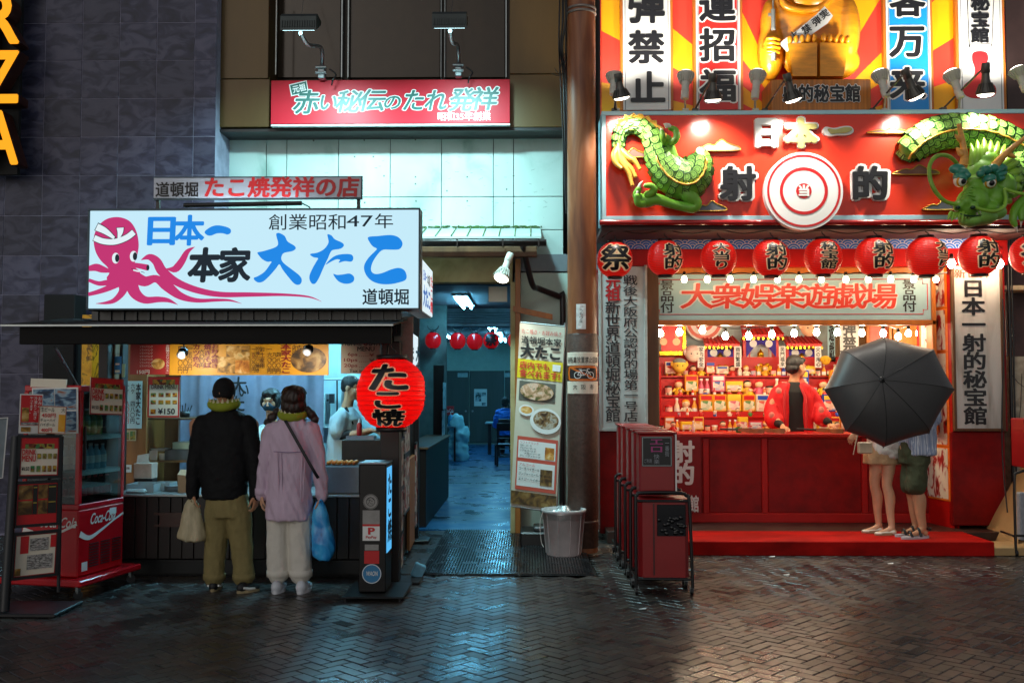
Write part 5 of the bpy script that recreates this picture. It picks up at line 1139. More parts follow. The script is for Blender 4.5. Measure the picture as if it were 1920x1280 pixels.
for k, (px, py, lab) in enumerate(((812, 638, 'small glossy red lantern hanging beside the stall side sign'), (858, 639, 'small glossy red lantern, second along the passage bulkhead'), (890, 640, 'small glossy red lantern, third along the bulkhead and touching its neighbour'), (921, 638, 'small glossy red lantern with faint print, under the bulkhead lamp'), (967, 638, 'small glossy red lantern half hidden by the pale door frame'))):
 o = lantern(lab, 'small red lanterns along the passage bulkhead', px, py, Yp, 15 * Yp / F, 15.4 * Yp / F, None, M_redpl, ribs=10, n=20) if False else lantern(lab, 'small red lanterns along the passage bulkhead', px, py, Yp, 15 * Yp / F, 15.4 * Yp / F, ('祭',) if k == 3 else None, M_redpl, ribs=10, off=.05, hoff=0)
 c = P(px, py, Yp); part('hanging_loop', MB().tube(spline([(-.09, 0, .24), (-.07, 0, .19), (0, 0, .16), (.07, 0, .19), (.09, 0, .24)], 4, False), .008, 5), M_black, o)
# ================================================================== the green dragon on the red sign
M_dg = pm('dragon_green', '#72ac34', .45, var=.22, scale=3, coat=.1); M_dl = pm('dragon_scale_light', '#8cc256', .5, var=.2, scale=4); M_dk = pm('dragon_scale_line', '#0e3a1c', .4, var=.1)
M_dgold = pm('dragon_fin_gold', '#d8a040', .35, var=.2, scale=6); M_dteal = pm('dragon_brow_teal', '#2f7f6a', .3, var=.2, scale=6, coat=.3); M_dhorn = pm('dragon_horn', '#d89a48', .35, var=.25, scale=7, stretch=(1, 1, 3))
M_dmane = pm('dragon_mane', '#86b438', .35, var=.25, scale=4); M_eyew = pm('eye_white', '#e8e4d4', .15, var=0); M_eyey = pm('eye_amber', '#d89012', .15, var=.1); M_dclaw = pm('dragon_claw', '#d8d0c0', .25, var=.05); M_dred = pm('dragon_palm_red', '#b0302a', .4)
dr = thing('dragon', 'big green scaly dragon relief with horned head curling over both ends of the red sign', 'dragon', tuple(P(1800, 330, 10.0)))
YD = 10.16
def body_tube(pts, squash=.8, n=18):
 """pts: (px, py, radius px, Y): rings of an ellipse, deeper than the board; returns rings and frames"""
 c = spline([(*P(a, b, Y), r * Y / F) for a, b, r, Y in pts], 6, False); rings = []; fr = []
 for k in range(len(c)):
  p = Vector(c[k][:3]); d = (Vector(c[min(k + 1, len(c) - 1)][:3]) - Vector(c[max(k - 1, 0)][:3])).normalized()
  s_ = Vector((0, -1, 0)); s_ = (s_ - d * s_.dot(d)).normalized(); u = d.cross(s_); fr.append((p, d, u, s_, c[k][3]))
  rings.append([p + u * math.cos(t) * c[k][3] + s_ * math.sin(t) * c[k][3] * squash for t in [2 * math.pi * i / n for i in range(n)]])
 return rings, fr
def scales(fr, squash, size, back=False):
 mb = MB(); s_ = 0; last = fr[0][0]; row = 0; L = size
 for k in range(1, len(fr)):
  seg = (fr[k][0] - fr[k - 1][0]).length; L += seg
  if L < size * .62: continue
  L = 0; row += 1; p, d, u, f, r = fr[k]; m = max(5, int(1.44 * math.pi * r / (size * .95)));
  for i in range(m + 1):
   t = math.pi * (-.22 + 1.44 * (i + (row % 2) * .5) / m)
   nrm = (u * math.cos(t) / 1 + f * math.sin(t) / squash).normalized(); tan = (-u * math.sin(t) + f * math.cos(t) * squash).normalized(); q = p + u * math.cos(t) * r + f * math.sin(t) * r * squash
   for sc, lift, mi in ((1.0, .003, 1), (.83, .0042, 0), (.52, .0052, 1), (.43, .0062, 0)):
    h = size * .60 * sc; v = []
    for a in range(10):
     if a < 7: b = math.pi * a / 6; x, y = math.cos(b) * h, math.sin(b) * h * 1.0
     else: x, y = (-h, 0, h)[a - 7], -h * .5
     v.append(q + tan * x - d * (y - h * .2) * -1 + nrm * (lift + (y + h * .5) * .05 + row * 0))
    mb.add(v, [(0, 1, 2, 3, 4, 5, 6), (0, 6, 7, 8, 9)], mi)
 return mb
def dragon_body(pts, squash, size):
 rings, fr = body_tube(pts, squash); part('body', MB().loft(rings), M_dg, dr); part('scale', scales(fr, squash, size), [M_dl, M_dk], dr, kind='stuff'); return fr
fL = dragon_body([(1161, 283, 5, YD), (1160, 262, 9, YD), (1166, 245, 11, YD - .01), (1181, 236, 13, YD - .02), (1201, 238, 15, YD - .03), (1219, 252, 17, YD - .04), (1230, 276, 22, YD - .05), (1242, 306, 29, YD - .06), (1262, 330, 36, YD - .07), (1286, 338, 38, YD - .07), (1304, 322, 33, YD - .06), (1309, 300, 25, YD - .05), (1301, 290, 16, YD - .04)], .8, .088)
fR = dragon_body([(1700, 290, 14, YD), (1706, 282, 24, YD - .03), (1724, 266, 29, YD - .05), (1757, 251, 31, YD - .07), (1800, 245, 31, YD - .08), (1848, 250, 31, YD - .08), (1893, 268, 30, YD - .06), (1935, 292, 30, YD - .05), (1985, 330, 28, YD - .05)], .85, .10)
dragon_body([(1925, 300, 26, YD - .1), (1908, 318, 30, YD - .16), (1892, 334, 32, YD - .26), (1875, 345, 30, YD - .36)], .9, .095)
# gold ridge fins
def fin(fr, a, b, side, h, name='ridge_fin'):
 mb = MB(); top = []; bot = []
 for k in range(a, b):
  p, d, u, f, r = fr[k]; t = R(90 + side); q = p + u * math.cos(t) * r + f * math.sin(t) * r * .82; nrm = (u * math.cos(t) + f * math.sin(t)).normalized()
  top.append(q + nrm * (h * (1 + .5 * math.sin(k * 2.3)))); bot.append(q - nrm * .02)
 m = len(top)
 for s_ in (-.006, .006):
  o = [v + fr[a][2] * s_ for v in top + bot]; mb.add(o, [(k, k + 1, m + k + 1, m + k) for k in range(m - 1)], 0, False)
 mb.tube(top, .010, 6); part(name, mb, M_dgold, dr)
fin(fL, 12, 40, 62, .035); fin(fL, 40, 66, -20, .03); fin(fR, 2, 40, -8, .03)
# tail tuft
for pts in (((1158, 272), (1163, 300), (1178, 322), (1186, 348)), ((1160, 275), (1152, 292), (1155, 306), (1166, 316)), ((1162, 280), (1178, 296), (1190, 302), (1200, 318)), ((1158, 280), (1170, 305), (1184, 318), (1192, 332))):
 part('tail_plume', MB().tube(spline([tuple(P(a, b, YD - .02 - .03 * i)) for i, (a, b) in enumerate(pts)], 5, False), [.02 + .03 * math.sin(math.pi * min(1, (k + 2) / 16)) * (1 - k / 16) for k in range(16)], 8), M_dgold, dr)
# legs and claws
def leg(pts, name='leg', m=None):
 mb = MB(); c = spline([(*P(a, b, Y), r * Y / F) for a, b, r, Y in pts], 5, False); mb.tube([q[:3] for q in c], [q[3] for q in c], 12);
 for q in (c[0], c[-1]): mb.sph(q[:3], q[3] * .97, 10, 8)
 return part(name, mb, m or M_dg, dr)
leg([(1262, 300, 12, YD - .1), (1258, 280, 9, YD - .12), (1252, 262, 9, YD - .14)]); leg([(1252, 262, 8, YD - .14), (1262, 266, 7, YD - .2), (1269, 256, 6.5, YD - .22), (1266, 244, 6, YD - .2), (1257, 240, 5, YD - .2)], 'claw')
leg([(1247, 268, 6, YD - .16), (1243, 258, 6, YD - .22), (1241, 248, 5, YD - .22)], 'claw')
for a, b in (((1258, 240), (1248, 231)), ((1242, 250), (1238, 240)), ((1251, 238), (1244, 232))): part('talon', MB().tube([P(*a, YD - .2), P((a[0] + b[0]) / 2, (a[1] + b[1]) / 2 - 2, YD - .22), P(*b, YD - .2)], [.022, .016, .002], 8), M_dclaw, dr)
leg([(1275, 350, 17, YD - .1), (1290, 366, 15, YD - .12), (1304, 380, 12, YD - .12), (1298, 390, 10, YD - .12), (1262, 383, 9, YD - .12), (1232, 374, 11, YD - .12), (1210, 377, 13, YD - .12), (1200, 372, 10, YD - .13)])
for pts in (((1200, 375, 8, YD - .14), (1193, 366, 7, YD - .18), (1197, 355, 6, YD - .2)), ((1214, 366, 8, YD - .16), (1226, 358, 7, YD - .2), (1222, 349, 6, YD - .22), (1212, 348, 5, YD - .22)), ((1205, 382, 8, YD - .16), (1196, 380, 7, YD - .2), (1194, 368, 6, YD - .22))): leg(pts, 'claw')
for a, b in (((1197, 354), (1206, 339)), ((1213, 348), (1206, 350)), ((1194, 366), (1199, 356))): part('talon', MB().tube([P(*a, YD - .2), P((a[0] + b[0]) / 2 - 1, (a[1] + b[1]) / 2 - 2, YD - .22), P(*b, YD - .2)], [.02, .015, .002], 8), M_dclaw, dr)
leg([(1935, 370, 14, YD - .2), (1918, 378, 10, YD - .3), (1904, 392, 8, YD - .36), (1899, 410, 7, YD - .38), (1903, 422, 5, YD - .38)], 'claw'); leg([(1930, 376, 9, YD - .3), (1916, 394, 7, YD - .38), (1915, 410, 5, YD - .4)], 'claw')
for a, b in (((1903, 420), (1908, 436)), ((1915, 408), (1914, 426))): part('talon', MB().tube([P(*a, YD - .38), P(*b, YD - .38)], [.022, .003], 8), M_dclaw, dr)
# head
YH2 = 9.72
mm = YH2 / F
def hp(px, py, dy=0.): return P(px, py, YH2 + dy)
mb = MB()
for px, py, dy, r in ((1845, 330, .05, (38, 30, 34)), (1838, 355, -.06, (30, 30, 26)), (1824, 376, -.16, (28, 30, 24)), (1812, 392, -.24, (20, 22, 17)), (1803, 386, -.26, (15, 16, 14)), (1862, 372, -.06, (26, 26, 22)), (1824, 352, -.12, (16, 20, 20)), (1880, 350, .02, (24, 28, 26)), (1850, 305, .06, (26, 24, 22)),
      (1826, 386, -.33, (9, 9, 8)), (1796, 388, -.30, (9, 9, 8)), (1812, 378, -.33, (10, 8, 9)), (1845, 392, -.10, (26, 26, 14))):
 mb.sph(hp(px, py, dy), tuple(q * mm for q in r), 16, 12)
hd = remesh(mb, .014, 3); part('head', hd, M_dg, dr)
mb = MB()
for px, py, dy, r in ((1836, 408, -.12, (32, 30, 15)), (1818, 414, -.2, (20, 20, 12)), (1862, 398, -.04, (24, 24, 16))): mb.sph(hp(px, py, dy), tuple(q * mm for q in r), 16, 12)
part('jaw', remesh(mb, .014, 3), M_dl, dr)
mb = MB()
for px, py, dy in ((1796, 389, -.37), (1824, 389, -.40)): mb.sph(hp(px, py, dy), (.026, .02, .018), 10, 8)
part('nostril', mb, M_dk, dr)
for k in range(5): part('snout_wrinkle', MB().tube(spline([tuple(hp(1800 + k * 2.5, 377 - 5 * k, -.30 + .028 * k)), tuple(hp(1813 + k * 2.5, 370 - 5 * k, -.345 + .03 * k)), tuple(hp(1828 + k * 2.2, 375 - 4.6 * k, -.32 + .03 * k))], 4, False), .014, 6), M_dg, dr)
for px, py, dy, look in ((1800, 339, -.21, (.35, .18)), (1855, 342, -.20, (-.05, .05))):
 e = part('eyeball', MB().sph(hp(px, py, dy), .062, 16, 12), M_eyew, dr); c = hp(px, py, dy); part('eyelid', MB().sph(c + Vector((.004 if px < 1830 else -.004, .002, .028)), (.070, .070, .052), 16, 10, M=Matrix.Rotation(R(22 if px < 1830 else -22), 3, 'Y')), M_dteal, dr); f = Vector((look[0] * .5, -1, -.32)).normalized(); u_ = Matrix.Translation(c) @ f.to_track_quat('Z', 'Y').to_matrix().to_4x4()
 part('iris', MB().lathe([(.056, .026), (.054, .038), (.001, .0645)], (0, 0, 0), 18).xf(u_), M_eyey, e); part('pupil', MB().lathe([(.026, .0605), (.001, .0675)], (0, 0, 0), 14).xf(u_), M_letter, e)
for sgn, L in ((0, ((1795, 317, -.18, (16, 9, 10)), (1806, 322, -.22, (11, 8, 7)), (1814, 329, -.23, (7, 7, 6)))), (1, ((1848, 319, -.17, (12, 9, 9)), (1862, 316, -.13, (11, 9, 9)), (1877, 316, -.07, (12, 9, 9)), (1838, 326, -.21, (8, 7, 7))))):
 mb = MB()
 for px, py, dy, r in L: mb.sph(hp(px, py, dy), tuple(q * mm for q in r), 12, 10)
 part('brow', remesh(mb, .011, 2), M_dteal, dr)
def spike(a, b, r, m, nm, bend=(0, 0, 0), flat=.45):
 a, b = Vector(a), Vector(b); mid = (a + b) / 2 + Vector(bend); c = spline([tuple(a), tuple(mid), tuple(b)], 5, False); n_ = len(c); mb = MB(); rr = [r * math.sin(math.pi * (.28 + .72 * k / (n_ - 1))) + .001 for k in range(n_)]
 mb.tube(c, rr, 8); return part(nm, mb, m, dr)
for a, b, r in (((1822, 312), (1820, 268), .035), ((1830, 308), (1832, 262), .04), ((1840, 306), (1845, 258), .042), ((1850, 306), (1858, 262), .04), ((1858, 308), (1872, 264), .04), ((1866, 312), (1885, 270), .04), ((1836, 318), (1838, 285), .04), ((1850, 316), (1856, 285), .04), ((1828, 322), (1826, 290), .035), ((1862, 320), (1876, 288), .04)):
 spike(hp(*a, .0), hp(*b, .12), r, M_dmane, 'mane_lock', (0, -.03, 0))
for k, (a, b) in enumerate((((1880, 318), (1910, 300)), ((1886, 330), (1918, 318)), ((1888, 342), (1922, 334)), ((1888, 354), (1916, 350)), ((1882, 364), (1908, 366)), ((1878, 312), (1902, 290)), ((1884, 336), (1912, 327)), ((1874, 374), (1896, 380)))): spike(hp(*a, .0), hp(*b, .12), .045, M_dmane if k != 6 else M_dg, 'cheek_lock', (0, -.04, 0))
for k, (a, b) in enumerate((((1866, 324), (1886, 312)), ((1870, 330), (1890, 322)), ((1872, 336), (1886, 332)))): spike(hp(*a, -.14), hp(*b, -.10), .026, M_dteal, 'brow_spike')
# horns, whiskers, teeth, beard
part('horn', MB().tube(spline([tuple(hp(*q, d)) for q, d in (((1806, 312), -.1), ((1808, 290), -.08), ((1804, 262), -.08), ((1798, 232), -.1))], 5, False), [.044 - .0016 * k for k in range(16)], 10), M_dhorn, dr)
spike(hp(1805, 292, -.1), hp(1793, 276, -.08), .03, M_dhorn, 'horn_branch'); spike(hp(1804, 266, -.08), hp(1790, 252, -.1), .025, M_dhorn, 'horn_branch')
part('horn', MB().tube(spline([tuple(hp(*q, d)) for q, d in (((1864, 312), -.08), ((1882, 292), -.1), ((1902, 274), -.13), ((1928, 254), -.18))], 5, False), [.042 - .0016 * k for k in range(16)], 10), M_dhorn, dr)
spike(hp(1888, 288, -.1), hp(1906, 296, -.1), .028, M_dhorn, 'horn_branch')
part('whisker', MB().tube(spline([tuple(hp(*q, d)) for q, d in (((1796, 384), -.32), ((1770, 376), -.36), ((1750, 352), -.38), ((1742, 322), -.36), ((1748, 300), -.32), ((1764, 291), -.28), ((1782, 295), -.2), ((1797, 310), -.12))], 6, False), [.020] * 43, 8), M_dmane, dr)
part('whisker', MB().tube(spline([tuple(hp(*q, d)) for q, d in (((1826, 388), -.38), ((1845, 394), -.36), ((1866, 396), -.32), ((1882, 388), -.26), ((1886, 372), -.22), ((1884, 356), -.2), ((1900, 360), -.2), ((1930, 366), -.2))], 6, False), [.018] * 43, 8), M_dmane, dr)
for k in range(10):
 px = 1780 + k * 5.6; spike(hp(px + 4, 397 + 2 * math.sin(k), -.30 + .01 * abs(k - 4)), hp(px - 3 + k, 413 + 3 * math.sin(k * 2), -.33 + .012 * abs(k - 4)), .018, M_dmane, 'beard_spike')
for k in range(4): spike(hp(1830 + 6 * k, 396, -.28 + .02 * k), hp(1833 + 7 * k, 408, -.27 + .02 * k), .012, M_dclaw, 'tooth')
part('mouth_line', MB().tube(spline([tuple(hp(*q, d)) for q, d in (((1800, 401), -.31), ((1818, 405), -.33), ((1842, 403), -.25), ((1862, 398), -.17))], 5, False), .008, 6), M_dk, dr)
# ================================================================== prize room of the gallery
M_purple = pm('purple_cloth', '#3a2a9a', .7, var=.12); M_goldst = pm('gilded_statue', '#e0a820', .25, metal=.75, var=.15); M_roofred = pm('shrine_red', '#d8281c', .4, var=.08)
M_shelf = pm('shelf_red', '#b8140f', .45, var=.1)
YZ = 13.0
sh = thing('prize_shelf', 'stepped bright red shelves filled with prizes behind the counter', 'shelf', tuple(P(1490, 800, YZ) - Vector((0, 0, .6))))
rows = ((812, 782, 12.62), (780, 745, 12.8), (743, 709, 13.0), (707, 690, 13.2))           # bottom pixel, top pixel, depth of each step
def zat(py, Y): return P(1490, py, Y).z
for k, (pb, pt_, Y) in enumerate(rows):
 z = zat(pb, Y); a, c = P(1236, 750, Y).x, P(1748, 750, Y).x
 part('shelf_board', MB().box(a, Y - .10, z - .025, c, Y + .10, z, 0, .004), M_red, sh)
 part('shelf_back', MB().box(a, Y + .10, z - .3, c, Y + .12, z + .27), M_shelf, sh)
part('shelf_side', MB().box(P(1232, 750, 12.6).x, 12.45, .1, P(1237, 750, 12.6).x, 13.4, zat(690, 13.1), 0, .004), M_red, sh)
# one builder per kind of prize, all at the origin
PC = ['#d8361c', '#e8a018', '#e0c020', '#c8281c', '#e07020', '#3a8a3a', '#2a5ab0', '#e8dcc0', '#d85a78', '#f0b848']
CN = ['red', 'amber', 'yellow', 'scarlet', 'orange', 'green', 'blue', 'cream', 'pink', 'gold']
def print_mat(i):
 a, b_ = PC[i], PC[(i * 3 + 2) % 10]; return ramp_mat('pack_print_%s' % CN[i], [(.30, a), (.46, b_), (.55, '#f0e6d0'), (.68, a), (.8, '#5a2a18')], 26, 'vor', rough=.35, stretch=(1, 1, 1))
pk = random.Random(21)
def carton(i, w_, h, d=.06):
 o = thing('snack_carton', 'x', 'snack box'); pm_ = pm('pack_%s' % CN[i], PC[i], .35, var=.05); lift = .045
 part('box', MB().box(-w_ / 2, -d / 2, lift, w_ / 2, d / 2, lift + h, 0, .004), pm_, o)
 y = -d / 2 - .002; mb = MB(); rectp(mb, -w_ * .42, lift + h * .08, w_ * .42, lift + h * .62, y); part('print', mb, print_mat(i), o)
 mb = MB(); rectp(mb, -w_ * .40, lift + h * .68, w_ * .40, lift + h * .92, y); part('title_print', mb, (M_whiteink, M_redink, pm('pack_yellow', '#f0c830', .4, var=0), pm('pack_blue', '#2048b0', .4, var=0))[i % 4], o)
 for s_ in (-1, 1): part('peg', MB().cyl((s_ * w_ * .28, -.01, 0), (s_ * w_ * .28, -.01, lift), .013, n=8), (M_whiteink, pm('peg_amber', '#e8a018', .4, var=0))[i % 2], o)
 return o
def bottle(i):
 o = thing('drink_bottle', 'x', 'bottle'); part('body', MB().lathe([(.022, 0), (.026, .01), (.026, .09), (.012, .125), (.011, .15)], (0, 0, 0), 12), pm('pack_%s' % CN[i], PC[i], .3, var=.05), o)
 part('cap', MB().lathe([(.014, .15), (.014, .17), (.001, .17)], (0, 0, 0), 10), M_whiteink, o); part('print', MB().lathe([(.0268, .03), (.0268, .075)], (0, 0, 0), 12), M_whiteink, o); return o
def figure(i):
 o = thing('toy_figure', 'x', 'toy'); part('body', MB().lathe([(.035, 0), (.042, .02), (.034, .06), (.02, .085)], (0, 0, 0), 12), pm('pack_%s' % CN[i], PC[i], .4, var=.05), o)
 part('head', MB().sph((0, 0, .115), (.038, .036, .036), 12, 9), pm('toy_skin', '#e8c8a0', .4, var=0), o)
 part('hair', MB().sph((0, .006, .128), (.039, .036, .03), 12, 6), (M_ink, pm('pack_amber', PC[1], .35, var=.05), M_redink)[i % 3], o)
 for s_ in (-1, 1): part('arm', MB().tube([(s_ * .03, 0, .075), (s_ * .055, -.012, .045)], .010, 6), pm('pack_%s' % CN[i], PC[i], .35, var=.05), o)
 return o
def tin(i):
 o = thing('sweet_tin', 'x', 'tin'); part('body', MB().lathe([(.034, 0), (.034, .085), (.034, .0851)], (0, 0, 0), 14), print_mat(i), o); part('lid', MB().lathe([(.036, .085), (.036, .1), (.001, .102)], (0, 0, 0), 14), (M_whiteink, M_ink, M_redink)[i % 3], o); return o
KN = {'carton': 'snack carton', 'bottle': 'small bottle', 'figure': 'toy figure', 'tin': 'sweet tin', 'tall': 'tall carton', 'wide': 'low carton'}
protos = {}
RN = ('on the lowest shelf', 'on the second shelf up', 'on the third shelf up', 'on the top shelf')
onum = ords + ('fifteenth', 'sixteenth', 'seventeenth', 'eighteenth', 'nineteenth', 'twentieth', 'twenty-first', 'twenty-second', 'twenty-third', 'twenty-fourth', 'twenty-fifth', 'twenty-sixth', 'twenty-seventh', 'twenty-eighth', 'twenty-ninth', 'thirtieth', 'thirty-first', 'thirty-second', 'thirty-third', 'thirty-fourth')
def prize(kind, i, loc, label, rz=0., s=1.):
 k = (kind, i)
 if k not in protos:
  protos[k] = o = {'carton': lambda: carton(i, .125, .16), 'tall': lambda: carton(i, .105, .205), 'wide': lambda: carton(i, .16, .10), 'bottle': lambda: bottle(i), 'figure': lambda: figure(i), 'tin': lambda: tin(i)}[kind]()
 else: o = dup(protos[k])
 o.location = loc; o.rotation_euler = (0, 0, rz); o.scale = (s, s, s); tag(o, label, None, 'prizes on the gallery shelves'); return o
for r, (pb, pt_, Y) in enumerate(rows):
 z = zat(pb, Y); x = P(1246, 750, Y).x; n_ = 0
 xe = P(1740, 750, Y).x
 while x < xe - .05:
  kd = pk.choice(('carton', 'tall', 'carton', 'wide', 'figure', 'tall', 'bottle', 'tin') if r in (1, 2) else (('carton', 'figure', 'bottle', 'tin', 'wide', 'figure') if r == 3 else ('tin', 'carton', 'figure', 'bottle', 'wide')))
  i = pk.choice((0, 1, 1, 2, 2, 3, 4, 5, 6, 7, 7, 8, 9, 9)); w_ = {'carton': .125, 'tall': .105, 'wide': .16, 'bottle': .055, 'figure': .1, 'tin': .075}[kd]; s = 1.36 if r in (1, 2) else 1.0
  x += w_ * s / 2; nm = CN[i]
  prize(kd, i, (x, Y + pk.uniform(-.03, .02), z), '%s %s, %s from the wooden post %s' % (nm, KN[kd], onum[min(n_, len(onum) - 1)], RN[r]), pk.gauss(0, .12), s); x += w_ * s / 2 + pk.uniform(.004, .016); n_ += 1
# a second, front line of small prizes on the two middle shelves
for r in (1, 2):
 pb, pt_, Y = rows[r]; z = zat(pb, Y); x = P(1250, 750, Y).x; n_ = 0
 while x < P(1738, 750, Y).x:
  kd = pk.choice(('figure', 'bottle', 'tin', 'figure')); i = pk.randrange(10); x += pk.uniform(.1, .22); s = pk.uniform(.55, .75)
  prize(kd, i, (x, Y - .075, z), '%s %s in front, %s of the front line %s' % (CN[i], KN[kd], onum[min(n_, len(onum) - 1)], RN[r]), pk.gauss(0, .3), s); n_ += 1
# small shrine houses with purple curtains and gilded figures
YSH = 13.45
def shrine(px, pw, ptop, pbot, label, gold, roofpx):
 o = thing('toy_shrine', label, 'shrine', tuple(P(px, pbot, YSH)), 'toy shrines above the shelves'); zb = P(px, pbot, YSH).z; zt_ = P(px, ptop, YSH).z; hw = pw / 2 * YSH / F; c = P(px, 650, YSH).x
 part('back', MB().box(c - hw, YSH + .1, zb, c + hw, YSH + .12, zt_), M_white, o)
 for s_ in (-1, 1):
  part('pillar', MB().box(c + s_ * hw - .03, YSH - .05, zb, c + s_ * hw + .03, YSH + .02, zt_, 0, .004), M_roofred, o)
  part('striped_cloth', MB().box(c + s_ * hw * .72 - .03, YSH + .03, zb, c + s_ * hw * .72 + .03, YSH + .05, zt_, 0), ramp_mat('red_white_stripe', [(.45, '#d8281c'), (.55, '#e8e0d8')], 9, stretch=(6, 1, .02), detail=0), o)
 # roof: sloping slab with tile battens
 rw = hw * 1.28; rh = (ptop - roofpx) * YSH / F
 part('roof', MB().loft([[Vector((c - rw * q, YSH - .18, zt_)), Vector((c - rw * q, YSH - .18, zt_ + .04)), Vector((c - rw * q * .86, YSH + .14, zt_ + rh)), Vector((c - rw * q * .86, YSH + .14, zt_ + rh - .04))] for q in (1, -1)], sm=False), M_roofred, o)
 for k in range(9):
  q = -1 + 2 * k / 8; part('roof_batten', MB().tube([(c + rw * q, YSH - .185, zt_ + .045), (c + rw * q * .86, YSH + .13, zt_ + rh + .008)], .012, 6), M_red, o); part('rafter_end', MB().box(c + rw * q * .97 - .014, YSH - .2, zt_ - .03, c + rw * q * .97 + .014, YSH - .1, zt_ + .006), M_goldst, o)
 for s_ in (-1, 1):
  m = MB(); a = [(c + s_ * hw * .95 * t, YSH - .06, zt_ - .01) for t in (0, .5, 1)]; b_ = [(c + s_ * hw * .95 * t, YSH - .06 + .02 * math.sin(t * 6), zt_ - z_) for t, z_ in ((0, .07), (.5, .13), (1, .26))]
  m.add(a + b_, [(0, 1, 4, 3), (1, 2, 5, 4)], 0, True); cu = part('curtain', m, M_purple, o)
  m = MB(); disc(m, c + s_ * hw * .5, zt_ - .075, .05, YSH - .066, 0, 18); part('crest', m, M_whiteink, cu)
 g_ = thing('gilded_figure', gold, 'figurine', (c, YSH - .02, zb), 'gilded figures in the toy shrines'); s = hw * .62
 m = MB(); m.sph((c, YSH - .02, zb + s * .7), (s * .62, s * .45, s * .62), 14, 10); m.sph((c, YSH - .03, zb + s * 1.45), (s * .36, s * .34, s * .36), 12, 9); m.sph((c, YSH - .03, zb + s * 1.85), (s * .12, s * .12, s * .2), 8, 6)
 for q in (-1, 1): m.sph((c + q * s * .52, YSH - .06, zb + s * .75), (s * .2, s * .24, s * .42), 10, 8); m.sph((c + q * s * .35, YSH - .2, zb + s * .3), (s * .3, s * .3, s * .22), 10, 8)
 part('body', remesh(m, s * .09, 2), M_goldst, g_); part('pedestal', MB().box(c - s * .85, YSH - .2, zb - .05, c + s * .85, YSH + .08, zb + .03, 0, .005), M_goldst, g_)
shrine(1349, 50, 651, 692, 'toy shrine with a purple curtain nearest the wooden post', 'gilded figure sitting in the toy shrine nearest the wooden post', 630)
shrine(1425, 58, 634, 690, 'tallest toy shrine with a purple curtain in the middle', 'gilded figure sitting in the tall middle shrine', 606)
shrine(1501, 50, 651, 692, 'toy shrine with a purple curtain behind the man in the red coat', 'gilded figure behind the head of the man in the red coat', 630)
def strip(s_, a, t, c, d, Y, label, bgm=None, ink=None, off=.02):
 x0, z0, x1, z1 = RC(a, t, c, d, Y); o = thing('hanging_strip', label, 'sign', ((x0 + x1) / 2, Y, z0)); part('panel', MB().box(x0, Y, z0, x1, Y + .012, z1), bgm or M_whiteink, o)
 mb = MB(); vput(mb, s_, x0 + (x1 - x0) * .2, z0 + .01, x1 - (x1 - x0) * .2, z1 - .01, Y - .004, 0, off); part('lettering', mb, ink or M_ink, o)
for s_, a, c, lab in (('家内安全', 1308, 1321, 'white strip 家内安全 hanging between the painted board and first shrine'), ('商売繁盛', 1377, 1390, 'white strip 商売繁盛 between the first and middle shrines'), ('笑門福来', 1461, 1473, 'white strip 笑門福来 just behind the head of the man in red'), ('火の用心', 1528, 1540, 'white strip 火の用心 beyond the third shrine')): strip(s_, a, 649, c, 689, 13.1, lab)
strip('遊戯', 1552, 604, 1566, 678, 13.3, 'pale blue strip of black letters beside the hanging 弾禁 board', M_sky, M_ink, .03)
strip('実弾禁止', 1575, 570, 1610, 690, 13.1, 'big white board 弾禁 hanging behind the umbrella', M_white, pm('grey_brush', '#4a4a48', .5, var=0), .04)
# painted board, bullseye and gable panels at the post end
x0, z0, x1, z1 = RC(1240, 608, 1279, 658, 13.2); o = thing('painted_board', 'red painted board in a gold frame at the post end of the prize room', 'panel', ((x0 + x1) / 2, 13.2, z0))
part('panel', MB().box(x0, 13.2, z0, x1, 13.23, z1), M_roofred, o)
for q in ((x0 - .03, z0 - .06, x1 + .03, z0), (x1 + .001, z0 - .06, x1 + .05, z1 + .1)): part('frame', MB().box(q[0], 13.18, q[1], q[2], 13.24, q[3], 0, .005), M_goldst, o)
c = P(1256, 632, 13.195)
for s_ in (-1, 1): mb = MB(); disc(mb, c.x + s_ * .085, c.z - .06, .05, 13.194, 0, 18); disc(mb, c.x + s_ * .10, c.z + .03, .035, 13.193, 0, 16); part('scallop_print', mb, pm('cream_ink', '#e8d0a0', .5, var=0), o)
c = P(1320, 603, 13.5); o = thing('back_bullseye', 'pink and white bullseye panel high on the back wall of the prize room', 'target', (c.x, 13.5, c.z - .24)); part('disc', MB().cyl((c.x, 13.52, c.z), (c.x, 13.5, c.z), .26, n=40), M_whiteink, o)
for a, b_ in ((.235, .19), (.13, .085)): mb = MB(); disc(mb, c.x, c.z, a, 13.495, 0, 40, r2=b_); part('ring', mb, pm('rose_ink', '#d86a58', .5, var=0), o)
x0, z0, x1, z1 = RC(1236, 662, 1300, 706, 13.4); part('gable_panel', MB().prism([(x0, z0), (x1, z1), (x0, z1)], 13.4, 13.43), M_roofred, gl); part('gable_panel', MB().prism([(x0 + .02, z1 - .01), (x0 + .25, z1 - .01), (x0 + .02, z1 - .2)], 13.385, 13.399), pm('gable_cream', '#e8c890', .5), gl)
part('back_scene', MB().box(P(1236, 600, 13.7).x, 13.7, 1.5, P(1560, 600, 13.7).x, 13.74, 2.9), pm('pale_scene', '#b8cdd0', .5, var=.25, scale=3), gl)
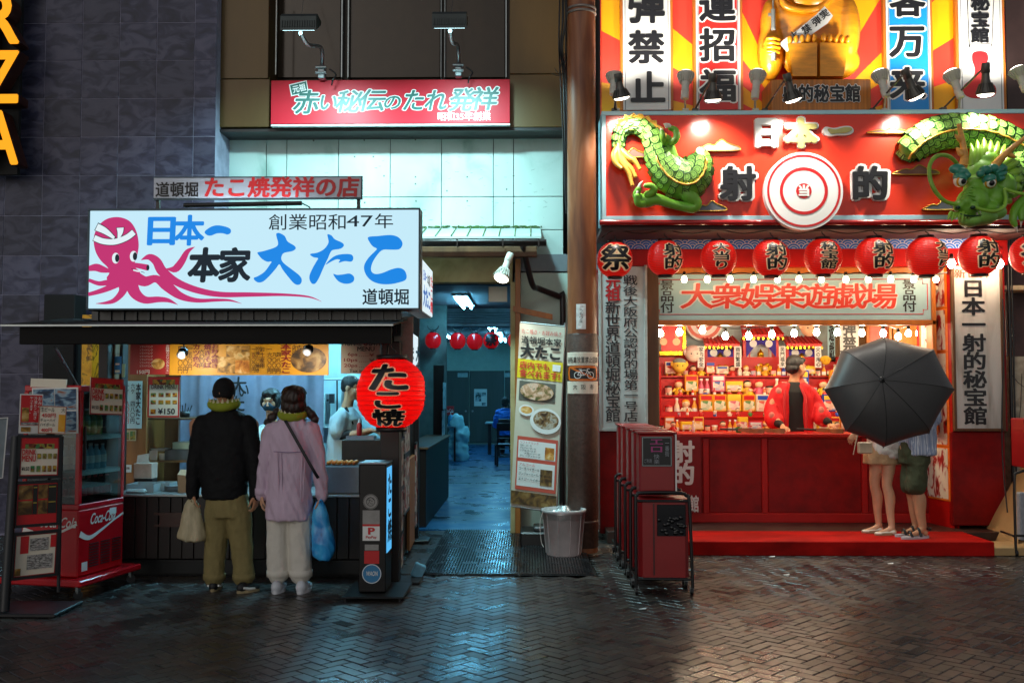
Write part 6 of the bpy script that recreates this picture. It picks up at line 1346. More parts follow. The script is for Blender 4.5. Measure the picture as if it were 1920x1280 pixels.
# mascot-free toys sitting above: masks and plush
def plush(px, py, Y, r, cols, label):
 c = P(px, py, Y); o = thing('plush_toy', label, 'toy', (c.x, Y, c.z - r)); m = MB().sph(c, (r, r * .8, r * .95), 14, 10); part('head', m, pm('plush_' + cols[0].strip('#'), cols[0], .8), o)
 m = MB().sph(c + Vector((0, .01, r * .55)), (r * .95, r * .8, r * .55), 14, 8); part('hood', m, pm('plush_' + cols[1].strip('#'), cols[1], .8), o)
 for s_ in (-1, 1): part('ear', MB().sph(c + Vector((s_ * r * .95, 0, r * .25)), (r * .28, r * .15, r * .4), 8, 6), pm('plush_' + cols[0].strip('#'), '', .8), o); part('eye', MB().sph(c + Vector((s_ * r * .35, -r * .74, r * .05)), r * .09, 8, 6), M_ink, o)
plush(1274, 686, 13.05, .095, ('#e8c848', '#7a8a88'), 'yellow round-faced toy in a grey hood at the post end of the top shelf'); plush(1300, 664, 13.15, .11, ('#e8d8c8', '#d8c0b8'), 'pale pink plush toy beside the first white strip')
plush(1517, 616, 13.2, .11, ('#e8b890', '#3a9a6a'), 'small figure in a green cap on the third shrine roof'); plush(1548, 676, 13.05, .06, ('#d8a018', '#e8b828'), 'shiny gold gourd-like toy beside the pale blue strip')
# wooden lodge window at the outer end
for a, c_ in ((1626, 1632), (1668, 1674), (1742, 1748)): gp('room_post', a, 604, c_, 812, 13.3, 13.36, M_frameorange)
gp('room_rail', 1626, 604, 1748, 612, 13.28, 13.34, M_frameorange); gp('room_panel', 1676, 604, 1742, 812, 13.4, 13.44, pm('room_wood', '', .5)); gp('room_panel', 1632, 604, 1668, 812, 13.41, 13.45, pm('room_rose', '#c86a58', .5))
# air guns and trays on the counter
zct = P(1500, 812, YCt).z
for k, (a, b_, lab) in enumerate(((1350, 1432, 'toy rifle lying on the counter at the post end'), (1398, 1470, 'toy rifle lying on the counter before the man in red'), (1494, 1580, 'toy rifle lying on the counter beside his outstretched hand'))):
 p0 = P(a, 806, YCt + .1); p1 = P(b_, 810, YCt + .0); p0.z = zct + .045; p1.z = zct + .03; d = (p1 - p0)
 o = thing('toy_rifle', lab, 'toy gun', (p0 + p1) / 2, 'toy rifles on the counter')
 part('barrel', MB().tube([p0, p0 + d * .6], .011, 8), M_ink, o); m = MB(); m.loft([[p0 + d * t + Vector((0, y * w_, z_ * w_ * 1.1 - dz)) for y, z_ in ((-1, -1), (1, -1), (1, 1), (-1, 1))] for t, w_, dz in ((.42, .016, 0), (.6, .022, .004), (.72, .018, .006), (.8, .026, .010), (1, .032, .012))], sm=False); part('stock', m, M_orangewood, o)
for k in range(6):
 px = (1240, 1262, 1300, 1385, 1570, 1384)[k] + (0, 0, 0, 0, 0, 22)[k]
 c = P(px, 806, YCt + .2); c.z = zct; i = (1, 3, 7, 5, 9, 2)[k]
 prize(('tin', 'figure', 'bottle', 'figure', 'figure', 'tin')[k], i, tuple(c), ('striped sweet tin on the counter next to the wooden post', 'little toy figure on the counter by the wooden post', 'small bottle on the counter before the shelves', 'green toy figure on the counter near the rifles', 'tiny gold toy by the outstretched hand', 'yellow sweet tin on the counter between the rifles')[k], 0, .8)
# hanging red fabric sign in front of the counter
x0, z0, x1, z1 = RC(1252, 818, 1314, 962, 11.38); o = thing('fabric_banner', 'dull red hanging cloth lettered 射的 beside the row of carts', 'banner', ((x0 + x1) / 2, 11.38, z0))
part('cloth', MB().box(x0, 11.38, z0, x1, 11.386, z1), pm('dull_red_cloth', '#8a1c20', .8, var=.1), o)
mb = MB(); vput(mb, '射的', x0 + .06, z0 + (z1 - z0) * .36, x1 - .09, z1 - .05, 11.376, 0, .04); part('lettering', mb, M_whiteink, o)
mb = MB(); put(mb, '秘宝館', x0 + .02, z0 + .02, x1 - .03, z0 + (z1 - z0) * .22, 11.376, 0, .03); part('lettering', mb, M_whiteink, o)
# outer wall beyond the gallery
YO = 11.3
o = thing('outer_building', 'beige stone-faced building with dark pipes beyond the gallery', 'building', tuple(P(1905, 985, YO)))
x0, z0, x1, z1 = RC(1897, 668, 2100, 1000, YO); part('wall', MB().box(x0, YO, 0, x1, YO + .2, z1), ramp_mat('beige_stone', [(.3, '#8a8070'), (.5, '#a89c88'), (.7, '#b8ac98')], 12, rough=.8, bump=.2), o)
part('wall', MB().box(P(1884, 500, YO + .3).x, YO + .3, 0, x1, YO + .5, 9), pm('maroon_wall', '#4a3230', .6, var=.2), o)
for a, c_ in ((1886, 1892), (1893.5, 1897)):
 q = RC(a, 300, c_, 600, YO - .1); part('pipe', MB().cyl(((q[0] + q[2]) / 2, YO - .1, .02), ((q[0] + q[2]) / 2, YO - .1, 9), (q[2] - q[0]) / 2, n=10), M_black, o)
for pts in (((1897, 702), (1908, 716), (1921, 726)), ((1897, 790), (1910, 796), (1914, 760), (1916, 700)), ((1898, 878), (1921, 866))): part('crack_line', MB().tube([P(*q, YO - .004) for q in pts], .004, 4), M_joint, o)
part('fascia', MB().box(P(1886, 100, 10.9).x, 10.9, P(1900, 205, 10.9).z, P(2100, 100, 10.9).x, 11.5, 9), pm('maroon_fascia', '#3a2826', .5, var=.15), o)
wire('white_cable', [P(1880, 560, 10.9), P(1883, 640, 10.9), P(1879, 760, 10.9), P(1880, 860, 10.85), P(1889, 960, 10.6)], 'white cable hanging down the edge of the red side wall', .008)
# ================================================================== things standing in the street
def PBM(tl, tr, bl):
 """frame of a tilted sheet: u 0..1 across, v 0..1 up, y in metres behind its face"""
 tl, tr, bl = (P(*q) if not isinstance(q, Vector) else q for q in (tl, tr, bl)); ex, ez = tr - tl, tl - bl; ey = ez.cross(ex).normalized()
 return Matrix(((ex.x, ey.x, ez.x, bl.x), (ex.y, ey.y, ez.y, bl.y), (ex.z, ey.z, ez.z, bl.z), (0, 0, 0, 1)))
def msheet(name, label, cat, M, mat, lines=(), prints=(), border=None, bw=.05, th=.006, frame=None, fw=.05, group=None, parent=None):
 base = M @ Vector((.5, 0, 0)); o = parent or thing(name, label, cat, base, group)
 part('sheet', MB().box(0, 0, 0, 1, th, 1).xf(M), mat, o); y = -.003
 asp = M.to_3x3() @ Vector((1, 0, 0)); hgt = M.to_3x3() @ Vector((0, 0, 1)); k = asp.length / hgt.length
 if border:
  mb = MB()
  for q in ((0, 0, 1, bw * k), (0, 1 - bw * k, 1, 1), (0, bw * k, bw, 1 - bw * k), (1 - bw, bw * k, 1, 1 - bw * k)): rectp(mb, *q, y)
  part('border', mb.xf(M), border, o)
 for m, boxes in prints:
  y -= .0012
  for u0, v0, u1, v1 in boxes: mb = MB(); rectp(mb, u0, 1 - v1, u1, 1 - v0, y); part('print', mb.xf(M), m, o)
 for s_, u0, v0, u1, v1, m, vert, off in lines: mb = MB(); (vput if vert else put)(mb, s_, u0, 1 - v1, u1, 1 - v0, y - .002, 0, off, M=M); part('lettering', mb, m, o)
 if frame:
  mb = MB(); f = fw
  for q in ((-f, -f * k, 1 + f, -.001), (-f, 1.001, 1 + f, 1 + f * k), (-f, 0, -.001, 1), (1.001, 0, 1 + f, 1)): mb.box(q[0], -.012, q[1], q[2], .02, q[3])
  part('frame', mb.xf(M), frame, o)
 return o
M_cream = pm('cream_paper', '#e4dac6', .55, var=.05); M_paper = pm('white_paper', '#e4e4e0', .55, var=.04)
# ---- utility pole with its signs
YPo = 10.2; pc = P(1093, 1025, YPo); r0 = 27.5 * YPo / F
M_rust = ramp_mat('rusty_pole', [(.25, '#3a1e12'), (.42, '#6e3c22'), (.55, '#8a5230'), (.66, '#9a684a'), (.8, '#54301e')], 2.4, rough=.42, stretch=(2.5, 2.5, .35), bump=.12)
po = thing('utility_pole', 'thick rusty brown steel pole standing between the two shops', 'pole', (pc.x, YPo, 0))
part('shaft', MB().lathe([(r0, 0), (r0, 2.5), (r0 * .93, 9.5)], (pc.x, YPo, 0), 32), M_rust, po)
zs = P(1093, 626, YPo).z; part('sleeve', MB().lathe([(r0 + .001, .05), (r0 + .006, .06), (r0 + .006, zs - .01), (r0 + .001, zs)], (pc.x, YPo, 0), 32), pm('pole_sleeve', '#4a342a', .5, var=.3, scale=30, bump=.5), po)
for z_ in (P(1093, 30, YPo).z, P(1093, 22, YPo).z, .3): part('band', MB().lathe([(r0 + .004, z_), (r0 + .008, z_ + .004), (r0 + .008, z_ + .02), (r0 + .004, z_ + .024)], (pc.x, YPo, 0), 28), pm('pole_band', '#8a8078', .4, metal=.6), po)
def curve_on(mb, c, r, lift):
 mb = subdiv(mb, .05); v = []
 for x, y, z in mb.v: a = (x - c.x) / r; q = r + lift + (c.y - r - y); v.append((c.x + q * math.sin(a), c.y - q * math.cos(a), z))
 mb.v = v; return mb
yf = YPo - r0
def pplate(o, nm, x0, z0, x1, z1, m, lift):
 mb = MB(); rectp(mb, x0, z0, x1, z1, yf); return part(nm, curve_on(mb, Vector((pc.x, YPo, 0)), r0, lift), m, o)
x0, z0, x1, z1 = RC(1063, 660, 1123, 738, yf); x0, x1 = pc.x - .19, pc.x + .19; H = z1 - z0
nb = thing('no_cycling_sign', 'curved black, white and orange no bicycle parking sign wrapped on the pole', 'sign', (pc.x, yf, z0))
pplate(nb, 'plate', x0, z0, x1, z0 + H * .3, M_cream, .012); pplate(nb, 'plate', x0, z0 + H * .68, x1, z1, M_cream, .012); pplate(nb, 'plate', x0, z0 + H * .3, x1, z0 + H * .68, pm('sign_black', '#1c1a18', .4), .012)
zc_ = z0 + H * .49; mb = MB(); hw, hh = .15, H * .15
ring = spline([(pc.x - hw, zc_ - hh * .5), (pc.x - hw, zc_ + hh * .5), (pc.x - hw * .8, zc_ + hh), (pc.x + hw * .8, zc_ + hh), (pc.x + hw, zc_ + hh * .5), (pc.x + hw, zc_ - hh * .5), (pc.x + hw * .8, zc_ - hh), (pc.x - hw * .8, zc_ - hh)], 4)
ribbon(mb, ring + ring[:2], [.022] * (len(ring) + 2), yf, n=2); ribbon(mb, [(pc.x - hw * .8, zc_ + hh * .9), (pc.x, zc_), (pc.x + hw * .8, zc_ - hh * .9)], [.018] * 3, yf, n=3)
part('orange_ring_print', curve_on(mb, Vector((pc.x, YPo, 0)), r0, .014), pm('sign_orange', '#d86a14', .4, var=0), nb)
mb = MB(); q = pc.x + .01
for s_ in (-.062, .062): disc(mb, q + s_, zc_ - .018, .036, yf, 0, 20, r2=.029)
for L in ([(-.062, -.018), (-.03, .028), (.03, .026), (.062, -.018)], [(-.03, .028), (0, -.018), (.03, .026)], [(-.062, -.018), (0, -.018)], [(-.036, .038), (-.03, .028)], [(.03, .026), (.026, .044), (.05, .046)], [(-.05, .038), (-.024, .038)]): ribbon(mb, [(q + a, zc_ + b_) for a, b_ in L], [.007] * len(L), yf, n=2)
part('bicycle_print', curve_on(mb, Vector((pc.x, YPo, 0)), r0, .016), M_whiteink, nb)
mb = MB(); put(mb, '自転車放置禁止区域', pc.x - .165, z0 + H * .74, pc.x + .165, z0 + H * .88, yf, 0, .01); put(mb, '大', pc.x - .10, z0 + H * .10, pc.x - .055, z0 + H * .22, yf); put(mb, '阪', pc.x - .02, z0 + H * .10, pc.x + .025, z0 + H * .22, yf); put(mb, '市', pc.x + .06, z0 + H * .10, pc.x + .105, z0 + H * .22, yf)
part('lettering', curve_on(mb, Vector((pc.x, YPo, 0)), r0, .015), M_ink, nb)
x0, z0, x1, z1 = RC(1081, 570, 1098, 617, yf); nb = thing('pole_plate', 'small white number plate fixed high on the brown pole', 'sign', ((x0 + x1) / 2, yf, z0)); pplate(nb, 'plate', x0, z0, x1, z1, M_paper, .012)
mb = MB(); vput(mb, 'うちワエ', (x0 + x1) / 2 - .015, z0 + .06, (x0 + x1) / 2 + .02, z1 - .05, yf); part('lettering', curve_on(mb, Vector((pc.x, YPo, 0)), r0, .014), M_ink, nb)
wr = random.Random(9)
for k in range(6):
 a = 1062 - k * 2.2; wire('pole_cable', [P(a, -40, YPo - .05 + .03 * k), P(a + wr.uniform(-3, 3), 30, YPo - .04), P(a + wr.uniform(-5, 4), 90, YPo), P(a + 2 + wr.uniform(-2, 2), 160, YPo + .1), P(1062, 300 + 20 * k, YPo + .12)], 'black cables running down beside the top of the brown pole', .007 + .002 * (k % 2))
for o in [x for x in COL.objects if x.name.startswith('pole_cable')]: o['group'] = 'cables beside the pole'
wire('loose_wire', [P(1040, 128, YPo), P(1048, 138, YPo), P(1053, 118, YPo - .02), P(1060, 100, YPo), P(1056, 135, YPo), P(1046, 142, YPo), P(1036, 138, YPo)], 'tangle of loose black wire ends beside the upper pole', .004)
# ---- tall menu banner stand
Yb = 10.7; M = PBM((975, 604, Yb + .1), (1059, 612, Yb), (957, 948, Yb - .05))
bs2 = msheet('menu_banner_stand', 'tall pale banner of dish photos standing between passage and pole', 'banner', M, pm('banner_white', '#c9c2ae', .5, var=.05), th=.01, bw=.05,
 prints=((pm('banner_yellow', '#d8c010', .5, var=0), ((.0, .20, 1, .305),)), (pm('banner_coral', '#c8503c', .5, var=0), ((.08, .62, .97, .905),)), (M_paper, ((.11, .64, .93, .735), (.11, .755, .93, .885))), (M_food, ()), (M_food3, ((.70, .665, .9, .73),)), (M_food2, ((.0, .915, 1, .985), (.62, .785, .88, .87))), (M_paper, ((.78, .215, .95, .25),))),
 lines=(('たこ焼き・お好み焼き', .06, .035, .94, .06, M_redink, 0, .0), ('道頓堀本家', .06, .075, .94, .115, M_ink, 0, .02), ('大たこ', .06, .12, .92, .19, M_ink, 0, .05), ('店内でも', .05, .215, .7, .25, pm('banner_red', '#c83a20', .5, var=0), 0, .03), ('食べれます!', .05, .258, .94, .298, MT['banner_red'], 0, .03),
  ('ソフトドリンク', .15, .645, .55, .658, M_redink, 0, 0), ('コカ・コーラ', .15, .662, .4, .672, M_ink, 0, .01), ('ジンジャーエール', .15, .676, .5, .686, M_ink, 0, .01), ('リアルゴールド', .15, .690, .5, .700, M_ink, 0, .01), ('メロンソーダ', .25, .704, .6, .714, M_ink, 0, .01), ('グレープフルーツ', .15, .718, .6, .728, M_ink, 0, .01), ('アルコール', .15, .762, .5, .778, M_redink, 0, 0), ('コークハイボール', .15, .785, .6, .8, M_ink, 0, .01), ('ジンジャーエールハイボール', .15, .812, .85, .827, M_ink, 0, .01), ('エナジーハイボール', .15, .84, .7, .855, M_ink, 0, .01)))
M_d1 = ramp_mat('savoury_print', [(.26, '#3a4a24'), (.38, '#7a6a3a'), (.48, '#c89a78'), (.58, '#e0c0a8'), (.7, '#5a6434'), (.82, '#e8dcc8')], 16, 'noise'); M_d2 = ramp_mat('ball_dish_print', [(.28, '#1a120a'), (.42, '#4a3018'), (.52, '#8a6a40'), (.6, '#b8b0a0'), (.72, '#3a2a14')], 13, 'noise')
mb = MB(); rectp(mb, .06, .575, .86, .68, -.004); part('print', mb.xf(M), pm('slate_print', '#5a5a50', .5, var=.2), bs2)
for q, rx_, rz_, m in (((.46, .628), .37, .047, M_d1), ((.25, .522), .17, .03, M_paper), ((.25, .524), .13, .02, M_food3), ((.68, .475), .34, .07, M_paper), ((.69, .480), .28, .05, M_d2)):
 mb = MB(); disc(mb, *q, rx_, -.0055 - rz_ * .0 - .0004 * len(bs2.children), 0, 26, rz=rz_); part('dish_print', mb.xf(M), m, bs2)
for u_ in (.3,): part('wifi_print', (lambda mb: [ribbon(mb, [(.865 + r_ * math.cos(R(t)) * .9, .757 + r_ * .22 * math.sin(R(t)) * 1.0) for t in range(45, 136, 15)], [.006] * 7, -.011, n=2) for r_ in (.03, .05, .07)] and mb)(MB()).xf(M), M_ink, bs2)
part('pole', MB().tube([M @ Vector((1.0, .012, 0)), M @ Vector((1.0, .012, 1.02))], .012, 8), M_alu, bs2); part('bar', MB().tube([M @ Vector((0, .006, 1)), M @ Vector((1, .006, 1))], .01, 8).tube([M @ Vector((0, .006, 0)), M @ Vector((1, .006, 0))], .01, 8), M_alu, bs2)
g_ = GX(985, 985); part('base', MB().box(g_.x - .12, g_.y - .1, .002, g_.x + .22, g_.y + .25, .17, 0, .02), M_black, bs2)
o = thing('canister', 'black canister with a yellow label under the menu banner', 'canister', (g_.x + .03, g_.y - .2, 0)); part('body', MB().lathe([(.13, .01), (.135, .02), (.135, .2), (.11, .225)], (g_.x + .0, g_.y - .24, 0), 20), M_black, o); part('label', MB().lathe([(.1365, .1), (.1365, .19)], (g_.x + .0, g_.y - .24, 0), 20), pm('label_yellow', '#b0a010', .5, var=.1), o)
g_ = GX(1004, 1025); o = thing('black_box', 'low black box with a grey lid beside the grey bin', 'box', (g_.x, g_.y, 0)); part('body', MB().box(g_.x - .16, g_.y, .002, g_.x + .14, g_.y + .5, .15, 0, .015), M_black, o); part('lid', MB().box(g_.x - .02, g_.y + .04, .151, g_.x + .13, g_.y + .36, .2, 0, .012), pm('lid_grey', '#3a3d40', .4), o)
# ---- waste bin with liner
g_ = GX(1057, 1046); g_.y += .15; g_.x = P(1057, 1000, g_.y).x; o = thing('waste_bin', 'grey plastic bin lined with a clear bag at the foot of the pole', 'bin', (g_.x, g_.y, 0)); Hb = .46
part('body', MB().lathe([(.0, .004), (.165, .004), (.17, .02), (.205, Hb - .04), (.22, Hb - .035), (.222, Hb), (.205, Hb), (.16, .03), (.0, .03)], g_, 32), pm('bin_grey', '#c4bebe', .5, var=.15, scale=5), o)
for k in range(10): a = 2 * math.pi * k / 10; part('rib', MB().tube([(g_.x + math.cos(a) * .173, g_.y + math.sin(a) * .173, .03), (g_.x + math.cos(a) * .206, g_.y + math.sin(a) * .206, Hb - .05)], .005, 5), MT['bin_grey'], o)
M_film = glass('plastic_film', '#f2f6f6', .14, .25)
lin = MB(); n_ = 40; rings = []
for zz, rr, wv_ in ((Hb - .09, .228, .012), (Hb - .04, .232, .010), (Hb + .006, .228, .006), (Hb + .008, .2, .006), (Hb - .05, .15, .03), (Hb - .02, .08, .03), (Hb + .03, .03, .03)):
 rings.append([Vector((g_.x + (rr + wv_ * noise.noise((k * .8, zz * 9, 1))) * math.cos(2 * math.pi * k / n_), g_.y + (rr + wv_ * noise.noise((k * .8, zz * 9, 1))) * math.sin(2 * math.pi * k / n_), zz + wv_ * noise.noise((k * .6, zz * 7, 5)))) for k in range(n_)])
part('liner', lin.loft(rings, caps=False), M_film, o); part('liner_tie', MB().tube(spline([(g_.x - .2, g_.y - .12, Hb), (g_.x - .235, g_.y - .1, Hb - .12), (g_.x - .225, g_.y - .1, Hb - .3), (g_.x - .2, g_.y - .11, Hb - .36)], 5, False), .004, 5), M_whiteink, o)
# ---- rubber mats
for k, (a, c_) in enumerate(((-.99, -.105), (-.095, .56))):
 o = thing('door_mat', ('ribbed wet rubber mat leading into the passage', 'ribbed rubber mat under the grey bin beside the passage mat')[k], 'mat', ((a + c_) / 2, 10.3, 0), 'ribbed mats before the passage'); y0, y1 = 8.87, 11.66
 part('base', MB().box(a, y0, .001, c_, y1, .010, 0, .003), pm('wet_rubber', '#1b1e20', .24, var=.25, scale=4, rvar=.1), o); mb = MB(); q = a + .012
 while q < c_ - .02: mb.box(q, y0 + .012, .0101, q + .013, y1 - .012, .018); q += .026
 tag(part('rib', mb, pm('wet_rubber', '', .3), o), kind='stuff'); mb = MB(); q = y0 + .03
 while q < y1 - .04: mb.box(a + .012, q, .0101, c_ - .012, q + .016, .0155); q += .07
 tag(part('cross_rib', mb, pm('wet_rubber', '', .3), o), kind='stuff')
# ---- black pillar sign with payment stickers
Yk = 7.9; x0, z0, x1, z1 = RC(673, 870, 719, 1092, Yk)
o = thing('pillar_sign', 'slim black sign pillar with round and square stickers on a steel base', 'sign', ((x0 + x1) / 2, Yk, 0)); part('body', MB().box(x0, Yk, .05, x1 + .02, Yk + .32, z1, 0, .006), pm('pillar_black', '#060608', .35, var=.1, spec=.3), o); part('cap', MB().box(x0 - .004, Yk - .004, z1 + .001, x1 + .024, Yk + .324, z1 + .012, 0, .003), M_steel, o)
part('lit_panel', MB().box(x1 + .0205, Yk + .03, .35, x1 + .024, Yk + .29, z1 - .03), em('pillar_light', '#5ac0ff', .9), o); Mp = Matrix(((0, -1, 0, x1 + .0245), (1, 0, 0, 0), (0, 0, 1, 0), (0, 0, 0, 1))); mb = MB(); vput(mb, 'たこ焼', Yk + .07, .42, Yk + .25, z1 - .08, -.001, 0, .04, M=Mp); part('lettering', mb, M_lb_ink, o)
b0, _, b1, _ = RC(642, 1080, 758, 1113, Yk - .1); part('base', MB().box(b0, Yk - .16, .03, b1, Yk + .45, .045, 0, .005), pm('base_steel', '#2c2f30', .35, metal=.7), o)
for a in (b0 + .03, b1 - .03):
 for c_ in (Yk - .13, Yk + .42): part('foot', MB().cyl((a, c_, 0), (a, c_, .03), .012, n=8), M_black, o)
y = Yk - .0025
def st_(a, t, c_, d, m, yy=0): x0, z0, x1, z1 = RC(a, t, c_, d, Yk); mb = MB(); rectp(mb, x0, z0, x1, z1, y - yy); return part('sticker', mb, m, o)
c = P(695, 940, Yk); mb = MB(); disc(mb, c.x, c.z, .060, y, 0, 28); part('sticker', mb, pm('sticker_grey', '#8e8b88', .5), o); mb = MB(); disc(mb, c.x, c.z, .057, y - .0008, 0, 28, r2=.053); disc(mb, c.x, c.z, .035, y - .0008, 0, 28, r2=.031); put(mb, 'た', c.x - .02, c.z - .02, c.x + .02, c.z + .02, y - .001); ribbon(mb, [(c.x - .03, c.z + .012), (c.x, c.z + .035), (c.x + .03, c.z + .012)], [.006] * 3, y - .001, n=3); part('print', mb, M_ink, o)
st_(680, 956, 712, 982, MT['sticker_grey']); st_(680, 984, 712, 1013, M_paper); st_(680, 982, 712, 986, M_redink, .0008); st_(684, 1020, 710, 1031, MT['sticker_grey']); st_(683, 1032, 711, 1056, M_redink)
mb = MB(); txt('PayPay', 686, 1004, 706, 1010, y - .002, mb, off=.02); txt('P', 691, 989, 702, 1001, y - .002, mb, off=.04); part('lettering', mb, M_redink, o)
c = P(697, 1075, Yk); mb = MB(); disc(mb, c.x, c.z, .077, y, 0, 30); part('sticker', mb, pm('sticker_blue', '#2a78a8', .45, var=.05), o); mb = MB(); disc(mb, c.x, c.z, .075, y - .0008, 0, 30, r2=.070); put(mb, 'WAON', c.x - .045, c.z - .015, c.x + .045, c.z + .02, y - .001, 0, .01, shear=.1); part('lettering', mb, M_whiteink, o)
g_ = GX(783, 1086); solo('blue_packet', MB().box(-.05, -.03, 0, .05, .03, .12, 0, .008).xf(Matrix.Translation((g_.x - .02, g_.y + .02, .02)) @ Matrix.Rotation(R(24), 4, 'Y') @ Matrix.Rotation(R(10), 4, 'Z')), pm('packet_blue', '#7ab8d0', .4, var=.2, scale=14), 'small pale blue packet propped on the ground beside the mat', 'packet')
solo('floor_plate', MB().box(P(745, 1085, 8.6).x, 8.45, .001, P(790, 1085, 8.6).x, 8.75, .025, 0, .006), M_black, 'flat black plate lying between the pillar sign and the mat', 'plate')
# ---- letters on the tiled wall
Yl = 10.75; o = thing('letter_sign', 'big glowing orange letters running down the tiled wall at the picture edge', 'sign', tuple(P(5, 310, Yl)))
for ch, a, t, c_, d in (('R', -28, -14, 36, 81), ('Z', -30, 98, 34, 192), ('A', -36, 210, 34, 307)):
 x0, z0, x1, z1 = RC(a, t, c_, d, Yl); mb = MB(); put(mb, ch, x0, z0, x1, z1, Yl + .10, 0, .022, ext=.10 / ((z1 - z0) / .73)); l_ = part('letter', mb, pm('letter_can', '#3a1408', .5), o)
 mb = MB(); put(mb, ch, x0, z0, x1, z1, Yl - .012, 0, .022); part('face', mb, em('letter_orange', '#ffa010', 1.25), l_)
part('stand_off', MB().box(P(-60, 100, Yl).x, Yl + .2, P(5, 320, Yl).z, P(20, 100, Yl).x, Yl + .26, 9), M_blackmatt, o)
# ---- drinks fridge on a trolley
d1, d2 = Vector((.2, .98, 0)), Vector((-.98, .2, 0)); og = Vector((-3.575, 7.86, 0)); FM = Matrix(((d1.x, d2.x, 0, og.x), (d1.y, d2.y, 0, og.y), (0, 0, 1, 0), (0, 0, 0, 1)))   # local: a along the glass front, b along the side, z
fr_ = thing('drinks_fridge', 'red upright drinks fridge with glass doors and white script logo on a red trolley', 'fridge', og); M_cola = pm('fridge_red', '#c0101c', .25, var=.05, coat=.4); M_fdark = pm('fridge_dark', '#3a1014', .4)
def fb(nm, a0, b0, z0, a1, b1, z1, m, ch=.005, par=None): return part(nm, MB().box(a0, b0, z0, a1, b1, z1, 0, ch).xf(FM), m, par or fr_)
FA, FBd, ZT = .60, .52, 1.655; z_g0, z_g1 = .72, 1.62
fb('lower_body', 0, 0, .16, FA, FBd, z_g0 - .03, M_cola, .012); fb('back', .05, FBd - .03, z_g0, FA - .03, FBd, ZT, M_fdark); fb('far_side', FA - .03, 0.03, z_g0, FA, FBd, ZT, M_fdark); fb('top', 0, 0, z_g1 + .005, FA, FBd, ZT + .02, M_cola, .008); fb('sill', 0, 0, z_g0 - .029, FA, FBd, z_g0 + .01, M_cola)
for a0, b0 in ((0, 0), (FA - .04, 0), (0, FBd - .04)): fb('corner_post', a0, b0, z_g0 + .011, a0 + .04, b0 + .04, z_g1 + .004, M_cola)
fb('door_glass', .041, .006, z_g0 + .015, FA - .041, .010, z_g1, glass('fridge_glass', '#cfdcdc', .10, .02), 0); fb('side_glass', .006, .041, z_g0 + .015, .010, FBd - .041, z_g1, MT['fridge_glass'], 0); fb('handle', .045, -.02, 1.0, .06, .004, 1.35, M_black)
for z_ in (.98, 1.26): fb('shelf', .03, .02, z_, FA - .035, FBd - .035, z_ + .012, pm('fridge_shelf', '#b8c4c4', .4), 0)
fb('label_strip', .03, .015, 1.235, FA - .035, .02, 1.262, M_paper, 0); fb('label_strip', .03, .015, .955, FA - .035, .02, .982, M_paper, 0)
fbot = {}
def fbottle(a, b, z_, kind):
 if kind not in fbot:
  h, m, cm = {'tea': (.21, pm('tea_green', '#6a8a2a', .2, var=.1), M_whiteink), 'cola': (.20, pm('cola_dark', '#1c0a08', .12, var=0), M_redink), 'water': (.2, pm('water_blue', '#8fb4c4', .15, var=.05), M_whiteink)}[kind]
  q = thing('fridge_bottle', 'x', 'bottle', (0, 0, 0), 'bottles inside the fridge'); part('body', MB().lathe([(.03, 0), (.033, .01), (.033, h * .62), (.014, h * .85), (.013, h * .94)], (0, 0, 0), 12), m, q); part('cap', MB().lathe([(.015, h * .94), (.015, h), (.001, h)], (0, 0, 0), 10), cm, q); part('label', MB().lathe([(.0338, h * .25), (.0338, h * .55)], (0, 0, 0), 12), {'tea': pm('tea_label', '#a8b040', .4, var=.1), 'cola': M_redink, 'water': M_paper}[kind], q); fbot[kind] = q
 else: q = dup(fbot[kind])
 q.location = FM @ Vector((a, b, z_)); return q
fl = {'tea': 'green tea bottle on the top fridge shelf, %s from the handle', 'cola': 'dark cola bottle at the fridge bottom, %s from the handle', 'water': 'pale bottle on the middle fridge shelf, %s from the handle'}
for kind, z_, a0, n_ in (('tea', 1.273, .12, 4), ('water', .993, .1, 5), ('cola', .735, .09, 6)):
 for k in range(n_): q = fbottle(a0 + .08 * k, .09, z_, kind); q['label'] = fl[kind] % ords[k]; q = fbottle(a0 + .08 * k, .2, z_, kind); q['label'] = fl[kind].replace(', %s', ', second row, %s') % ords[k]
# red base print: script name, wave, grilles
Fm = FM @ Matrix(((1, 0, 0, 0), (0, 1, 0, 0), (0, 0, 1, 0), (0, 0, 0, 1)))
lg = MB(); put(lg, 'Coca-Cola', .14, .56, .47, .645, -.004, 0, .014, shear=.32, M=Fm); ribs = MB(); ribbon(ribs, [(.02, .50), (.14, .455), (.3, .50), (.45, .555), (.59, .60)], [.05, .035, .022, .014, .02], -.003, n=6); lg.merge(ribs.xf(Fm)); part('logo', lg, M_whiteink, fr_)
lg = MB(); Sm = FM @ Matrix(((0, 1, 0, 0), (-1, 0, 0, FBd), (0, 0, 1, 0), (0, 0, 0, 1))); ribs = MB(); ribbon(ribs, [(.02, .52), (.2, .48), (.35, .51), (.51, .58)], [.05, .04, .02, .02], -.004, n=5); lg.merge(ribs.xf(Sm)); put(lg, 'Coca-Cola', .16, .55, .5, .63, -.005, 0, .012, shear=.32, M=Sm); part('logo', lg, M_whiteink, fr_)
for k in range(3):
 for j in range(9): fb('grille', .14 + .15 * k, -.006, .22 + .022 * j, .26 + .15 * k, -.001, .231 + .022 * j, M_fdark, 0)
fb('rating_label', .05, -.003, .2, .12, -.001, .27, M_paper, 0); fb('price_note', .40, -.003, .61, .49, -.001, .66, M_paper, 0)
fb('trolley', -.10, -.10, .105, FA + .12, FBd + .14, .155, M_cola, .01);
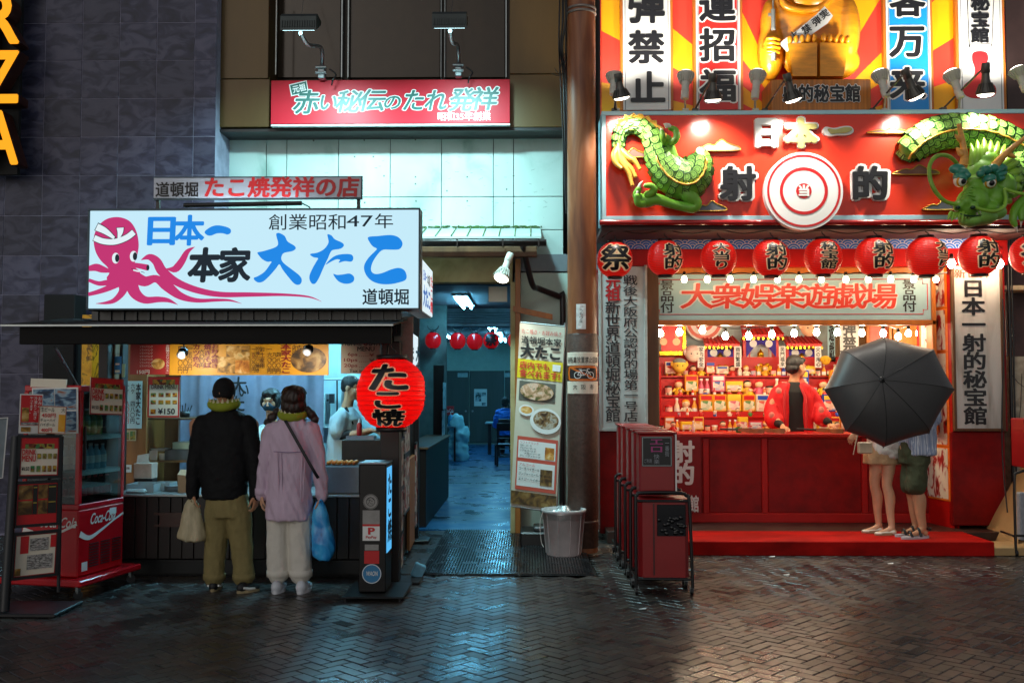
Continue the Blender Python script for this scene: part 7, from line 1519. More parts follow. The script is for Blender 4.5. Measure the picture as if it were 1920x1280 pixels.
for a, b in ((-.04, -.04), (FA + .06, -.04), (-.04, FBd + .08), (FA + .06, FBd + .08)):
 w_ = part('caster', MB().cyl((-.012, 0, .035), (.012, 0, .035), .035, n=14).xf(FM @ Matrix.Translation((a, b, 0)) @ Matrix.Rotation(.7, 4, 'Z')), M_black, fr_); part('caster_fork', MB().box(-.018, -.012, .05, .018, .012, .104).xf(FM @ Matrix.Translation((a, b, 0))), M_steel, fr_)
drinkM = FM @ Matrix(((.50, 0, 0, .06), (0, 1, 0, -.014), (0, 0, .33, 1.42), (0, 0, 0, 1)))
def dmenu(nm, lab, M, **k): return msheet('drink_menu', lab, 'poster', M, M_cream, border=pm('ink_a01a1a', '#a01a1a', .5, var=0), bw=.03, lines=(('DRINK', .05, .31, .4, .45, M_redink, 0, .03), ('MENU', .05, .47, .4, .62, M_redink, 0, .03), ('¥150', .05, .76, .24, .86, M_ink, 0, .02)), prints=((M_redink, ((.03, .03, .97, .29),)), (M_drink, ((.12, .16, .88, .29), (.44, .42, .54, .56), (.58, .42, .68, .56), (.72, .42, .82, .56), (.86, .42, .95, .56), (.28, .74, .38, .9), (.43, .74, .53, .9), (.58, .74, .68, .9), (.72, .74, .82, .9), (.86, .74, .95, .9)))), **k)
dmenu('drink_menu', 'DRINK MENU poster fixed over the glass door of the red fridge', PBM((170, 707, 7.95), (232, 711, 8.2), (168, 776, 7.93)))
M = PBM((60, 727, 7.85), (146, 726, 7.78), (60, 812, 7.85)); msheet('food_poster', 'blue poster of four dish photos behind the small posters on the fridge side', 'poster', M, M_paper, prints=((ramp_mat('blue_food_print', [(.3, '#162338'), (.45, '#3a5878'), (.55, '#8fb0c0'), (.66, '#9a5a3a'), (.8, '#2a3a50')], 9, 'noise', stretch=(1, 1, 3)), ((.03, .03, .49, .48), (.51, .03, .97, .48), (.03, .52, .49, .97), (.51, .52, .97, .97))),))
solo('white_card', MB().box(0, 0, 0, 1, .01, 1).xf(PBM((58, 709, 7.9), (125, 711, 7.86), (57, 725, 7.9))), M_cream, 'blank cream card lying upright on top of the red fridge', 'card')
M = PBM((38, 738, 7.5), (81, 739, 7.6), (35, 812, 7.48)); msheet('takeaway_poster', 'small red poster of white vertical writing at the top of the menu rack', 'poster', M, M_paper, prints=((M_redink, ((.04, .03, .96, .8),)), (M_food, ((.1, .35, .4, .7), (.08, .84, .5, .96))), (M_tiny, ((.06, .72, .9, .79),))), lines=(('おみやげ', .78, .06, .93, .5, M_whiteink, 1, 0), ('冷凍たこ焼き', .6, .06, .74, .66, M_whiteink, 1, 0), ('やってます。', .42, .06, .56, .5, M_whiteink, 1, 0)))
M = PBM((74, 760, 7.52), (125, 762, 7.62), (71, 812, 7.5)); msheet('beer_poster', 'cream beer and highball price poster beside the red takeaway poster', 'poster', M, M_cream, border=pm('beer_trim', '#a05a40', .5, var=0), bw=.03, prints=((ramp_mat('beer_print', [(.3, '#c87a10'), (.5, '#e0a020'), (.7, '#f0d890')], 5), ((.72, .3, .97, .92),)),), lines=(('生ビール', .06, .06, .55, .22, M_ink, 0, .01), ('大', .8, .06, .95, .22, M_ink, 0, 0), ('450円', .1, .26, .6, .42, M_redink, 0, .02), ('チューハイ', .06, .46, .6, .58, M_ink, 0, .01), ('ハイボール', .06, .62, .6, .74, M_ink, 0, .01), ('400円', .1, .8, .5, .95, M_redink, 0, .02)))
# ---- menu rack: black post, three framed panels
rk = thing('menu_rack', 'black upright rack holding three framed menu panels before the fridge', 'menu rack', (P(40, 1150, 7.35).x, 7.35, 0)); M_rack = pm('rack_black', '#0e1014', .4)
A0, A1 = P(30, 818, 7.5), GX(8, 1152); part('post', MB().tube([(A0.x, 7.5, A0.z), (A1.x, A1.y, .02)], .035, 8), M_rack, rk); B0, B1 = P(116, 818, 7.66), GX(112, 1130); part('post', MB().tube([(B0.x, 7.66, B0.z), (P(110, 1080, 7.62).x, 7.62, .1)], .014, 8), M_rack, rk)
part('base', MB().box(A1.x - .1, A1.y - .1, .002, A1.x + .42, A1.y + .35, .03, 0, .006), M_rack, rk)
M = PBM((39, 820, 7.48), (111, 820, 7.64), (36, 892, 7.47)); dmenu('drink_menu', 'DRINK MENU panel framed in black, uppermost in the menu rack', M, frame=M_rack, fw=.08)
M = PBM((33, 908, 7.46), (108, 904, 7.62), (30, 984, 7.45)); msheet('food_menu', 'framed panel of four dark dish photos, middle of the menu rack', 'poster', M, M_redink, prints=((M_food2, ((.03, .03, .38, .38), (.52, .03, .76, .38), (.03, .42, .38, .76), (.52, .42, .76, .76))), (pm('menu_black', '#14120e', .4), ((.39, .03, .5, .76), (.77, .03, .98, .76))), (pm('menu_gold', '#a08a2a', .4), ((.40, .08, .49, .11), (.40, .46, .49, .49), (.78, .08, .96, .11), (.78, .46, .96, .49)))), frame=M_rack, fw=.08)
M = PBM((30, 1004, 7.44), (107, 997, 7.6), (25, 1082, 7.43)); msheet('notice_panel', 'framed pale notice with red corner disc, lowest in the menu rack', 'poster', M, M_cream, border=pm('ink_a01a1a', '', .5), bw=.02, prints=((M_redink, ((.12, .03, .32, .45), (.85, .05, .98, .35))), (M_tiny, ((.35, .1, .8, .4), (.3, .5, .92, .85))), (M_food, ((.02, .8, .16, .97),))), frame=M_rack, fw=.08)
M = PBM((-40, 788, 7.6), (13, 784, 7.7), (-50, 900, 7.55)); msheet('edge_stand', 'white-edged notice stand cut off by the picture edge', 'sign', M, pm('edge_grey', '#7f8a90', .5), frame=M_paper, fw=.04); w_ = GX(-5, 1100); part('leg', MB().tube([P(-20, 900, 7.6), (w_.x, w_.y, .01)], .012, 6), M_alu, bpy.data.objects['edge_stand'])
# ---- row of red trolley boxes
M_cart = pm('cart_red', '#8c0e12', .35, var=.1, coat=.2); M_tubeb = pm('cart_tube', '#0d0d0f', .3)
def cart():
 o = thing('red_cart', 'x', 'cart', (0, 0, 0), 'red wheeled sign carts standing in a row')       # base centre, front at -Y
 part('upper_box', MB().box(-.19, -.02, .80, .10, .20, 1.28, 0, .012), M_cart, o); part('lid', MB().box(-.20, -.03, 1.281, .115, .22, 1.30, 0, .006), M_cart, o); part('side_plate', MB().box(.101, -.03, .80, .112, .21, 1.28), M_paper, o)
 part('lower_box', MB().loft([[Vector((x, y, z)) for x, y in ((-.20, -.01), (-.17, -.055), (.17, -.06), (.2, -.03), (.2, .24), (-.2, .24))] for z in (.14, .74)], sm=False), M_cart, o); part('lower_lid', MB().box(-.2, -.06, .741, .2, .24, .765, 0, .006), M_cart, o)
 part('seam', MB().box(-.085, -.064, .16, -.075, -.045, .73), M_fdark, o)
 h = spline([(-.225, -.07, .06), (-.225, -.07, .72), (-.215, -.07, .79), (-.17, -.07, .815), (.12, -.07, .815), (.18, -.07, .79), (.205, -.07, .72), (.225, -.07, .06)], 6, False); part('hoop', MB().tube(h, .0135, 8), M_tubeb, o)
 part('cross_bar', MB().tube([(-.225, -.07, .13), (.225, -.07, .13)], .011, 8).tube([(-.222, -.07, .75), (.20, -.07, .75)], .011, 8).tube([(-.225, -.07, .13), (-.225, .25, .13)], .011, 8).tube([(.225, -.07, .13), (.225, .25, .13)], .011, 8), M_tubeb, o)
 for x in (-.22, .22):
  for y in (-.06, .24):
   c_ = part('caster', MB().cyl((x - .011, y + .01, .032), (x + .011, y + .01, .032), .032, n=14), M_black, o); part('hub', MB().cyl((x - .0125, y + .01, .032), (x + .0125, y + .01, .032), .014, n=10), M_steel, c_); part('fork', MB().box(x - .016, y - .01, .045, x + .016, y + .02, .075), M_steel, o)
 return o
cts = [(8.13, 1240), (8.55, 1228), (8.98, 1216), (9.42, 1204), (9.88, 1194)]
c0 = cart(); lab = ('foremost red cart with a black notice and window panel', 'second red cart in the row, right behind the one with the black notice', 'middle red cart of the row of five', 'fourth red cart in the row, counting from the street', 'last red cart of the row, against the gallery board')
for k, (Y, px) in enumerate(cts):
 o = c0 if k == 0 else dup(c0); o.location = ((px - 995) / F * Y, Y, 0); o['label'] = lab[k]
 if k == 0:
  for nm, q, m in (('notice_board', (-.17, -.026, 1.02, .075, -.021, 1.262), M_rack), ('window', (-.085 + .03, -.068, .47, .175, -.061, .72), pm('window_dark', '#0c0c12', .12))): part(nm, MB().box(*q, 0, .002), m, c0)
for o in [x for x in COL.objects if x.parent is not None and x.parent.name.startswith('red_cart.') and x.name.split('.')[0] in ('notice_board', 'window')]: bpy.data.objects.remove(o)
mb = MB(); f_ = lambda *q: rectp(mb, *q, -.0275);
for q in ((-.165, 1.025, .07, 1.03), (-.165, 1.252, .07, 1.257), (-.165, 1.03, -.16, 1.252), (.065, 1.03, .07, 1.252)): f_(*q)
part('notice_border', mb, M_steel, c0); mb = MB(); vput(mb, 'エロ', -.10, 1.13, .0, 1.25, -.028, 0, .02); part('lettering', mb, pm('neon_magenta', '#a83a7a', .5, var=0), c0)
mb = MB(); vput(mb, '快楽', -.07, 1.04, -.03, 1.12, -.028); vput(mb, '一番街', .02, 1.1, .05, 1.23, -.028); put(mb, 'ご利用', -.15, 1.05, -.09, 1.08, -.028); part('lettering', mb, pm('chalk_grey', '#8a8f96', .6, var=0), c0)
mb = MB(); cr = random.Random(3)
for k in range(34): mb.sph((cr.uniform(-.04, .165), -.067, cr.uniform(.485, .62)), (.02, .008, .018), 7, 5)
tag(part('black_capsule', mb, pm('capsule_black', '#08080a', .08), c0), kind='stuff')
# ---- cardboard and a steel cart at the outer edge
o = thing('cardboard', 'flattened brown cardboard leaning beside the end of the red platform', 'cardboard', tuple(GX(1870, 1030))); M_card = pm('cardboard_brown', '#a98a5c', .8, var=.12, scale=3)
a, b_, c_, d = GX(1838, 1012), GX(1905, 1035), P(1935, 880, 10.7), P(1918, 870, 10.9); part('flap', MB().add([a, b_, c_, d] + [v + Vector((0, .006, .004)) for v in (a, b_, c_, d)], [(0, 1, 2, 3), (7, 6, 5, 4), (0, 4, 5, 1), (1, 5, 6, 2), (2, 6, 7, 3), (3, 7, 4, 0)]), M_card, o)
a, b_ = GX(1858, 1042), GX(1960, 1025); part('bundle', MB().box(a.x + .02, a.y, .004, b_.x, a.y + .45, .08, 0, .004), M_card, o)
o = thing('steel_cart', 'black tube cart loaded with papers cut off by the picture edge', 'cart', tuple(GX(1905, 1045))); q = GX(1905, 1042); part('frame', MB().tube(spline([(q.x, q.y, .03), (q.x, q.y, .72), (q.x + .04, q.y, .82), (q.x + .2, q.y, .84), (q.x + .5, q.y, .84)], 5, False), .014, 8).tube([(q.x, q.y, .2), (q.x + .6, q.y, .2)], .012, 6).tube([(q.x - .03, q.y - .02, .2), (q.x, q.y + .3, .2)], .012, 6), M_tubeb, o)
part('paper_sheaf', MB().box(q.x + .06, q.y + .02, .15, q.x + .5, q.y + .1, .62, 0, .01).xf(Matrix.Rotation(R(0), 4, 'Z')), pm('paper_grey', '#8a8a90', .5, var=.25, scale=20, stretch=(6, 1, 1)), o); part('red_box', MB().box(q.x + .12, q.y + .02, .86, q.x + .5, q.y + .3, 1.35, 0, .01), M_cart, o); part('caster', MB().cyl((q.x - .01, q.y, .03), (q.x + .014, q.y, .03), .03, n=12), M_black, o)
# ================================================================== inside the stall and the passage
def lathe_thing(nm, lab, cat, c, prof, m, group=None, n=20): mb = MB().lathe(prof, c, n); return solo(nm, mb, m, lab, cat, group)
zk_ = zk + .002
def on(px, Y, z=None): p = P(px, 900, Y); return Vector((p.x, Y, zk_ if z is None else z))
def boxon(nm, lab, cat, a, c_, Y, d, h, m, z=None, ch=.004): u, v = on(a, Y, z), on(c_, Y, z); return solo(nm, MB().box(u.x, Y, u.z, v.x, Y + d, u.z + h, 0, ch), m, lab, cat)
def tray(nm, lab, a, c_, Y, d, h, m, z=None):
 u, v = on(a, Y, z), on(c_, Y, z); mb = MB(); t = .004; z0 = u.z
 mb.box(u.x, Y, z0, v.x, Y + d, z0 + t).box(u.x, Y, z0 + t, v.x, Y + t, z0 + h).box(u.x, Y + d - t, z0 + t, v.x, Y + d, z0 + h).box(u.x, Y + t, z0 + t, u.x + t, Y + d - t, z0 + h).box(v.x - t, Y + t, z0 + t, v.x, Y + d - t, z0 + h); return solo(nm, mb, m, lab, 'tray')
M_pp = pm('frosted_plastic', '#9fb4ba', .3, var=.08, alpha=.75)
tray('steel_tray', 'frosted clear tray at the end of the stall counter', 236, 288, 8.82, .28, .075, M_pp); tray('lidded_tray', 'second frosted tray behind the paper napkins', 284, 318, 9.0, .2, .07, M_pp)
solo('folded_towel', MB().box(on(233, 8.74).x, 8.75, zk_, on(272, 8.74).x, 8.81, zk_ + .04, 0, .018), pm('towel_white', '#a8bcc0', .9, var=.1), 'rolled damp towel on the front edge of the stall counter', 'towel')
o = thing('napkin_holder', 'cream napkin box with white sheets sticking out', 'napkin holder', on(268, 9.05)); u, v = on(250, 9.1), on(284, 9.1); part('box', MB().box(u.x, 9.1, zk_ + .1, v.x, 9.25, zk_ + .24, 0, .004), pm('holder_cream', '#b5a598', .5), o); part('stand', MB().box(u.x, 9.12, zk_, v.x, 9.24, zk_ + .099), M_darkwood, o)
for k in range(4): part('napkin', MB().add([(u.x + .01 + .02 * k, 9.13 + .02 * k, zk_ + .2), (v.x - .05 + .01 * k, 9.13 + .02 * k, zk_ + .2), (v.x - .04 - .02 * k, 9.15 + .02 * k, zk_ + .33 - .01 * k), (u.x + .015 + .01 * k, 9.15 + .02 * k, zk_ + .31)], [(0, 1, 2, 3)]), pm('napkin_white', '#c4d4d8', .8), o)
for k in range(5): lathe_thing('saucer', 'grey plate in the short pile on the counter, %s from the top' % ords[4 - k], 'plate', on(325, 9.0) + Vector((0, 0, .009 * k)), [(.0, 0), (.05, 0), (.08, .008), (.08, .012), (.0, .008)], pm('plate_grey', '#6a7478', .4), 'plates piled on the counter')
o = thing('paper_bag', 'upright brown paper bag beside the man in the black jacket', 'paper bag', on(343, 8.86)); u, v = on(334, 8.86), on(352, 8.86); part('bag', MB().loft([[Vector((u.x, 8.86, zk_)), Vector((v.x, 8.86, zk_)), Vector((v.x, 8.93, zk_)), Vector((u.x, 8.93, zk_))], [Vector((u.x - .004, 8.85, zk_ + .16)), Vector((v.x + .006, 8.855, zk_ + .15)), Vector((v.x + .003, 8.935, zk_ + .19)), Vector((u.x - .003, 8.93, zk_ + .2))]], sm=False), pm('kraft_paper', '#9a8468', .8, var=.15), o)
zs1 = P(320, 863, 9.7).z; boxon('lower_shelf', 'wooden shelf over the counter end holding trays', 'shelf', 272, 366, 9.7, .32, .02, pm('shelf_wood', '#8a6a44', .6), zs1 - .02)
tray('steel_pan', 'long steel tray on the wooden shelf', 308, 362, 9.74, .2, .10, M_steel, zs1 + .001); boxon('white_carton', 'flat pale green carton stacked over the steel tray', 'box', 322, 362, 9.75, .2, .07, pm('carton_pale', '#a8c0b0', .6), zs1 + .105); lathe_thing('white_cup', 'small white cup on the wooden shelf', 'cup', on(303, 9.76, zs1 + .001), [(.0, 0), (.024, 0), (.03, .065), (.027, .065), (.0, .005)], M_whiteink); lathe_thing('white_dish', 'white dish lying behind the little card', 'dish', on(300, 9.9, zs1 + .08), [(.0, 0), (.07, .0), (.1, .025), (.0, .02)], M_whiteink)
boxon('pay_card', 'small white card standing on the wooden shelf', 'card', 279, 294, 9.72, .006, .095, M_paper, zs1 + .001)
zs2 = P(320, 783, 9.6).z; boxon('upper_shelf', 'long brown shelf behind the drink menu sheet', 'shelf', 270, 396, 9.6, .3, .02, M_wood, zs2 - .02);
for k in range(5): solo('cooking_tool', MB().tube([on(338 + 3 * k, 9.72, zs2 + .01), on(334 + 6 * k, 9.72, zs2 + .10 + .02 * (k % 3))], .006, 5), M_black, 'black pick standing in the tool pot on the upper shelf', 'utensil', 'cooking picks on the upper shelf')
lathe_thing('tool_pot', 'dark pot of picks on the upper shelf', 'pot', on(345, 9.72, zs2 + .001), [(.0, 0), (.045, 0), (.05, .06), (.0, .06)], M_black)
solo('shelf_rod', MB().tube([on(334, 9.62, zs1 + .18), on(334, 9.62, zs2 - .021)], .008, 6), M_alu, 'thin steel rod joining the two shelves', 'rod')
# the cooking side
o = thing('griddle', 'steel griddle box steaming on the counter beside the woman', 'griddle', on(640, 8.85)); u, v = on(606, 8.8), on(674, 8.8); part('body', MB().box(u.x, 8.8, zk_, v.x, 9.3, zk_ + .24, 0, .006), pm('griddle_steel', '#6f777a', .35, metal=.6, var=.15, scale=4), o); part('plate', MB().box(u.x + .01, 8.82, zk_ + .241, v.x - .01, 9.28, zk_ + .25), M_black, o)
gr = random.Random(6)
bl = thing('octopus_ball', 'x', 'food', (0, 0, 0), 'octopus balls on the griddle'); part('ball', MB().sph((0, 0, .016), .018, 10, 8), M_food3, bl)
for k in range(24):
 q = bl if k == 0 else dup(bl); q.location = (u.x + .035 + (k % 6) * .045, 8.85 + (k // 6) * .05, zk_ + .249); q['label'] = 'round golden octopus ball cooking on the steel griddle'
boxon('back_counter', 'dark cupboard under the cook, level with the lantern foot', 'cupboard', 640, 720, 9.45, .35, 0.46, pm('cupboard_dark', '#241a14', .5), zk - .02); zb2 = zk + .44; tray('serving_tray', 'flat tray on the dark cupboard before the cook', 648, 700, 9.5, .2, .03, M_steel, zb2 + .002)
o = thing('sauce_bottle', 'red squeeze sauce bottle before the cook', 'bottle', on(673, 9.47, zb2)); part('body', MB().lathe([(.0, 0), (.024, 0), (.026, .01), (.026, .1), (.014, .125)], on(673, 9.55, zb2 + .035), 14), pm('sauce_red', '#a01018', .3), o); part('nozzle', MB().lathe([(.012, .125), (.004, .165), (.0, .165)], on(673, 9.55, zb2 + .035), 10), M_whiteink, o)
for k, (a, c_, t, d, Y, m, nm, lab, cat) in enumerate(((572, 610, 738, 792, 10.9, pm('board_white', '#b8d0d4', .4, var=.05), 'grid_board', 'white gridded planning board on the kitchen wall behind the woman', 'board'), (610, 618, 738, 795, 10.95, M_steel, 'machine_side', 'narrow steel machine side next to the gridded board', 'machine'), (640, 650, 712, 790, 11.3, M_alu, 'wall_pipe', 'pale upright wall duct behind the cook', 'duct'), (590, 640, 800, 830, 10.8, M_steel, 'steel_bench', 'steel bench top below the gridded board', 'bench'), (578, 602, 704, 712, 10.9, pm('blue_bowl', '#1460b8', .4), 'blue_basin', 'blue basin upside down on the kitchen rack', 'basin'))):
 x0, z0, x1, z1 = RC(a, t, c_, d, Y); solo(nm, MB().box(x0, Y, z0, x1, Y + (.06 if k != 3 else .5), z1, 0, .005), m, lab, cat)
x0, z0, x1, z1 = RC(572, 738, 610, 792, 10.895); mb = MB()
for k in range(1, 9): q = x0 + (x1 - x0) * k / 9; rectp(mb, q - .001, z0 + .01, q + .001, z1 - .01, 10.893)
for k in range(1, 12): q = z0 + (z1 - z0) * k / 12; rectp(mb, x0 + .01, q - .001, x1 - .01, q + .001, 10.892)
part('grid_line', mb, pm('grid_grey', '#5a7a84', .5), bpy.data.objects['grid_board']); mb = MB()
for k in range(22): mb.sph((gr.uniform(x0 + .04, x1 - .03), 10.885, gr.uniform(z0 + .03, z0 + .13)), .012, 6, 4)
tag(part('magnet', mb, pm('magnet_green', '#1a5a3a', .5, var=.6, scale=30), bpy.data.objects['grid_board']), kind='stuff')
solo('wall_rail', MB().tube([P(570, 711, 10.9), P(650, 711, 10.9)], .012, 6), M_steel, 'steel rail across the kitchen wall above the gridded board', 'rail'); solo('rail_post', MB().tube([P(632, 711, 10.95), P(632, 830, 10.95)], .010, 6), M_black, 'thin dark post between the gridded board and the cook', 'post')
bgm = remesh((lambda m: [m.sph(P(a, b_, 10.9), (.07, .06, .06), 10, 8) for a, b_ in ((545, 712), (558, 708), (552, 722), (570, 716), (578, 728))] and m)(MB()), .02, 2); bgm.v = [tuple(Vector(v) + Vector((1, 1, 1)) * .018 * noise.noise(Vector(v) * 18)) for v in bgm.v]; solo('plastic_sack', bgm, pm('sack_white', '#a8d0d8', .35, var=.1), 'crumpled white plastic sacks on the rack behind the masked vendor', 'sack')
o = thing('wall_phone', 'black handset hanging on the kitchen wall', 'phone', tuple(P(622, 745, 10.9))); part('body', MB().box(*P(617, 756, 10.88), *P(628, 738, 10.93)).box(*P(612, 752, 10.9), *P(617, 748, 10.92)), M_black, o)
# ---- passage: low counter, tall partition, table, seats, things
o = thing('passage_counter', 'low dark counter running along the stall side of the passage', 'counter', (XL - .05, 13.4, 0)); part('front', MB().box(XL - .30, 11.9, .002, XL + .02, 15.2, .92, 0, .006), M_darkwood, o); part('ledge', MB().box(XL - .32, 11.88, .921, XL + .05, 15.2, .95, 0, .006), M_wood, o)
x0, z0, x1, z1 = RC(812, 684, 832, 880, 15.25); o = thing('partition', 'tall brown wooden partition at the end of the passage counter', 'partition', ((x0 + x1) / 2, 15.25, 0)); part('panel', MB().box(x0, 15.25, .003, x1, 15.33, z1, 0, .006), M_darkwood, o)
for k in range(3): q = x1 + .002; zz = .5 + .42 * k; msheet('side_notice', 'long printed strip on the passage side of the tall partition, %s from the floor' % ords[k], 'notice', Matrix(((0, -1, 0, x1 + .01 + .012 * k), (.5, 0, 0, 14.75), (0, 0, .4, zz), (0, 0, 0, 1))), ramp_mat('strip_print', [(.35, '#3a5a70'), (.5, '#9fc0cc'), (.65, '#c8d8dc')], 16, 'noise'), group='strips on the partition')
x0, z0, x1, z1 = RC(889, 729, 913, 761, YE - .07); msheet('wall_poster', 'black and white photo poster on the far brown doors', 'poster', PBM((889, 729, YE - .07), (913, 729, YE - .07), (889, 761, YE - .07)), M_paper, prints=((ramp_mat('photo_print', [(.4, '#1a2226'), (.5, '#6a7a80'), (.62, '#b0c0c4')], 9), ((.1, .2, .55, .72), (.58, .2, .92, .42), (.6, .8, .9, .95))),), th=.02)
x0, z0, x1, z1 = RC(832, 762, 851, 778, 23.6); msheet('cola_sign', 'small red sign with white script deep in the passage', 'sign', PBM((832, 761, 23.6), (851, 761, 23.6), (832, 778, 23.6)), M_redink, lines=(('Coca-Cola', .05, .3, .95, .7, M_whiteink, 0, .01),), th=.03)
Yt = 22.6; tp = P(840, 797, Yt); o = thing('side_table', 'small dark table holding a pump bottle deep in the passage', 'table', (P(838, 860, Yt).x, Yt, 0)); xa_, xb_ = P(826, 800, Yt).x, P(855, 800, Yt).x
part('top', MB().box(xa_, Yt, .76, xb_, Yt + .5, .8, 0, .01), pm('table_grey', '#7a8c94', .4), o)
for a in (xa_ + .03, xb_ - .03):
 for c_ in (Yt + .03, Yt + .47): part('leg', MB().box(a - .02, c_ - .02, .003, a + .02, c_ + .02, .759), M_black, o)
q = Vector((P(844, 790, Yt).x, Yt + .15, .802)); o = thing('pump_bottle', 'clear blue pump bottle on the small passage table', 'bottle', q); part('body', MB().lathe([(.0, 0), (.06, 0), (.06, .2), (.025, .25)], q, 14), pm('pump_blue', '#4aa8d8', .2), o); part('pump', MB().tube([q + Vector((0, 0, .25)), q + Vector((0, 0, .31)), q + Vector((.06, 0, .31))], .012, 6), M_whiteink, o)
mb = MB()
for dx, z_, r_ in ((0, .25, .22), (.02, .55, .24), (-.05, .8, .18), (.05, .1, .17)): mb.sph((P(858, 830, Yt).x + dx, Yt + .25, z_ + .02), (r_, .2, .24), 12, 9)
mb = remesh(mb, .04, 2); mb.v = [tuple(Vector(v) + Vector((1, 1, .4)) * .04 * noise.noise(Vector(v) * 7)) for v in mb.v]; wrinkle(mb, .035, (9, 9, 5), .02, (22, 22, 12)); mb.v = [(x, y, max(z, .003)) for x, y, z in mb.v]; solo('plastic_bag', mb, pm('bag_film', '#a8dce4', .25, var=.1), 'big crumpled white plastic bag hanging at the small table', 'bag')
def chair(lab, x, y, rz):
 o = thing('dining_chair', lab, 'chair', (0, 0, 0), 'dark chairs in the passage'); m = pm('chair_dark', '#15161a', .4)
 part('seat', MB().box(-.2, -.2, .43, .2, .2, .47, 0, .012), m, o); part('backrest', MB().box(-.2, -.22, .75, .2, -.19, .92, 0, .01), m, o)
 for sx_ in (-.18, .18):
  part('leg', MB().box(sx_ - .02, .16, .003, sx_ + .02, .2, .43), m, o); part('leg', MB().box(sx_ - .02, -.21, .003, sx_ + .02, -.17, .43), m, o); part('back_post', MB().box(sx_ - .015, -.215, .47, sx_ + .015, -.185, .76), m, o)
 part('stretcher', MB().tube([(-.18, -.19, .2), (.18, -.19, .2)], .012, 6), M_steel, o); o.location = (x, y, 0); o.rotation_euler.z = rz; return o
chair('dark chair with an empty seat standing before the blue-jacketed diner', P(946, 868, 21.2).x, 21.4, R(8)); chair('dark chair under the blue-jacketed diner', P(950, 868, 24.3).x, 24.2, 0)
o = thing('dining_table', 'pale-topped table on one dark leg beside the blue-jacketed diner', 'table', (P(930, 840, 25).x, 25, 0)); xa_ = P(910, 787, 25).x; part('top', MB().box(xa_, 24.7, .77, xa_ + 1.2, 25.5, .81, 0, .01), pm('table_pale', '#8fb0b4', .35), o); part('leg', MB().box(P(915, 820, 25).x, 24.95, .003, P(921, 820, 25).x, 25.05, .769), M_black, o)
x0, z0, x1, z1 = RC(916, 537, 951, 566, 11.7); solo('hanging_plate', MB().box(x0, 11.7, z0, x1, 11.73, z1, 0, .004), M_cream, 'blank cream plate hanging in the head of the passage doorway', 'plate')
for k, (px, py, lab) in enumerate(((1475, 1078, 'tiny white scrap of paper on the wet paving before the platform'), (1670, 1057, 'white paper scrap on the paving under the platform edge'), (1205, 1142, 'tiny white scrap on the paving before the red carts'), (1448, 1044, 'white scrap lying against the platform foot'), (1725, 1137, 'dark leaf scrap on the paving far out from the platform'), (60, 1153, 'pale scrap on the paving beside the menu rack base'))):
 g_ = GX(px, py); solo('paper_scrap', MB().add([(g_.x - .03, g_.y - .01, .004), (g_.x + .02, g_.y - .015, .006), (g_.x + .032, g_.y + .014, .012), (g_.x - .022, g_.y + .016, .005)], [(0, 1, 2, 3)]), M_paper if k != 4 else M_darkwood, lab, 'litter', 'scraps on the wet paving')
# ================================================================== people
M_skin = pm('skin', '#c08a66', .5, var=.08, scale=12, sss=.08); M_skin2 = pm('skin_pale', '#cf9f7e', .5, var=.06, scale=12, sss=.08); M_hair = pm('hair_black', '#0d0b0b', .6, var=.3, scale=40, stretch=(1, 1, .15), bump=.2); M_hairb = pm('hair_brown', '#2a1a12', .45, var=.3, scale=40, stretch=(1, 1, .15), bump=.2)
M_lips = pm('lips', '#9a5046', .45, var=0); M_eyewhite = pm('eye_sclera', '#d8d4cc', .2, var=0); M_pupil = pm('pupil_dark', '#120c0a', .1, var=0)
def limb(mb, pts, rr, n=12):
 c = spline([(*p, r) for p, r in zip(pts, rr)], 5, False); mb.tube([q[:3] for q in c], [max(q[3], .004) for q in c], n)
 for q in (c[0], c[-1]): mb.sph(q[:3], q[3] * .98, n, 8)
def rows_loft(mb, rows, n=24, sq=2.3):
 """rows: (centre, half width, half depth) -> rounded-box rings"""
 R_ = []
 for c, w_, d in rows:
  ring = []
  for i in range(n):
   t = 2 * math.pi * i / n; a, b = math.cos(t), math.sin(t)
   ring.append(Vector(c) + Vector((w_ * math.copysign(abs(a) ** (2 / sq), a), d * math.copysign(abs(b) ** (2 / sq), b), 0)))
  R_.append(ring)
 mb.loft(R_)
def fr3(d, up=(0, 0, 1)):
 d = Vector(d).normalized(); r = d.cross(Vector(up)).normalized(); u = r.cross(d); return r, d, u
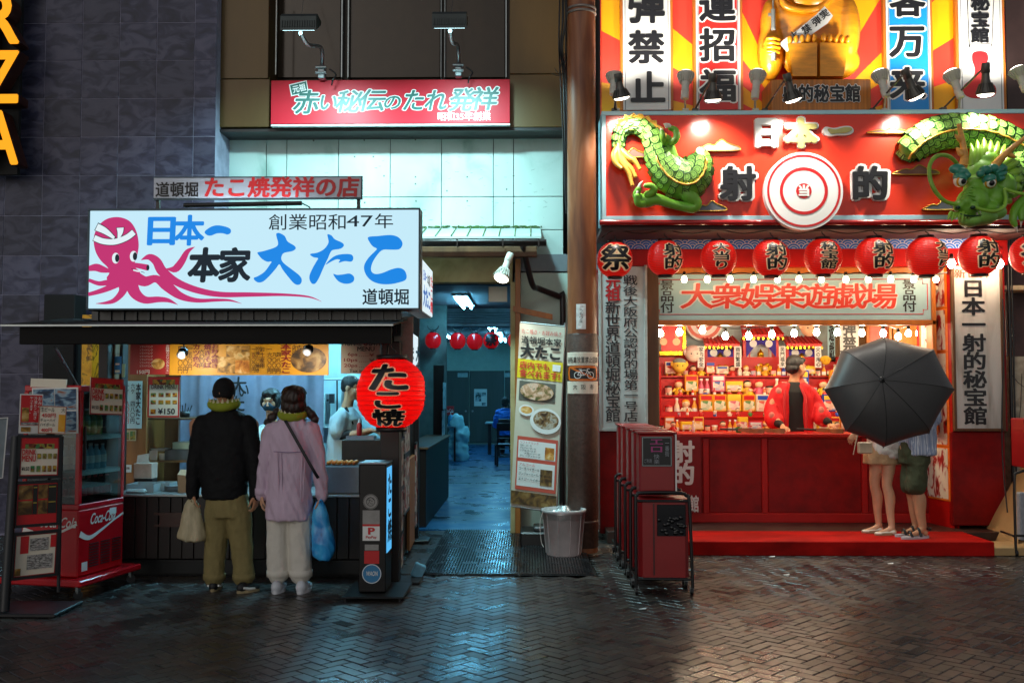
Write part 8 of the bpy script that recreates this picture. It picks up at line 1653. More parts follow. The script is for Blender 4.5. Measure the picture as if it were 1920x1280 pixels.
def hand(w_, d, palm, side, curl=.35, s=1., spread=.10):
 """five separate fingers; d = from wrist to knuckles, palm = direction the palm faces, side = +1/-1 where the thumb leaves"""
 d = Vector(d).normalized(); p = Vector(palm); p = (p - d * p.dot(d)).normalized(); r = d.cross(p).normalized() * side; w_ = Vector(w_); mb = MB(); Mx = Matrix((r, d, p)).transposed()
 mb.sph(w_ + d * .05 * s, (.040 * s, .052 * s, .016 * s), 12, 8, M=Mx); mb.sph(w_ + d * .075 * s, (.040 * s, .03 * s, .0145 * s), 12, 8, M=Mx); mb.sph(w_ + d * .012 * s, (.027 * s, .03 * s, .018 * s), 12, 8, M=Mx)
 for k, L in enumerate((.072, .080, .075, .058)):
  b = w_ + d * (.088 - .006 * abs(k - 1.2)) * s + r * (.030 - .020 * k) * s; pts = [b - d * .02 * s, b]; q = b; a = curl * .6; e = d + r * spread * (1.5 - k) * .6
  for j, f in enumerate((.45, .32, .23)): q = q + (e.normalized() * math.cos(a) + p * math.sin(a)) * L * f * s; pts.append(q); a += curl * 1.1
  c = [tuple(x) for x in pts]; mb.tube(c, [.0088 * s, .0086 * s, .008 * s, .0074 * s, .006 * s], 8); mb.sph(c[-1], .0062 * s, 8, 6)
 b = w_ + d * .025 * s + r * .026 * s; c = [b, b + (r * .7 + d * .7 + p * .25).normalized() * .034 * s, b + (r * .7 + d * .7 + p * .25).normalized() * .034 * s + (d + r * .25 + p * .35).normalized() * .028 * s, b + (r * .7 + d * .7 + p * .25).normalized() * .034 * s + (d + r * .1 + p * .5).normalized() * .05 * s]; mb.tube(c, [.014 * s, .0108 * s, .0092 * s, .007 * s], 8); mb.sph(c[-1], .0072 * s, 8, 6)
 return remesh(mb, .0042 * s, 1)
def head(c, f, up=(0, 0, 1), s=1., neck=None, nr=.052):
 r, f, u = fr3(f, up); Mx = Matrix((r, f, u)).transposed(); c = Vector(c); mb = MB(); e = lambda x, y, z, a, b, d: mb.sph(c + (r * x + f * y + u * z) * s, (a * s, b * s, d * s), 16, 12, M=Mx)
 e(0, -.012, .025, .077, .096, .092); e(0, .03, -.03, .066, .068, .078); e(0, .05, -.075, .042, .045, .04); e(0, .088, .02, .05, .016, .02); e(0, .098, -.022, .011, .020, .024); e(0, .108, -.034, .016, .012, .010); e(0, .082, -.062, .026, .016, .012); e(0, .082, -.092, .022, .018, .016)
 for q in (-1, 1): e(q * .04, .066, -.025, .026, .024, .026); e(q * .078, -.01, -.012, .009, .022, .032)
 if neck is not None: limb(mb, [c - u * .05 * s - f * .015, (c + Vector(neck)) / 2 - u * .02, Vector(neck)], [nr, nr, nr * 1.15])
 return remesh(mb, .0058, 2), (r, f, u)
def face(o, c, ax, s=1., mouth=True):
 r, f, u = ax; c = Vector(c); Mx = Matrix((r, f, u)).transposed()
 for q in (-1, 1):
  w_ = MB().sph(c + (r * q * .031 + f * .079 + u * .006) * s, (.014 * s, .010 * s, .0075 * s), 10, 8, M=Mx); e_ = part('eye', w_, M_eyewhite, o); part('iris', MB().sph(c + (r * q * .031 + f * .0855 + u * .006) * s, (.0062 * s, .005 * s, .0066 * s), 8, 6, M=Mx), M_pupil, e_)
  part('eyebrow', MB().tube([c + (r * q * .014 + f * .098 + u * .027) * s, c + (r * q * .034 + f * .096 + u * .032) * s, c + (r * q * .052 + f * .082 + u * .026) * s], [.004 * s, .0045 * s, .002 * s], 6), M_hair, o)
  part('eyelid', MB().tube([c + (r * q * .018 + f * .086 + u * .010) * s, c + (r * q * .031 + f * .0905 + u * .0135) * s, c + (r * q * .045 + f * .082 + u * .009) * s], .0028 * s, 6), M_hair, o)
 if mouth: part('lips', MB().sph(c + (f * .098 - u * .066) * s, (.02 * s, .006 * s, .0055 * s), 10, 6, M=Mx), M_lips, o)
def hairdo(c, ax, blobs, vox=.009, amp=.006):
 r, f, u = ax; Mx = Matrix((r, f, u)).transposed(); mb = MB()
 for x, y, z, a, b, d in blobs: mb.sph(Vector(c) + r * x + f * y + u * z, (a, b, d), 16, 12, M=Mx)
 return wrinkle(remesh(mb, vox, 2), amp, (45, 45, 9), amp * .6, (90, 90, 20))
def person(label, base): return thing('person', label, 'person', base)
def join(*ms):
 o = MB()
 for m in ms: o.merge(m)
 return o
def shoe(o, heel, toe, h, m, sole, w_=.046, nm='shoe', stripe=None):
 heel, toe = Vector(heel), Vector(toe); d = (toe - heel).normalized(); r = Vector((d.y, -d.x, 0)); L = (toe - heel).length; z0 = heel.z; mb = MB(); Mx = Matrix((r, d, Vector((0, 0, 1)))).transposed()
 mb.sph(heel + d * .045 + Vector((0, 0, h * .5)), (w_ * .86, .052, h * .55), 12, 8, M=Mx); mb.sph(heel + d * L * .48 + Vector((0, 0, h * .42)), (w_ * .9, L * .33, h * .42), 12, 8, M=Mx); mb.sph(toe - d * .055 + Vector((0, 0, h * .34)), (w_, .065, h * .32), 12, 8, M=Mx)
 s_ = part(nm, remesh(mb, .006, 2), m, o); b = MB(); ring = [(heel + d * (L / 2 + (L / 2 + .006) * math.sin(t)) + r * (w_ * (1.04 if math.sin(t) > -.3 else .9)) * math.cos(t)) for t in [2 * math.pi * k / 24 for k in range(24)]]
 b.loft([[Vector((q.x, q.y, z0 + z)) for q in ring] for z in (.001, .026)], sm=False); part('sole', b, sole, s_)
 if stripe:
  for q in (-1, 1): part('stripe', MB().tube([heel + d * .03 + r * q * w_ * .9 + Vector((0, 0, h * .55)), heel + d * L * .4 + r * q * w_ * 1.0 + Vector((0, 0, h * .38)), heel + d * L * .66 + r * q * w_ * .97 + Vector((0, 0, .03))], [.009, .012, .008], 6), stripe, s_)
 return s_
def felt_collar(o, c, rx, ry, spikes, arc=(0, 360), up=.02):
 M_f = pm('felt_olive', '#8f9a28', .9, var=.15); M_s = pm('felt_cream', '#d8d2a8', .9, var=.05); mb = MB(); pts = [(c[0] + rx * math.cos(R(t)), c[1] + ry * math.sin(R(t)), c[2] + .012 * math.cos(R(2 * t))) for t in range(0, 360, 15)]
 mb.tube(pts, .040, 12, closed=True); col_ = part('collar', mb, M_f, o); mb = MB()
 for k in range(spikes):
  t = R(360 * k / spikes); a = Vector((c[0] + rx * math.cos(t), c[1] + ry * math.sin(t), c[2] + .022)); n_ = Vector((math.cos(t), math.sin(t), 0)); mb.cyl(a + n_ * .018, a + n_ * .026 + Vector((0, 0, .036)), .013, .001, 5, sm=False)
 part('spike', mb, M_s, col_)
# ---------------- man in the black jacket
YA = 8.2; A = lambda px, py, dy=0.: P(px, py, YA + dy); zA = lambda py: P(420, py, YA).z
g_ = GX(425, 1098); o = person('person in a black jacket and dark knit cap carrying a plastic bag', (A(425, 900).x, YA, 0))
hd_, ax = head(A(420, 738), (0.05, 1, 0), neck=A(420, 790)); bodyA = MB(); rows_loft(bodyA, [(A(422, 800), .17, .09), (A(422, 860), .15, .09), (A(424, 930), .15, .10), (A(426, 965), .16, .10)])
for s_, px in ((-1, 403), (1, 462)): limb(bodyA, [A(426 + s_ * 17, 960), A(px - s_ * 3, 1015), A(px - s_ * 2, 1075)], [.07, .045, .04])
for px0, px1, px2 in ((366, 368, 364), (474, 478, 480)): limb(bodyA, [A(px0, 795), A(px1, 865, .02), A(px2, 926, -.03)], [.05, .04, .027])
hl = hand(A(364, 926, -.03), (0, -.05, -1), (1, .3, 0), 1 , 1.0); hr = hand(A(479, 926, -.03), (0.02, .05, -1), (-1, .3, 0), -1, .5)
part('body', join(hd_, remesh(bodyA, .014, 2), hl, hr), M_skin, o)
mb = MB(); rows_loft(mb, [(A(421, 934), .172, .135), (A(421, 915), .182, .14), (A(421, 860), .20, .145), (A(421, 810), .222, .14), (A(421, 788), .215, .125), (A(421, 775), .15, .10), (A(421, 768), .085, .08)])
for pts in ([(380, 795), (368, 850), (362, 900), (362, 928)], [(464, 795), (475, 850), (480, 900), (479, 928)]): limb(mb, [A(*q, -.02) for q in pts], [.078, .064, .056, .05])
part('jacket', wrinkle(remesh(mb, .012, 4), .006, (6, 6, 5), .004, (24, 24, 24), drag=5.), pm('jacket_black', '#07080b', .75, spec=.3, var=.2, scale=6, stretch=(1.4, 1.4, 1), bump=.7, bd=.03), o)
mb = MB(); rows_loft(mb, [(A(421, 772), .10, .085), (A(421, 764), .088, .08)]); part('jacket_collar', remesh(mb, .012, 2), MT['jacket_black'], o)
mb = MB(); rows_loft(mb, [(A(426, 925), .165, .115), (A(426, 950), .178, .125), (A(426, 968), .176, .12)])
limb(mb, [A(408, 955), A(406, 1010, .01), A(402, 1055), A(402, 1080)], [.108, .092, .082, .086]); limb(mb, [A(446, 955), A(452, 1010, .01), A(456, 1055), A(457, 1080)], [.108, .092, .082, .086])
part('trousers', wrinkle(remesh(mb, .011, 3), .005, (14, 14, 5), .003, (26, 26, 26), drag=3.), pm('olive_cloth', '#85774a', .85, var=.12, scale=8, stretch=(1.8, 1.8, 1), bump=.55, bd=.03), o)
for px in (402, 457): part('trouser_cuff', MB().lathe([(.080, -.03), (.089, -.028), (.091, .018), (.082, .022)], A(px, 1079), 20), MT['olive_cloth'], o)
part('cap', wrinkle(join(remesh((lambda m: (m.sph(A(420, 730, -.005), (.088, .105, .10), 18, 14), rows_loft(m, [(A(420, 744, -.0), .083, .10), (A(420, 732), .09, .108)]), m)[2])(MB()), .009, 3)), .002, (60, 60, 10)), pm('knit_cap', '#0d0e10', .9, var=.25, scale=60, bump=.3), o)
felt_collar(o, A(420, 760, .0), .095, .085, 18)
shoe(o, (A(404, 1095).x, 8.12, .0), (A(398, 1095).x, 8.40, 0), .085, pm('shoe_black', '#101012', .5), pm('sole_tan', '#9a8a68', .6), .045, stripe=M_whiteink); shoe(o, (A(455, 1095).x, 8.06, 0), (A(484, 1095).x, 8.22, 0), .085, MT['shoe_black'], MT['sole_tan'], .045, stripe=M_whiteink)
def bag(nm, lab, pts, th, m, handles, prints=None, Y=8.15):
 b = thing(nm, lab, 'bag', P(*pts[0], Y)); q = [P(*t, Y) for t in pts]; zs_ = sorted(set(round(t.z, 4) for t in q)); mb = MB(); pr = spline([(t.x, t.z) for t in q], 4)
 z0, z1 = min(t[1] for t in pr), max(t[1] for t in pr); rings = []
 for k in range(13):
  z = z0 + (z1 - z0) * (.02 + .96 * k / 12); xs_ = []
  for i in range(len(pr)):
   a, c_ = pr[i], pr[(i + 1) % len(pr)]
   if (a[1] - z) * (c_[1] - z) <= 0 and a[1] != c_[1]: xs_.append(a[0] + (c_[0] - a[0]) * (z - a[1]) / (c_[1] - a[1]))
  if len(xs_) < 2: continue
  l_, r_ = min(xs_), max(xs_); rings.append(((Vector(((l_ + r_) / 2, Y, z))), (r_ - l_) / 2, th * (1 - .75 * (k / 12) ** 1.5)))
 rows_loft(mb, rings, 20, 2.2); mb = wrinkle(remesh(mb, .010, 2), .010, (14, 14, 5), .004, (34, 34, 18)); part('body', mb, m, b)
 for h in handles: part('handle', MB().tube(spline([tuple(P(*t[:2], Y + t[2])) for t in h], 4, False), .007, 6), m, b)
 return b
bag('plastic_bag', 'creamy plastic shopping bag hanging from the hand of the man in black', [(352, 938), (368, 940), (376, 965), (385, 1008), (372, 1014), (345, 1012), (334, 1006), (342, 970)], .085, pm('bag_cream', '#b3a684', .5, var=.15, scale=8, stretch=(6, 6, 1)), [((356, 945, -.02), (360, 936, -.03), (364, 944, -.04)), ((366, 948, .03), (366, 936, 0), (372, 950, .03))])
# ---------------- woman in the lavender shirt
YBw = 8.16; A = lambda px, py, dy=0.: P(px, py, YBw + dy)
o = person('person in a long lavender shirt and cream trousers, seen from behind', (A(545, 900).x, YBw, 0))
hd_, ax = head(A(551, 755), (-.15, 1, -.05), s=.96, neck=A(548, 800), nr=.045); bd = MB(); rows_loft(bd, [(A(546, 810), .15, .08), (A(546, 870), .13, .08), (A(544, 930), .15, .10), (A(544, 970), .16, .10)])
for px in (519, 565): limb(bd, [A(543 + (px - 543) * .8, 960), A(px, 1020), A(px + 1, 1085)], [.07, .045, .04])
limb(bd, [A(500, 810), A(494, 870), A(492, 926, -.03)], [.045, .037, .024]); limb(bd, [A(592, 810), A(601, 870), A(602, 930, -.03)], [.045, .037, .024])
part('body', join(hd_, remesh(bd, .014, 2), hand(A(491, 926, -.03), (-.05, .05, -1), (1, .3, 0), 1, .45, .92), hand(A(602, 932, -.03), (.02, 0, -1), (-1, .3, 0), -1, 1.0, .92)), M_skin2, o)
mb = MB(); rows_loft(mb, [(A(541, 972), .178, .15), (A(541, 955), .185, .15), (A(543, 915), .178, .145), (A(545, 870), .17, .135), (A(547, 825), .182, .125), (A(548, 802), .178, .11), (A(549, 790), .12, .09), (A(549, 784), .075, .07)])
for pts in ([(511, 806), (500, 850), (493, 900), (490, 928)], [(583, 806), (595, 850), (602, 900), (603, 930)]): limb(mb, [A(*q, -.02) for q in pts], [.066, .056, .05, .046])
M_lav = pm('lavender_cotton', '#ccb4c8', .8, var=.06, scale=7, stretch=(2.4, 2.4, .8), bump=.6, bd=.03)
part('shirt', wrinkle(remesh(mb, .010, 3), .012, (13, 9, 5), .005, (28, 28, 14), drag=5.), M_lav, o)
mb = MB(); rows_loft(mb, [(A(549, 790), .095, .085), (A(549, 780), .085, .08), (A(549, 776), .08, .075)]); part('shirt_collar', remesh(mb, .01, 1), M_lav, o)
part('yoke_seam', MB().tube([A(513, 846, -.137), A(540, 848, -.149), (A(573, 846, -.142))], .003, 5), pm('lavender_seam', '#75648a', .8), o)
for px in (520, 527, 567, 573): part('pleat', MB().tube([A(px, 848, -.143), A(px + (540 - px) * .1, 900, -.155), A(px + (540 - px) * .15, 940, -.152)], [.004, .006, .002], 6), M_lav, o)
for px, py in ((490, 922), (603, 925)): part('sleeve_cuff', MB().lathe([(.044, -.025), (.051, -.024), (.052, .03), (.046, .032)], A(px, py, -.02), 18), M_lav, o)
mb = MB(); rows_loft(mb, [(A(542, 950), .16, .11), (A(542, 975), .168, .115)])
limb(mb, [A(522, 965), A(521, 1010), A(521, 1050), A(522, 1074)], [.098, .09, .088, .090]); limb(mb, [A(562, 965), A(562, 1010), A(563, 1050), A(564, 1074)], [.098, .09, .088, .09])
part('trousers', wrinkle(remesh(mb, .011, 3), .005, (14, 14, 5), .003, (24, 24, 24), drag=3.), pm('cream_cotton', '#d6d0c4', .85, var=.05, scale=7, stretch=(1.8, 1.8, 1), bump=.5, bd=.03), o)
for px in (522, 564): part('trouser_cuff', MB().lathe([(.085, -.03), (.094, -.028), (.095, .022), (.087, .025)], A(px, 1073), 20), MT['cream_cotton'], o)
for px in (523, 568): shoe(o, (A(px, 1100).x, 8.04, 0), (A(px + (-2 if px < 540 else 3), 1100).x, 8.29, 0), .10, pm('sneaker_white', '#c9ccd2', .5), pm('sneaker_sole', '#d4d6da', .5), .052, nm='sneaker')
part('hair', hairdo(A(551, 752), ax, ((0, -.02, .03, .096, .112, .10), (0, -.045, -.045, .094, .07, .085), (-.07, -.01, -.04, .03, .07, .08), (.07, -.01, -.04, .03, .07, .08))), M_hairb, o)
part('sunglasses', MB().tube(spline([tuple(A(528, 738, .03)), tuple(A(535, 727, .06)), tuple(A(551, 724, .06)), tuple(A(567, 727, .06)), tuple(A(574, 738, .03))], 4, False), .009, 6), M_black, o)
felt_collar(o, A(549, 779, .0), .085, .08, 16)
for L_ in (((576, 768, .0, .03), (584, 776, .0, .034), (591, 786, .01, .032)), ((519, 772, .0, .03), (510, 782, .0, .034), (502, 792, .01, .03))):
 mb = MB()
 for a, b_, d, r_ in L_: mb.sph(A(a, b_, d), r_, 10, 8)
 part('hair_bunch', wrinkle(remesh(mb, .009, 1), .008, (40, 40, 30)), M_hairb, o)
mb = MB(); path = [A(534, 786, -.06), A(538, 793, -.125), A(560, 832, -.158), A(586, 878, -.155), A(597, 896, -.10)]
c = [Vector(q) for q in spline([tuple(q) for q in path], 6, False)]; L_ = [q + Vector((.011, -.004, .007)) for q in c]; Rr = [q - Vector((.011, .004, .007)) for q in c]; m_ = len(c); mb.add(L_ + Rr, [(k, k + 1, m_ + k + 1, m_ + k) for k in range(m_ - 1)], 0, True); part('bag_strap', mb, pm('strap_black', '#14121a', .6), o)
b = bag('gift_bag', 'bright blue printed carrier bag in the hand of the woman in lavender', [(590, 942), (606, 942), (616, 975), (627, 1025), (617, 1050), (595, 1046), (586, 1035), (586, 985)], .07, ramp_mat('blue_bag_print', [(.30, '#0a2438'), (.40, '#1478c0'), (.55, '#3aa8e8'), (.66, '#5ac0f0'), (.74, '#b02048'), (.82, '#d8e0e8')], 5, 'noise', rough=.2, stretch=(1, 1, .8)), [((595, 948, -.02), (602, 936, -.03), (607, 948, -.02))], Y=8.12)
# ---------------- vendor with a mask
YV = 9.75; A = lambda px, py, dy=0.: P(px, py, YV + dy)
o = person('person with black hair, dark mask and white T-shirt facing the street behind the counter', (A(510, 900).x, YV, 0)); c = A(508, 752)
hd_, ax = head(c, (-.05, -1, -.06), neck=A(510, 800)); bd = MB(); rows_loft(bd, [(A(512, 815), .18, .09), (A(512, 900), .15, .09), (A(512, 1000), .15, .10)])
for s_ in (-1, 1): limb(bd, [A(512 + s_ * 34, 820), A(512 + s_ * 40, 880), A(512 + s_ * 26, 905, -.2)], [.05, .042, .03]); limb(bd, [A(512 + s_ * 15, 990), Vector((A(512 + s_ * 16, 990).x, YV, .45)), Vector((A(512 + s_ * 16, 990).x, YV, .06))], [.08, .055, .045])
part('body', join(hd_, remesh(bd, .014, 2), *[hand(A(512 + s_ * 26, 905, -.2), (-s_ * .3, -1, -.1), (0, 0, -1), s_, .6) for s_ in (-1, 1)]), M_skin2, o); face(o, c, ax, mouth=False)
mb = MB(); r, f, u = ax; Mx = Matrix((r, f, u)).transposed(); mb.sph(c + f * .045 - u * .052, (.066, .066, .05), 16, 12, M=Mx); mb.sph(c + f * .09 - u * .03, (.03, .026, .03), 12, 8, M=Mx); part('mask', remesh(mb, .007, 2), pm('mask_blue', '#1a3f58', .8, var=.1), o)
for s_ in (-1, 1): part('mask_loop', MB().tube([c + f * .05 - u * .04 + r * s_ * .068, c - f * .0 - u * .0 + r * s_ * .083], .003, 5), M_whiteink, o)
part('hair', hairdo(c, ax, ((0, -.02, .035, .088, .105, .092), (0, .05, .082, .072, .04, .03), (-.072, .01, .0, .022, .06, .06), (.072, .01, .0, .022, .06, .06), (-.04, .07, .075, .032, .026, .026), (.03, .076, .072, .036, .022, .026))), M_hair, o)
mb = MB(); rows_loft(mb, [(A(512, 960), .19, .13), (A(512, 880), .20, .13), (A(512, 830), .215, .125), (A(512, 810), .20, .11), (A(511, 800), .13, .09), (A(510, 795), .085, .075)])
for s_ in (-1, 1): limb(mb, [A(512 + s_ * 34, 818), A(512 + s_ * 41, 865)], [.075, .07])
part('shirt', wrinkle(remesh(mb, .012, 3), .006, (9, 9, 6)), pm('tshirt_white', '#b8cdd2', .85, var=.05), o)
mb = MB(); rows_loft(mb, [(A(512, 950), .17, .115), (A(512, 1000), .17, .115)])
for s_ in (-1, 1): limb(mb, [A(512 + s_ * 15, 985), Vector((A(512 + s_ * 16, 990).x, YV, .1))], [.10, .085])
part('trousers', remesh(mb, .018, 2), M_blackmatt, o)
# ---------------- cook in profile
YK = 10.0; A = lambda px, py, dy=0.: P(px, py, YK + dy)
o = person('person in a white short-sleeved kitchen robe seen in profile behind the lantern', (A(650, 900).x, YK, 0)); c = A(660, 726)
hd_, ax = head(c, (.93, -.25, -.28), neck=A(650, 765)); bd = MB(); rows_loft(bd, [(A(648, 785), .14, .11), (A(645, 850), .14, .11), (A(645, 950), .14, .11)])
limb(bd, [A(640, 785, -.12), A(640, 815, -.14), A(672, 812, -.22), A(694, 806, -.28)], [.05, .045, .038, .028]); limb(bd, [A(660, 785, .1), A(672, 812, .05), A(698, 806, -.1)], [.05, .04, .028])
for s_ in (-1, 1): limb(bd, [A(645, 940, s_ * .09), Vector((A(645, 940).x, YK + s_ * .09, .06))], [.08, .05])
part('body', join(hd_, remesh(bd, .012, 2), hand(A(694, 806, -.28), (1, -.1, -.12), (0, 0, -1), 1, .7), hand(A(698, 806, -.1), (1, -.2, -.1), (0, 0, -1), -1, .7)), M_skin, o); face(o, c, ax)
part('hair', hairdo(c, ax, ((0, -.025, .03, .083, .10, .09), (0, -.06, -.02, .07, .05, .05), (0, .04, .072, .065, .05, .03)), amp=.003), M_hair, o)
mb = MB(); rows_loft(mb, [(A(642, 930), .17, .16), (A(644, 870), .165, .15), (A(646, 820), .165, .15), (A(648, 785), .155, .15), (A(650, 770), .09, .09), (A(651, 764), .06, .07)]); limb(mb, [A(640, 782, -.12), A(636, 800, -.14), A(634, 808, -.15)], [.075, .078, .08])
part('robe', wrinkle(remesh(mb, .012, 3), .009, (9, 9, 5), .003, (22, 22, 14)), pm('robe_white', '#b4c4c8', .85, var=.05, scale=7, stretch=(2, 2, .7), bump=.5, bd=.03), o)
mb = MB(); limb(mb, [A(636, 803, -.14), A(642, 815, -.15), A(656, 814, -.18)], [.058, .055, .048]); part('under_sleeve', remesh(mb, .01, 2), M_blackmatt, o)
part('collar_trim', MB().tube([A(648, 764, -.07), A(656, 778, -.10), A(662, 795, -.13)], [.016, .014, .008], 6), M_blackmatt, o)
mb = MB(); rows_loft(mb, [(A(643, 925), .16, .15), (A(643, 960), .16, .15), (Vector((A(643, 960).x, YK, .1)), .15, .15)]); part('apron_skirt', remesh(mb, .018, 2), MT['robe_white'], o)
# ---------------- gallery man in the red coat
YRm = 12.05; A = lambda px, py, dy=0.: P(px, py, YRm + dy)
o = person('person in a red happi coat over black standing behind the gallery counter, head turned away', (A(1490, 900).x, YRm, .13)); c = A(1493, 688)
hd_, ax = head(c, (.82, .50, -.12), s=1.2, neck=A(1487, 722), nr=.058); bd = MB(); rows_loft(bd, [(A(1488, 730), .18, .10), (A(1490, 800), .17, .10), (A(1490, 870), .17, .11)])
limb(bd, [A(1455, 735), A(1446, 770, -.08), A(1468, 800, -.36)], [.055, .045, .03]); limb(bd, [A(1520, 735), A(1540, 775, -.05), A(1556, 797, -.30)], [.055, .045, .03])
for s_ in (-1, 1): limb(bd, [A(1490 + s_ * 15, 860), Vector((A(1490 + s_ * 15, 860).x, YRm, .2))], [.085, .055])
part('body', join(hd_, remesh(bd, .014, 2), hand(A(1468, 800, -.36), (-.1, -1, -.15), (0, .1, -1), 1, .25, 1.1), hand(A(1556, 797, -.30), (.3, -1, -.1), (0, .1, -1), -1, .4, 1.1)), M_skin, o); face(o, c, ax, 1.2)
part('hair', hairdo(c, ax, ((0, -.03, .046, .099, .117, .10), (0, -.07, -.025, .088, .068, .068), (0, .05, .094, .08, .055, .034)), amp=.003), M_hair, o)
mb = MB(); rows_loft(mb, [(A(1490, 860), .19, .12), (A(1490, 780), .18, .12), (A(1488, 735), .19, .115), (A(1487, 722), .10, .085), (A(1487, 716), .075, .07)]); part('black_shirt', wrinkle(remesh(mb, .012, 2), .005), pm('shirt_black', '#100f10', .8), o)
M_happi = ramp_mat('happi_red', [(.0, '#c8141c'), (.62, '#d0181e'), (.66, '#e8806a'), (.70, '#d0181e')], 3.2, 'noise', rough=.7)
def coat_half(s_, pts):
 mb = MB(); cx_ = 1488 + s_ * 22
 rows_loft(mb, [(A(cx_ + s_ * 2, 870), .085, .13), (A(cx_, 790), .082, .13), (A(cx_, 745), .088, .125), (A(cx_ - s_ * 2, 724), .075, .11), (A(cx_ - s_ * 6, 718), .05, .09)]); limb(mb, pts, [.078, .082, .095, .105]); return wrinkle(remesh(mb, .012, 3), .008, (8, 8, 5), .003, (20, 20, 14))
part('coat', join(coat_half(-1, [A(1458, 736), A(1448, 760), A(1448, 780, -.1), A(1453, 790, -.16)]), coat_half(1, [A(1519, 736), A(1530, 758), A(1538, 776, -.08), A(1543, 784, -.14)])), M_happi, o)
part('coat_band', MB().tube([A(1474, 722, -.08), A(1470, 745, -.15), A(1472, 800, -.165), A(1474, 850, -.16)], [.014, .018, .02, .02], 8).tube([A(1500, 722, -.08), A(1510, 745, -.15), A(1512, 800, -.165), A(1512, 850, -.16)], [.014, .018, .02, .02], 8), pm('happi_band', '#b01018', .7), o)
for px, py in ((1447, 778), (1460, 732), (1540, 768)): mb = MB(); q = A(px, py, -.235 if py > 740 else -.16); mb.sph(q, (.036, .007, .038), 12, 8); part('crest', mb, pm('crest_pink', '#e09080', .7, var=.2, scale=30), o)
for q, w_ in ((A(1460, 795, -.27), .055), (A(1550, 790, -.22), .055)): mb = MB(); limb(mb, [q + Vector((-.01, .07, .02)), q + Vector((.008, -.05, -.005))], [w_, .045]); part('under_sleeve', remesh(mb, .01, 1), M_blackmatt, o)
mb = MB(); rows_loft(mb, [(A(1490, 855), .18, .12), (A(1490, 900), .18, .12), (Vector((A(1490, 900).x, YRm, .16)), .16, .12)]); part('trousers', remesh(mb, .02, 2), M_blackmatt, o)
# ---------------- couple under the umbrella
YF = 10.55; A = lambda px, py, dy=0.: P(px, py, YF + dy); zp = .141
def bareleg(mb, hip, knee, ankle, heel, toe, th=.078, kn=.052, cf=.055, an=.033):
 k2 = knee + (ankle - knee) * .3; limb(mb, [hip, (hip + knee) / 2, knee, k2 + Vector((.014, 0, 0)), (knee + ankle) / 2 + (ankle - knee) * .15, ankle], [th, th * .86, kn, cf, an * 1.25, an]); mb.sph(heel + Vector((0, 0, .03)), (.03, .034, .032), 10, 8); limb(mb, [ankle + Vector((0, 0, -.01)), (heel + toe) / 2 + Vector((0, 0, .035)), toe + Vector((0, 0, .018))], [.03, .03, .016])
o = person('person in a short beige skirt, white top and pale flat shoes behind the umbrella', (A(1655, 900).x, YF, .14)); bd = MB()
for hx, kx, ax_, fx, dy in ((1645, 1640, 1648, 1638, .06), (1668, 1663, 1672, 1658, -.10)):
 hl_ = Vector((A(ax_ + 4, 980, dy).x, YF + dy, zp)); tx = Vector((A(ax_ - 30, 980, dy).x, YF + dy - .03, zp)); an = Vector((A(ax_, 968, dy).x, YF + dy, zp + .075)); bareleg(bd, A(hx, 850, dy * .6), A(kx, 908, dy * .8), an, hl_, tx)
 shoe(o, hl_ + Vector((.02, 0, 0)), tx + Vector((-.02, 0, 0)), .055, pm('flat_cream', '#e0d8c8', .5, var=.05), pm('flat_sole', '#a08a68', .6), .042)
rows_loft(bd, [(A(1657, 860), .15, .11), (A(1657, 820), .13, .10), (A(1657, 770), .15, .10), (A(1657, 745), .15, .09)]); hd_, ax = head(A(1650, 690), (-.6, .8, 0), s=.97, neck=A(1655, 740), nr=.045)
limb(bd, [A(1630, 750), A(1612, 790), A(1604, 812, -.1)], [.042, .035, .024]); limb(bd, [A(1682, 750), A(1690, 780, -.1), A(1672, 745, -.22)], [.042, .035, .024])
part('body', join(hd_, remesh(bd, .011, 3), hand(A(1604, 812, -.1), (-.5, .2, -.7), (.4, .4, 0), 1, .5, .9), hand(A(1672, 745, -.22), (-.3, -.1, 1), (-.5, .3, 0), -1, 1.1, .9)), M_skin2, o); face(o, A(1650, 690), ax, .97)
part('hair', hairdo(A(1650, 690), ax, ((0, -.02, .03, .09, .108, .095), (0, -.05, -.06, .085, .06, .12))), M_hairb, o)
mb = MB(); rows_loft(mb, [(A(1655, 869), .198, .15), (A(1655, 850), .188, .145), (A(1657, 825), .16, .12)]); part('skirt', wrinkle(remesh(mb, .011, 2), .006, (10, 10, 3)), pm('skirt_beige', '#b49470', .85, var=.06, scale=8, bump=.6, bd=.03), o)
mb = MB(); rows_loft(mb, [(A(1659, 858), .17, .155), (A(1659, 835), .178, .15), (A(1658, 790), .17, .13), (A(1657, 755), .18, .115), (A(1656, 740), .09, .08)]); limb(mb, [A(1630, 752), A(1612, 785), A(1608, 800, -.06)], [.07, .062, .06]); limb(mb, [A(1682, 752), A(1690, 778, -.1)], [.07, .06]); part('blouse', wrinkle(remesh(mb, .011, 3), .009, (9, 9, 8), .004, (24, 24, 24)), pm('blouse_white', '#ded8d2', .85, var=.05, scale=8, stretch=(2, 2, 1), bump=.55, bd=.03), o)
b = thing('shoulder_bag', 'small cream shoulder bag at the hip of the person in the skirt', 'bag', A(1620, 850, -.16)); x0, z0, x1, z1 = RC(1608, 828, 1634, 850, YF - .18); part('body', MB().box(x0, YF - .22, z0, x1, YF - .16, z1, 0, .012), pm('bag_ivory', '#b8a48c', .6), b); part('strap', MB().tube([A(1600, 852, -.2), A(1604, 832, -.21), A(1612, 800, -.19)], .006, 5), MT['bag_ivory'], b)
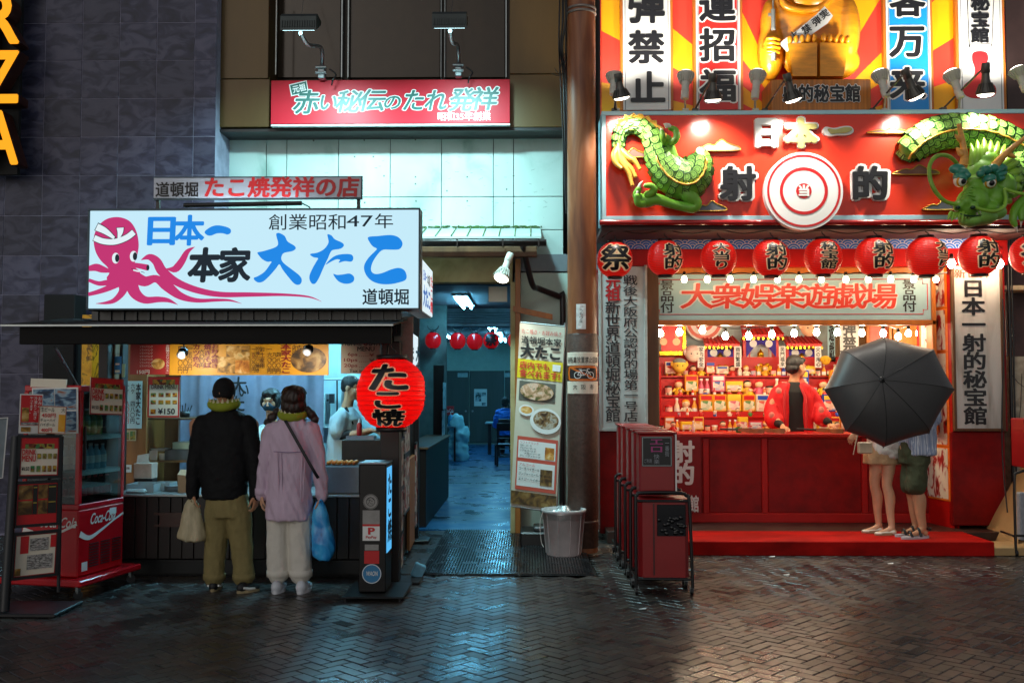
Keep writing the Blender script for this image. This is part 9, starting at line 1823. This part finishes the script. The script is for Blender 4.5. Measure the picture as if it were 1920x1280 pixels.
YG2 = 10.3; A = lambda px, py, dy=0.: P(px, py, YG2 + dy); o = person('person in dark green shorts, blue striped shirt and black strap sandals behind the umbrella', (A(1715, 900).x, YG2, .14)); bd = MB()
for hx, kx, ax_, dy in ((1708, 1708, 1718, .08), (1722, 1718, 1730, -.08)):
 hl_ = Vector((A(ax_ + 5, 1000, dy).x, YG2 + dy, zp + .022)); tx = Vector((A(ax_ - 28, 1000, dy).x, YG2 + dy - .05, zp + .022)); an = Vector((A(ax_, 985, dy).x, YG2 + dy, zp + .11)); bareleg(bd, A(hx, 850, dy * .7), A(kx, 915, dy * .9), an, hl_, tx, .09, .06, .066, .04)
 r_ = (tx - hl_).normalized(); q = MB(); ring = [hl_ + r_ * (.12 + .165 * math.sin(t)) + Vector((0, .052, 0)) * math.cos(t) for t in [2 * math.pi * k / 20 for k in range(20)]]; q.loft([[Vector((v.x, v.y, zp + z)) for v in ring] for z in (.001, .024)], sm=False); s_ = part('sandal', q, pm('sandal_sole', '#b0b0b4', .6), o)
 for t, h in ((.08, .075), (.18, .05)): part('strap', MB().tube(spline([tuple(hl_ + r_ * (t - .01) + Vector((0, s2 * .05, .0))) if abs(s2) == 1 else tuple(hl_ + r_ * t + Vector((0, s2 * .04, h * (1 - .3 * abs(s2))))) for s2 in (-1, -.5, 0, .5, 1)], 4, False), .013, 6), M_black, s_)
 part('heel_strap', MB().tube([hl_ + Vector((.035, -.03, .07)), hl_ + Vector((.045, 0, .075)), hl_ + Vector((.035, .03, .07))], .016, 6), M_black, s_)
rows_loft(bd, [(A(1715, 860), .15, .12), (A(1717, 810), .15, .11), (A(1718, 760), .17, .11), (A(1718, 735), .17, .10)]); hd_, ax = head(A(1712, 680), (-.7, .7, 0), neck=A(1716, 730)); limb(bd, [A(1690, 745), A(1678, 780, -.12), A(1668, 752, -.24)], [.05, .04, .027]); limb(bd, [A(1744, 745), A(1750, 790), A(1744, 825, -.06)], [.05, .042, .028])
part('body', join(hd_, remesh(bd, .011, 3), hand(A(1668, 752, -.24), (-.3, -.2, 1), (.5, .3, 0), 1, 1.1), hand(A(1744, 825, -.06), (-.2, 0, -1), (-1, .2, 0), -1, .5)), M_skin, o); face(o, A(1712, 680), ax); part('hair', hairdo(A(1712, 680), ax, ((0, -.025, .035, .085, .103, .09), (0, -.06, -.02, .075, .055, .055))), M_hair, o)
mb = MB(); rows_loft(mb, [(A(1714, 868), .145, .15), (A(1715, 845), .15, .15), (A(1716, 825), .145, .135)]); limb(mb, [A(1712, 866, .05), A(1708, 890, .06), A(1706, 908, .05)], [.10, .098, .10]); limb(mb, [A(1721, 860, -.06), A(1719, 890, -.07), A(1717, 910, -.08)], [.105, .102, .104]); part('shorts', wrinkle(remesh(mb, .011, 3), .007, (9, 9, 8), .003, (24, 24, 24)), pm('shorts_green', '#3c4028', .85, var=.1, scale=8, stretch=(2, 2, .8), bump=.55, bd=.03), o)
M_stripe = ramp_mat('striped_shirt', [(.42, '#8490ac'), (.5, '#d4d8e0'), (.58, '#8490ac')], 12, 'noise', rough=.85, stretch=(7, 7, .05), detail=0)
mb = MB(); rows_loft(mb, [(A(1722, 852), .165, .165), (A(1721, 830), .175, .16), (A(1719, 780), .18, .14), (A(1718, 748), .20, .12), (A(1718, 732), .10, .09)]); limb(mb, [A(1690, 748), A(1680, 772, -.1)], [.08, .072]); limb(mb, [A(1744, 748), A(1750, 785)], [.08, .075]); part('shirt', wrinkle(remesh(mb, .011, 3), .008, (9, 9, 6)), M_stripe, o)
# ---------------- the umbrella, tilted back over them
cU = P(1655, 728, 9.95); tip = P(1655, 706, 9.55); axis = (tip - P(1664, 742, 10.25)).normalized(); um = thing('umbrella', 'open black umbrella held tilted toward the street, hiding a couple at the gallery', 'umbrella', P(1664, 745, 10.2))
axis = Vector((-.035, -1, .12)).normalized(); u1_ = Vector((1, 0, 0)); u1_ = (u1_ - axis * u1_.dot(axis)).normalized(); u2_ = axis.cross(u1_); u2_ = -u2_ if u2_.z < 0 else u2_; apex = P(1654, 712, 9.62)
pxs = ((1655, 632), (1750, 655), (1789, 731), (1742, 812), (1657, 838), (1585, 808), (1545, 730), (1577, 658)); tips = []
for px, py in pxs:
 d = (P(px, py, 10) - Vector((0, 0, CH))).normalized(); pl = apex - axis * .27; t = (pl - Vector((0, 0, CH))).dot(axis) / d.dot(axis); tips.append(Vector((0, 0, CH)) + d * t)
ctr = apex - axis * .27; N_ = 8; mb_all = []
def rib_pt(k, t):
 e = tips[k % 8] - ctr; return ctr + e * math.sin(t * math.pi / 2 * .97) / math.sin(math.pi / 2 * .97) + axis * (.27 * math.cos(t * math.pi / 2))
M_umb = pm('umbrella_nylon', '#3e3d3d', .42, var=.08, scale=60)
for k in range(8):
 mb = MB(); n_, m_ = 10, 8; rows_ = []
 for i in range(n_ + 1):
  t = i / n_; a, b_ = rib_pt(k, t), rib_pt(k + 1, t); row = []
  for j in range(m_ + 1):
   s_ = j / m_; q = a.lerp(b_, s_); sag = math.sin(math.pi * s_) * t; q = q - (q - (ctr + axis * .27 * math.cos(t * math.pi / 2))) * .022 * sag * (1 if t > .05 else 0) - axis * (-.018 * sag); row.append(q)
  rows_.append(row)
 mb.v = [tuple(q - axis * o_) for o_ in (0, .0016) for row in rows_ for q in row]; W_ = m_ + 1; off_ = (n_ + 1) * W_
 for i in range(n_):
  for j in range(m_):
   f = (i * W_ + j, i * W_ + j + 1, (i + 1) * W_ + j + 1, (i + 1) * W_ + j); mb.f += [f, tuple(reversed([x + off_ for x in f]))]; mb.mi += [0, 0]; mb.sm += [True, True]
 part('canopy_panel', mb, M_umb, um)
 part('rib', MB().tube([rib_pt(k, t / 10) - axis * .006 for t in range(11)], .0035, 5), M_steel, um); part('rib_tip', MB().tube([rib_pt(k, 1), rib_pt(k, 1) + (rib_pt(k, 1) - rib_pt(k, .95)).normalized() * .02], .005, 6), M_black, um); part('seam', MB().tube([rib_pt(k, t / 10) + axis * .0015 for t in range(11)], .0028, 5), pm('seam_black', '#0e0e10', .6), um)
part('ferrule', MB().tube([apex + axis * -.01, apex + axis * .07], [.012, .006], 10), M_black, um); part('cap', MB().lathe([(.03, 0), (.022, .008), (.0, .01)], (0, 0, 0), 14).xf(Matrix.Translation(apex) @ axis.to_track_quat('Z', 'Y').to_matrix().to_4x4()), M_black, um)
part('shaft', MB().tube([apex, apex - axis * .72], .007, 8), M_steel, um); part('grip', MB().tube(spline([tuple(apex - axis * .72), tuple(apex - axis * .80), tuple(apex - axis * .83 + u2_ * -.03), tuple(apex - axis * .80 + u2_ * -.06)], 4, False), .013, 8), M_black, um)
# ---------------- diner in the passage
YD2 = 24.25; A = lambda px, py, dy=0.: P(px, py, YD2 + dy); o = person('person in a bright blue jacket sitting with back turned at the far passage table', (A(950, 850).x, YD2, .47)); bd = MB(); hd_, ax = head(A(948, 754), (.2, 1, -.2), neck=A(949, 768)); rows_loft(bd, [(A(950, 775), .18, .10), (A(950, 815), .17, .12)])
for s_ in (-1, 1): limb(bd, [A(950 + s_ * 8, 815), A(950 + s_ * 9, 816, .42), Vector((A(950 + s_ * 9, 816).x, YD2 + .45, .06))], [.085, .065, .045]); limb(bd, [A(950 + s_ * 14, 778), A(950 + s_ * 19, 795, .1), A(950 + s_ * 12, 792, .4)], [.05, .042, .03])
part('body', join(hd_, remesh(bd, .018, 2)), M_skin, o); part('hair', hairdo(A(948, 754), ax, ((0, -.02, .03, .095, .11, .1), (0, -.05, -.05, .08, .06, .07))), M_hair, o)
mb = MB(); rows_loft(mb, [(A(950, 816), .23, .17), (A(950, 795), .235, .16), (A(950, 775), .23, .13), (A(949, 765), .10, .09)])
for s_ in (-1, 1): limb(mb, [A(950 + s_ * 14, 775), A(950 + s_ * 20, 795, .08), A(950 + s_ * 14, 793, .36)], [.10, .085, .06])
part('jacket', wrinkle(remesh(mb, .016, 3), .018, (6, 6, 14)), pm('jacket_blue', '#1c6fd0', .6, var=.1), o)
mb = MB(); rows_loft(mb, [(A(950, 808), .17, .14), (A(950, 822), .18, .16)])
for s_ in (-1, 1): limb(mb, [A(950 + s_ * 8, 816), A(950 + s_ * 9, 816, .44), Vector((A(950 + s_ * 9, 816).x, YD2 + .46, .1))], [.10, .085, .065])
part('trousers', remesh(mb, .018, 2), M_blackmatt, o)
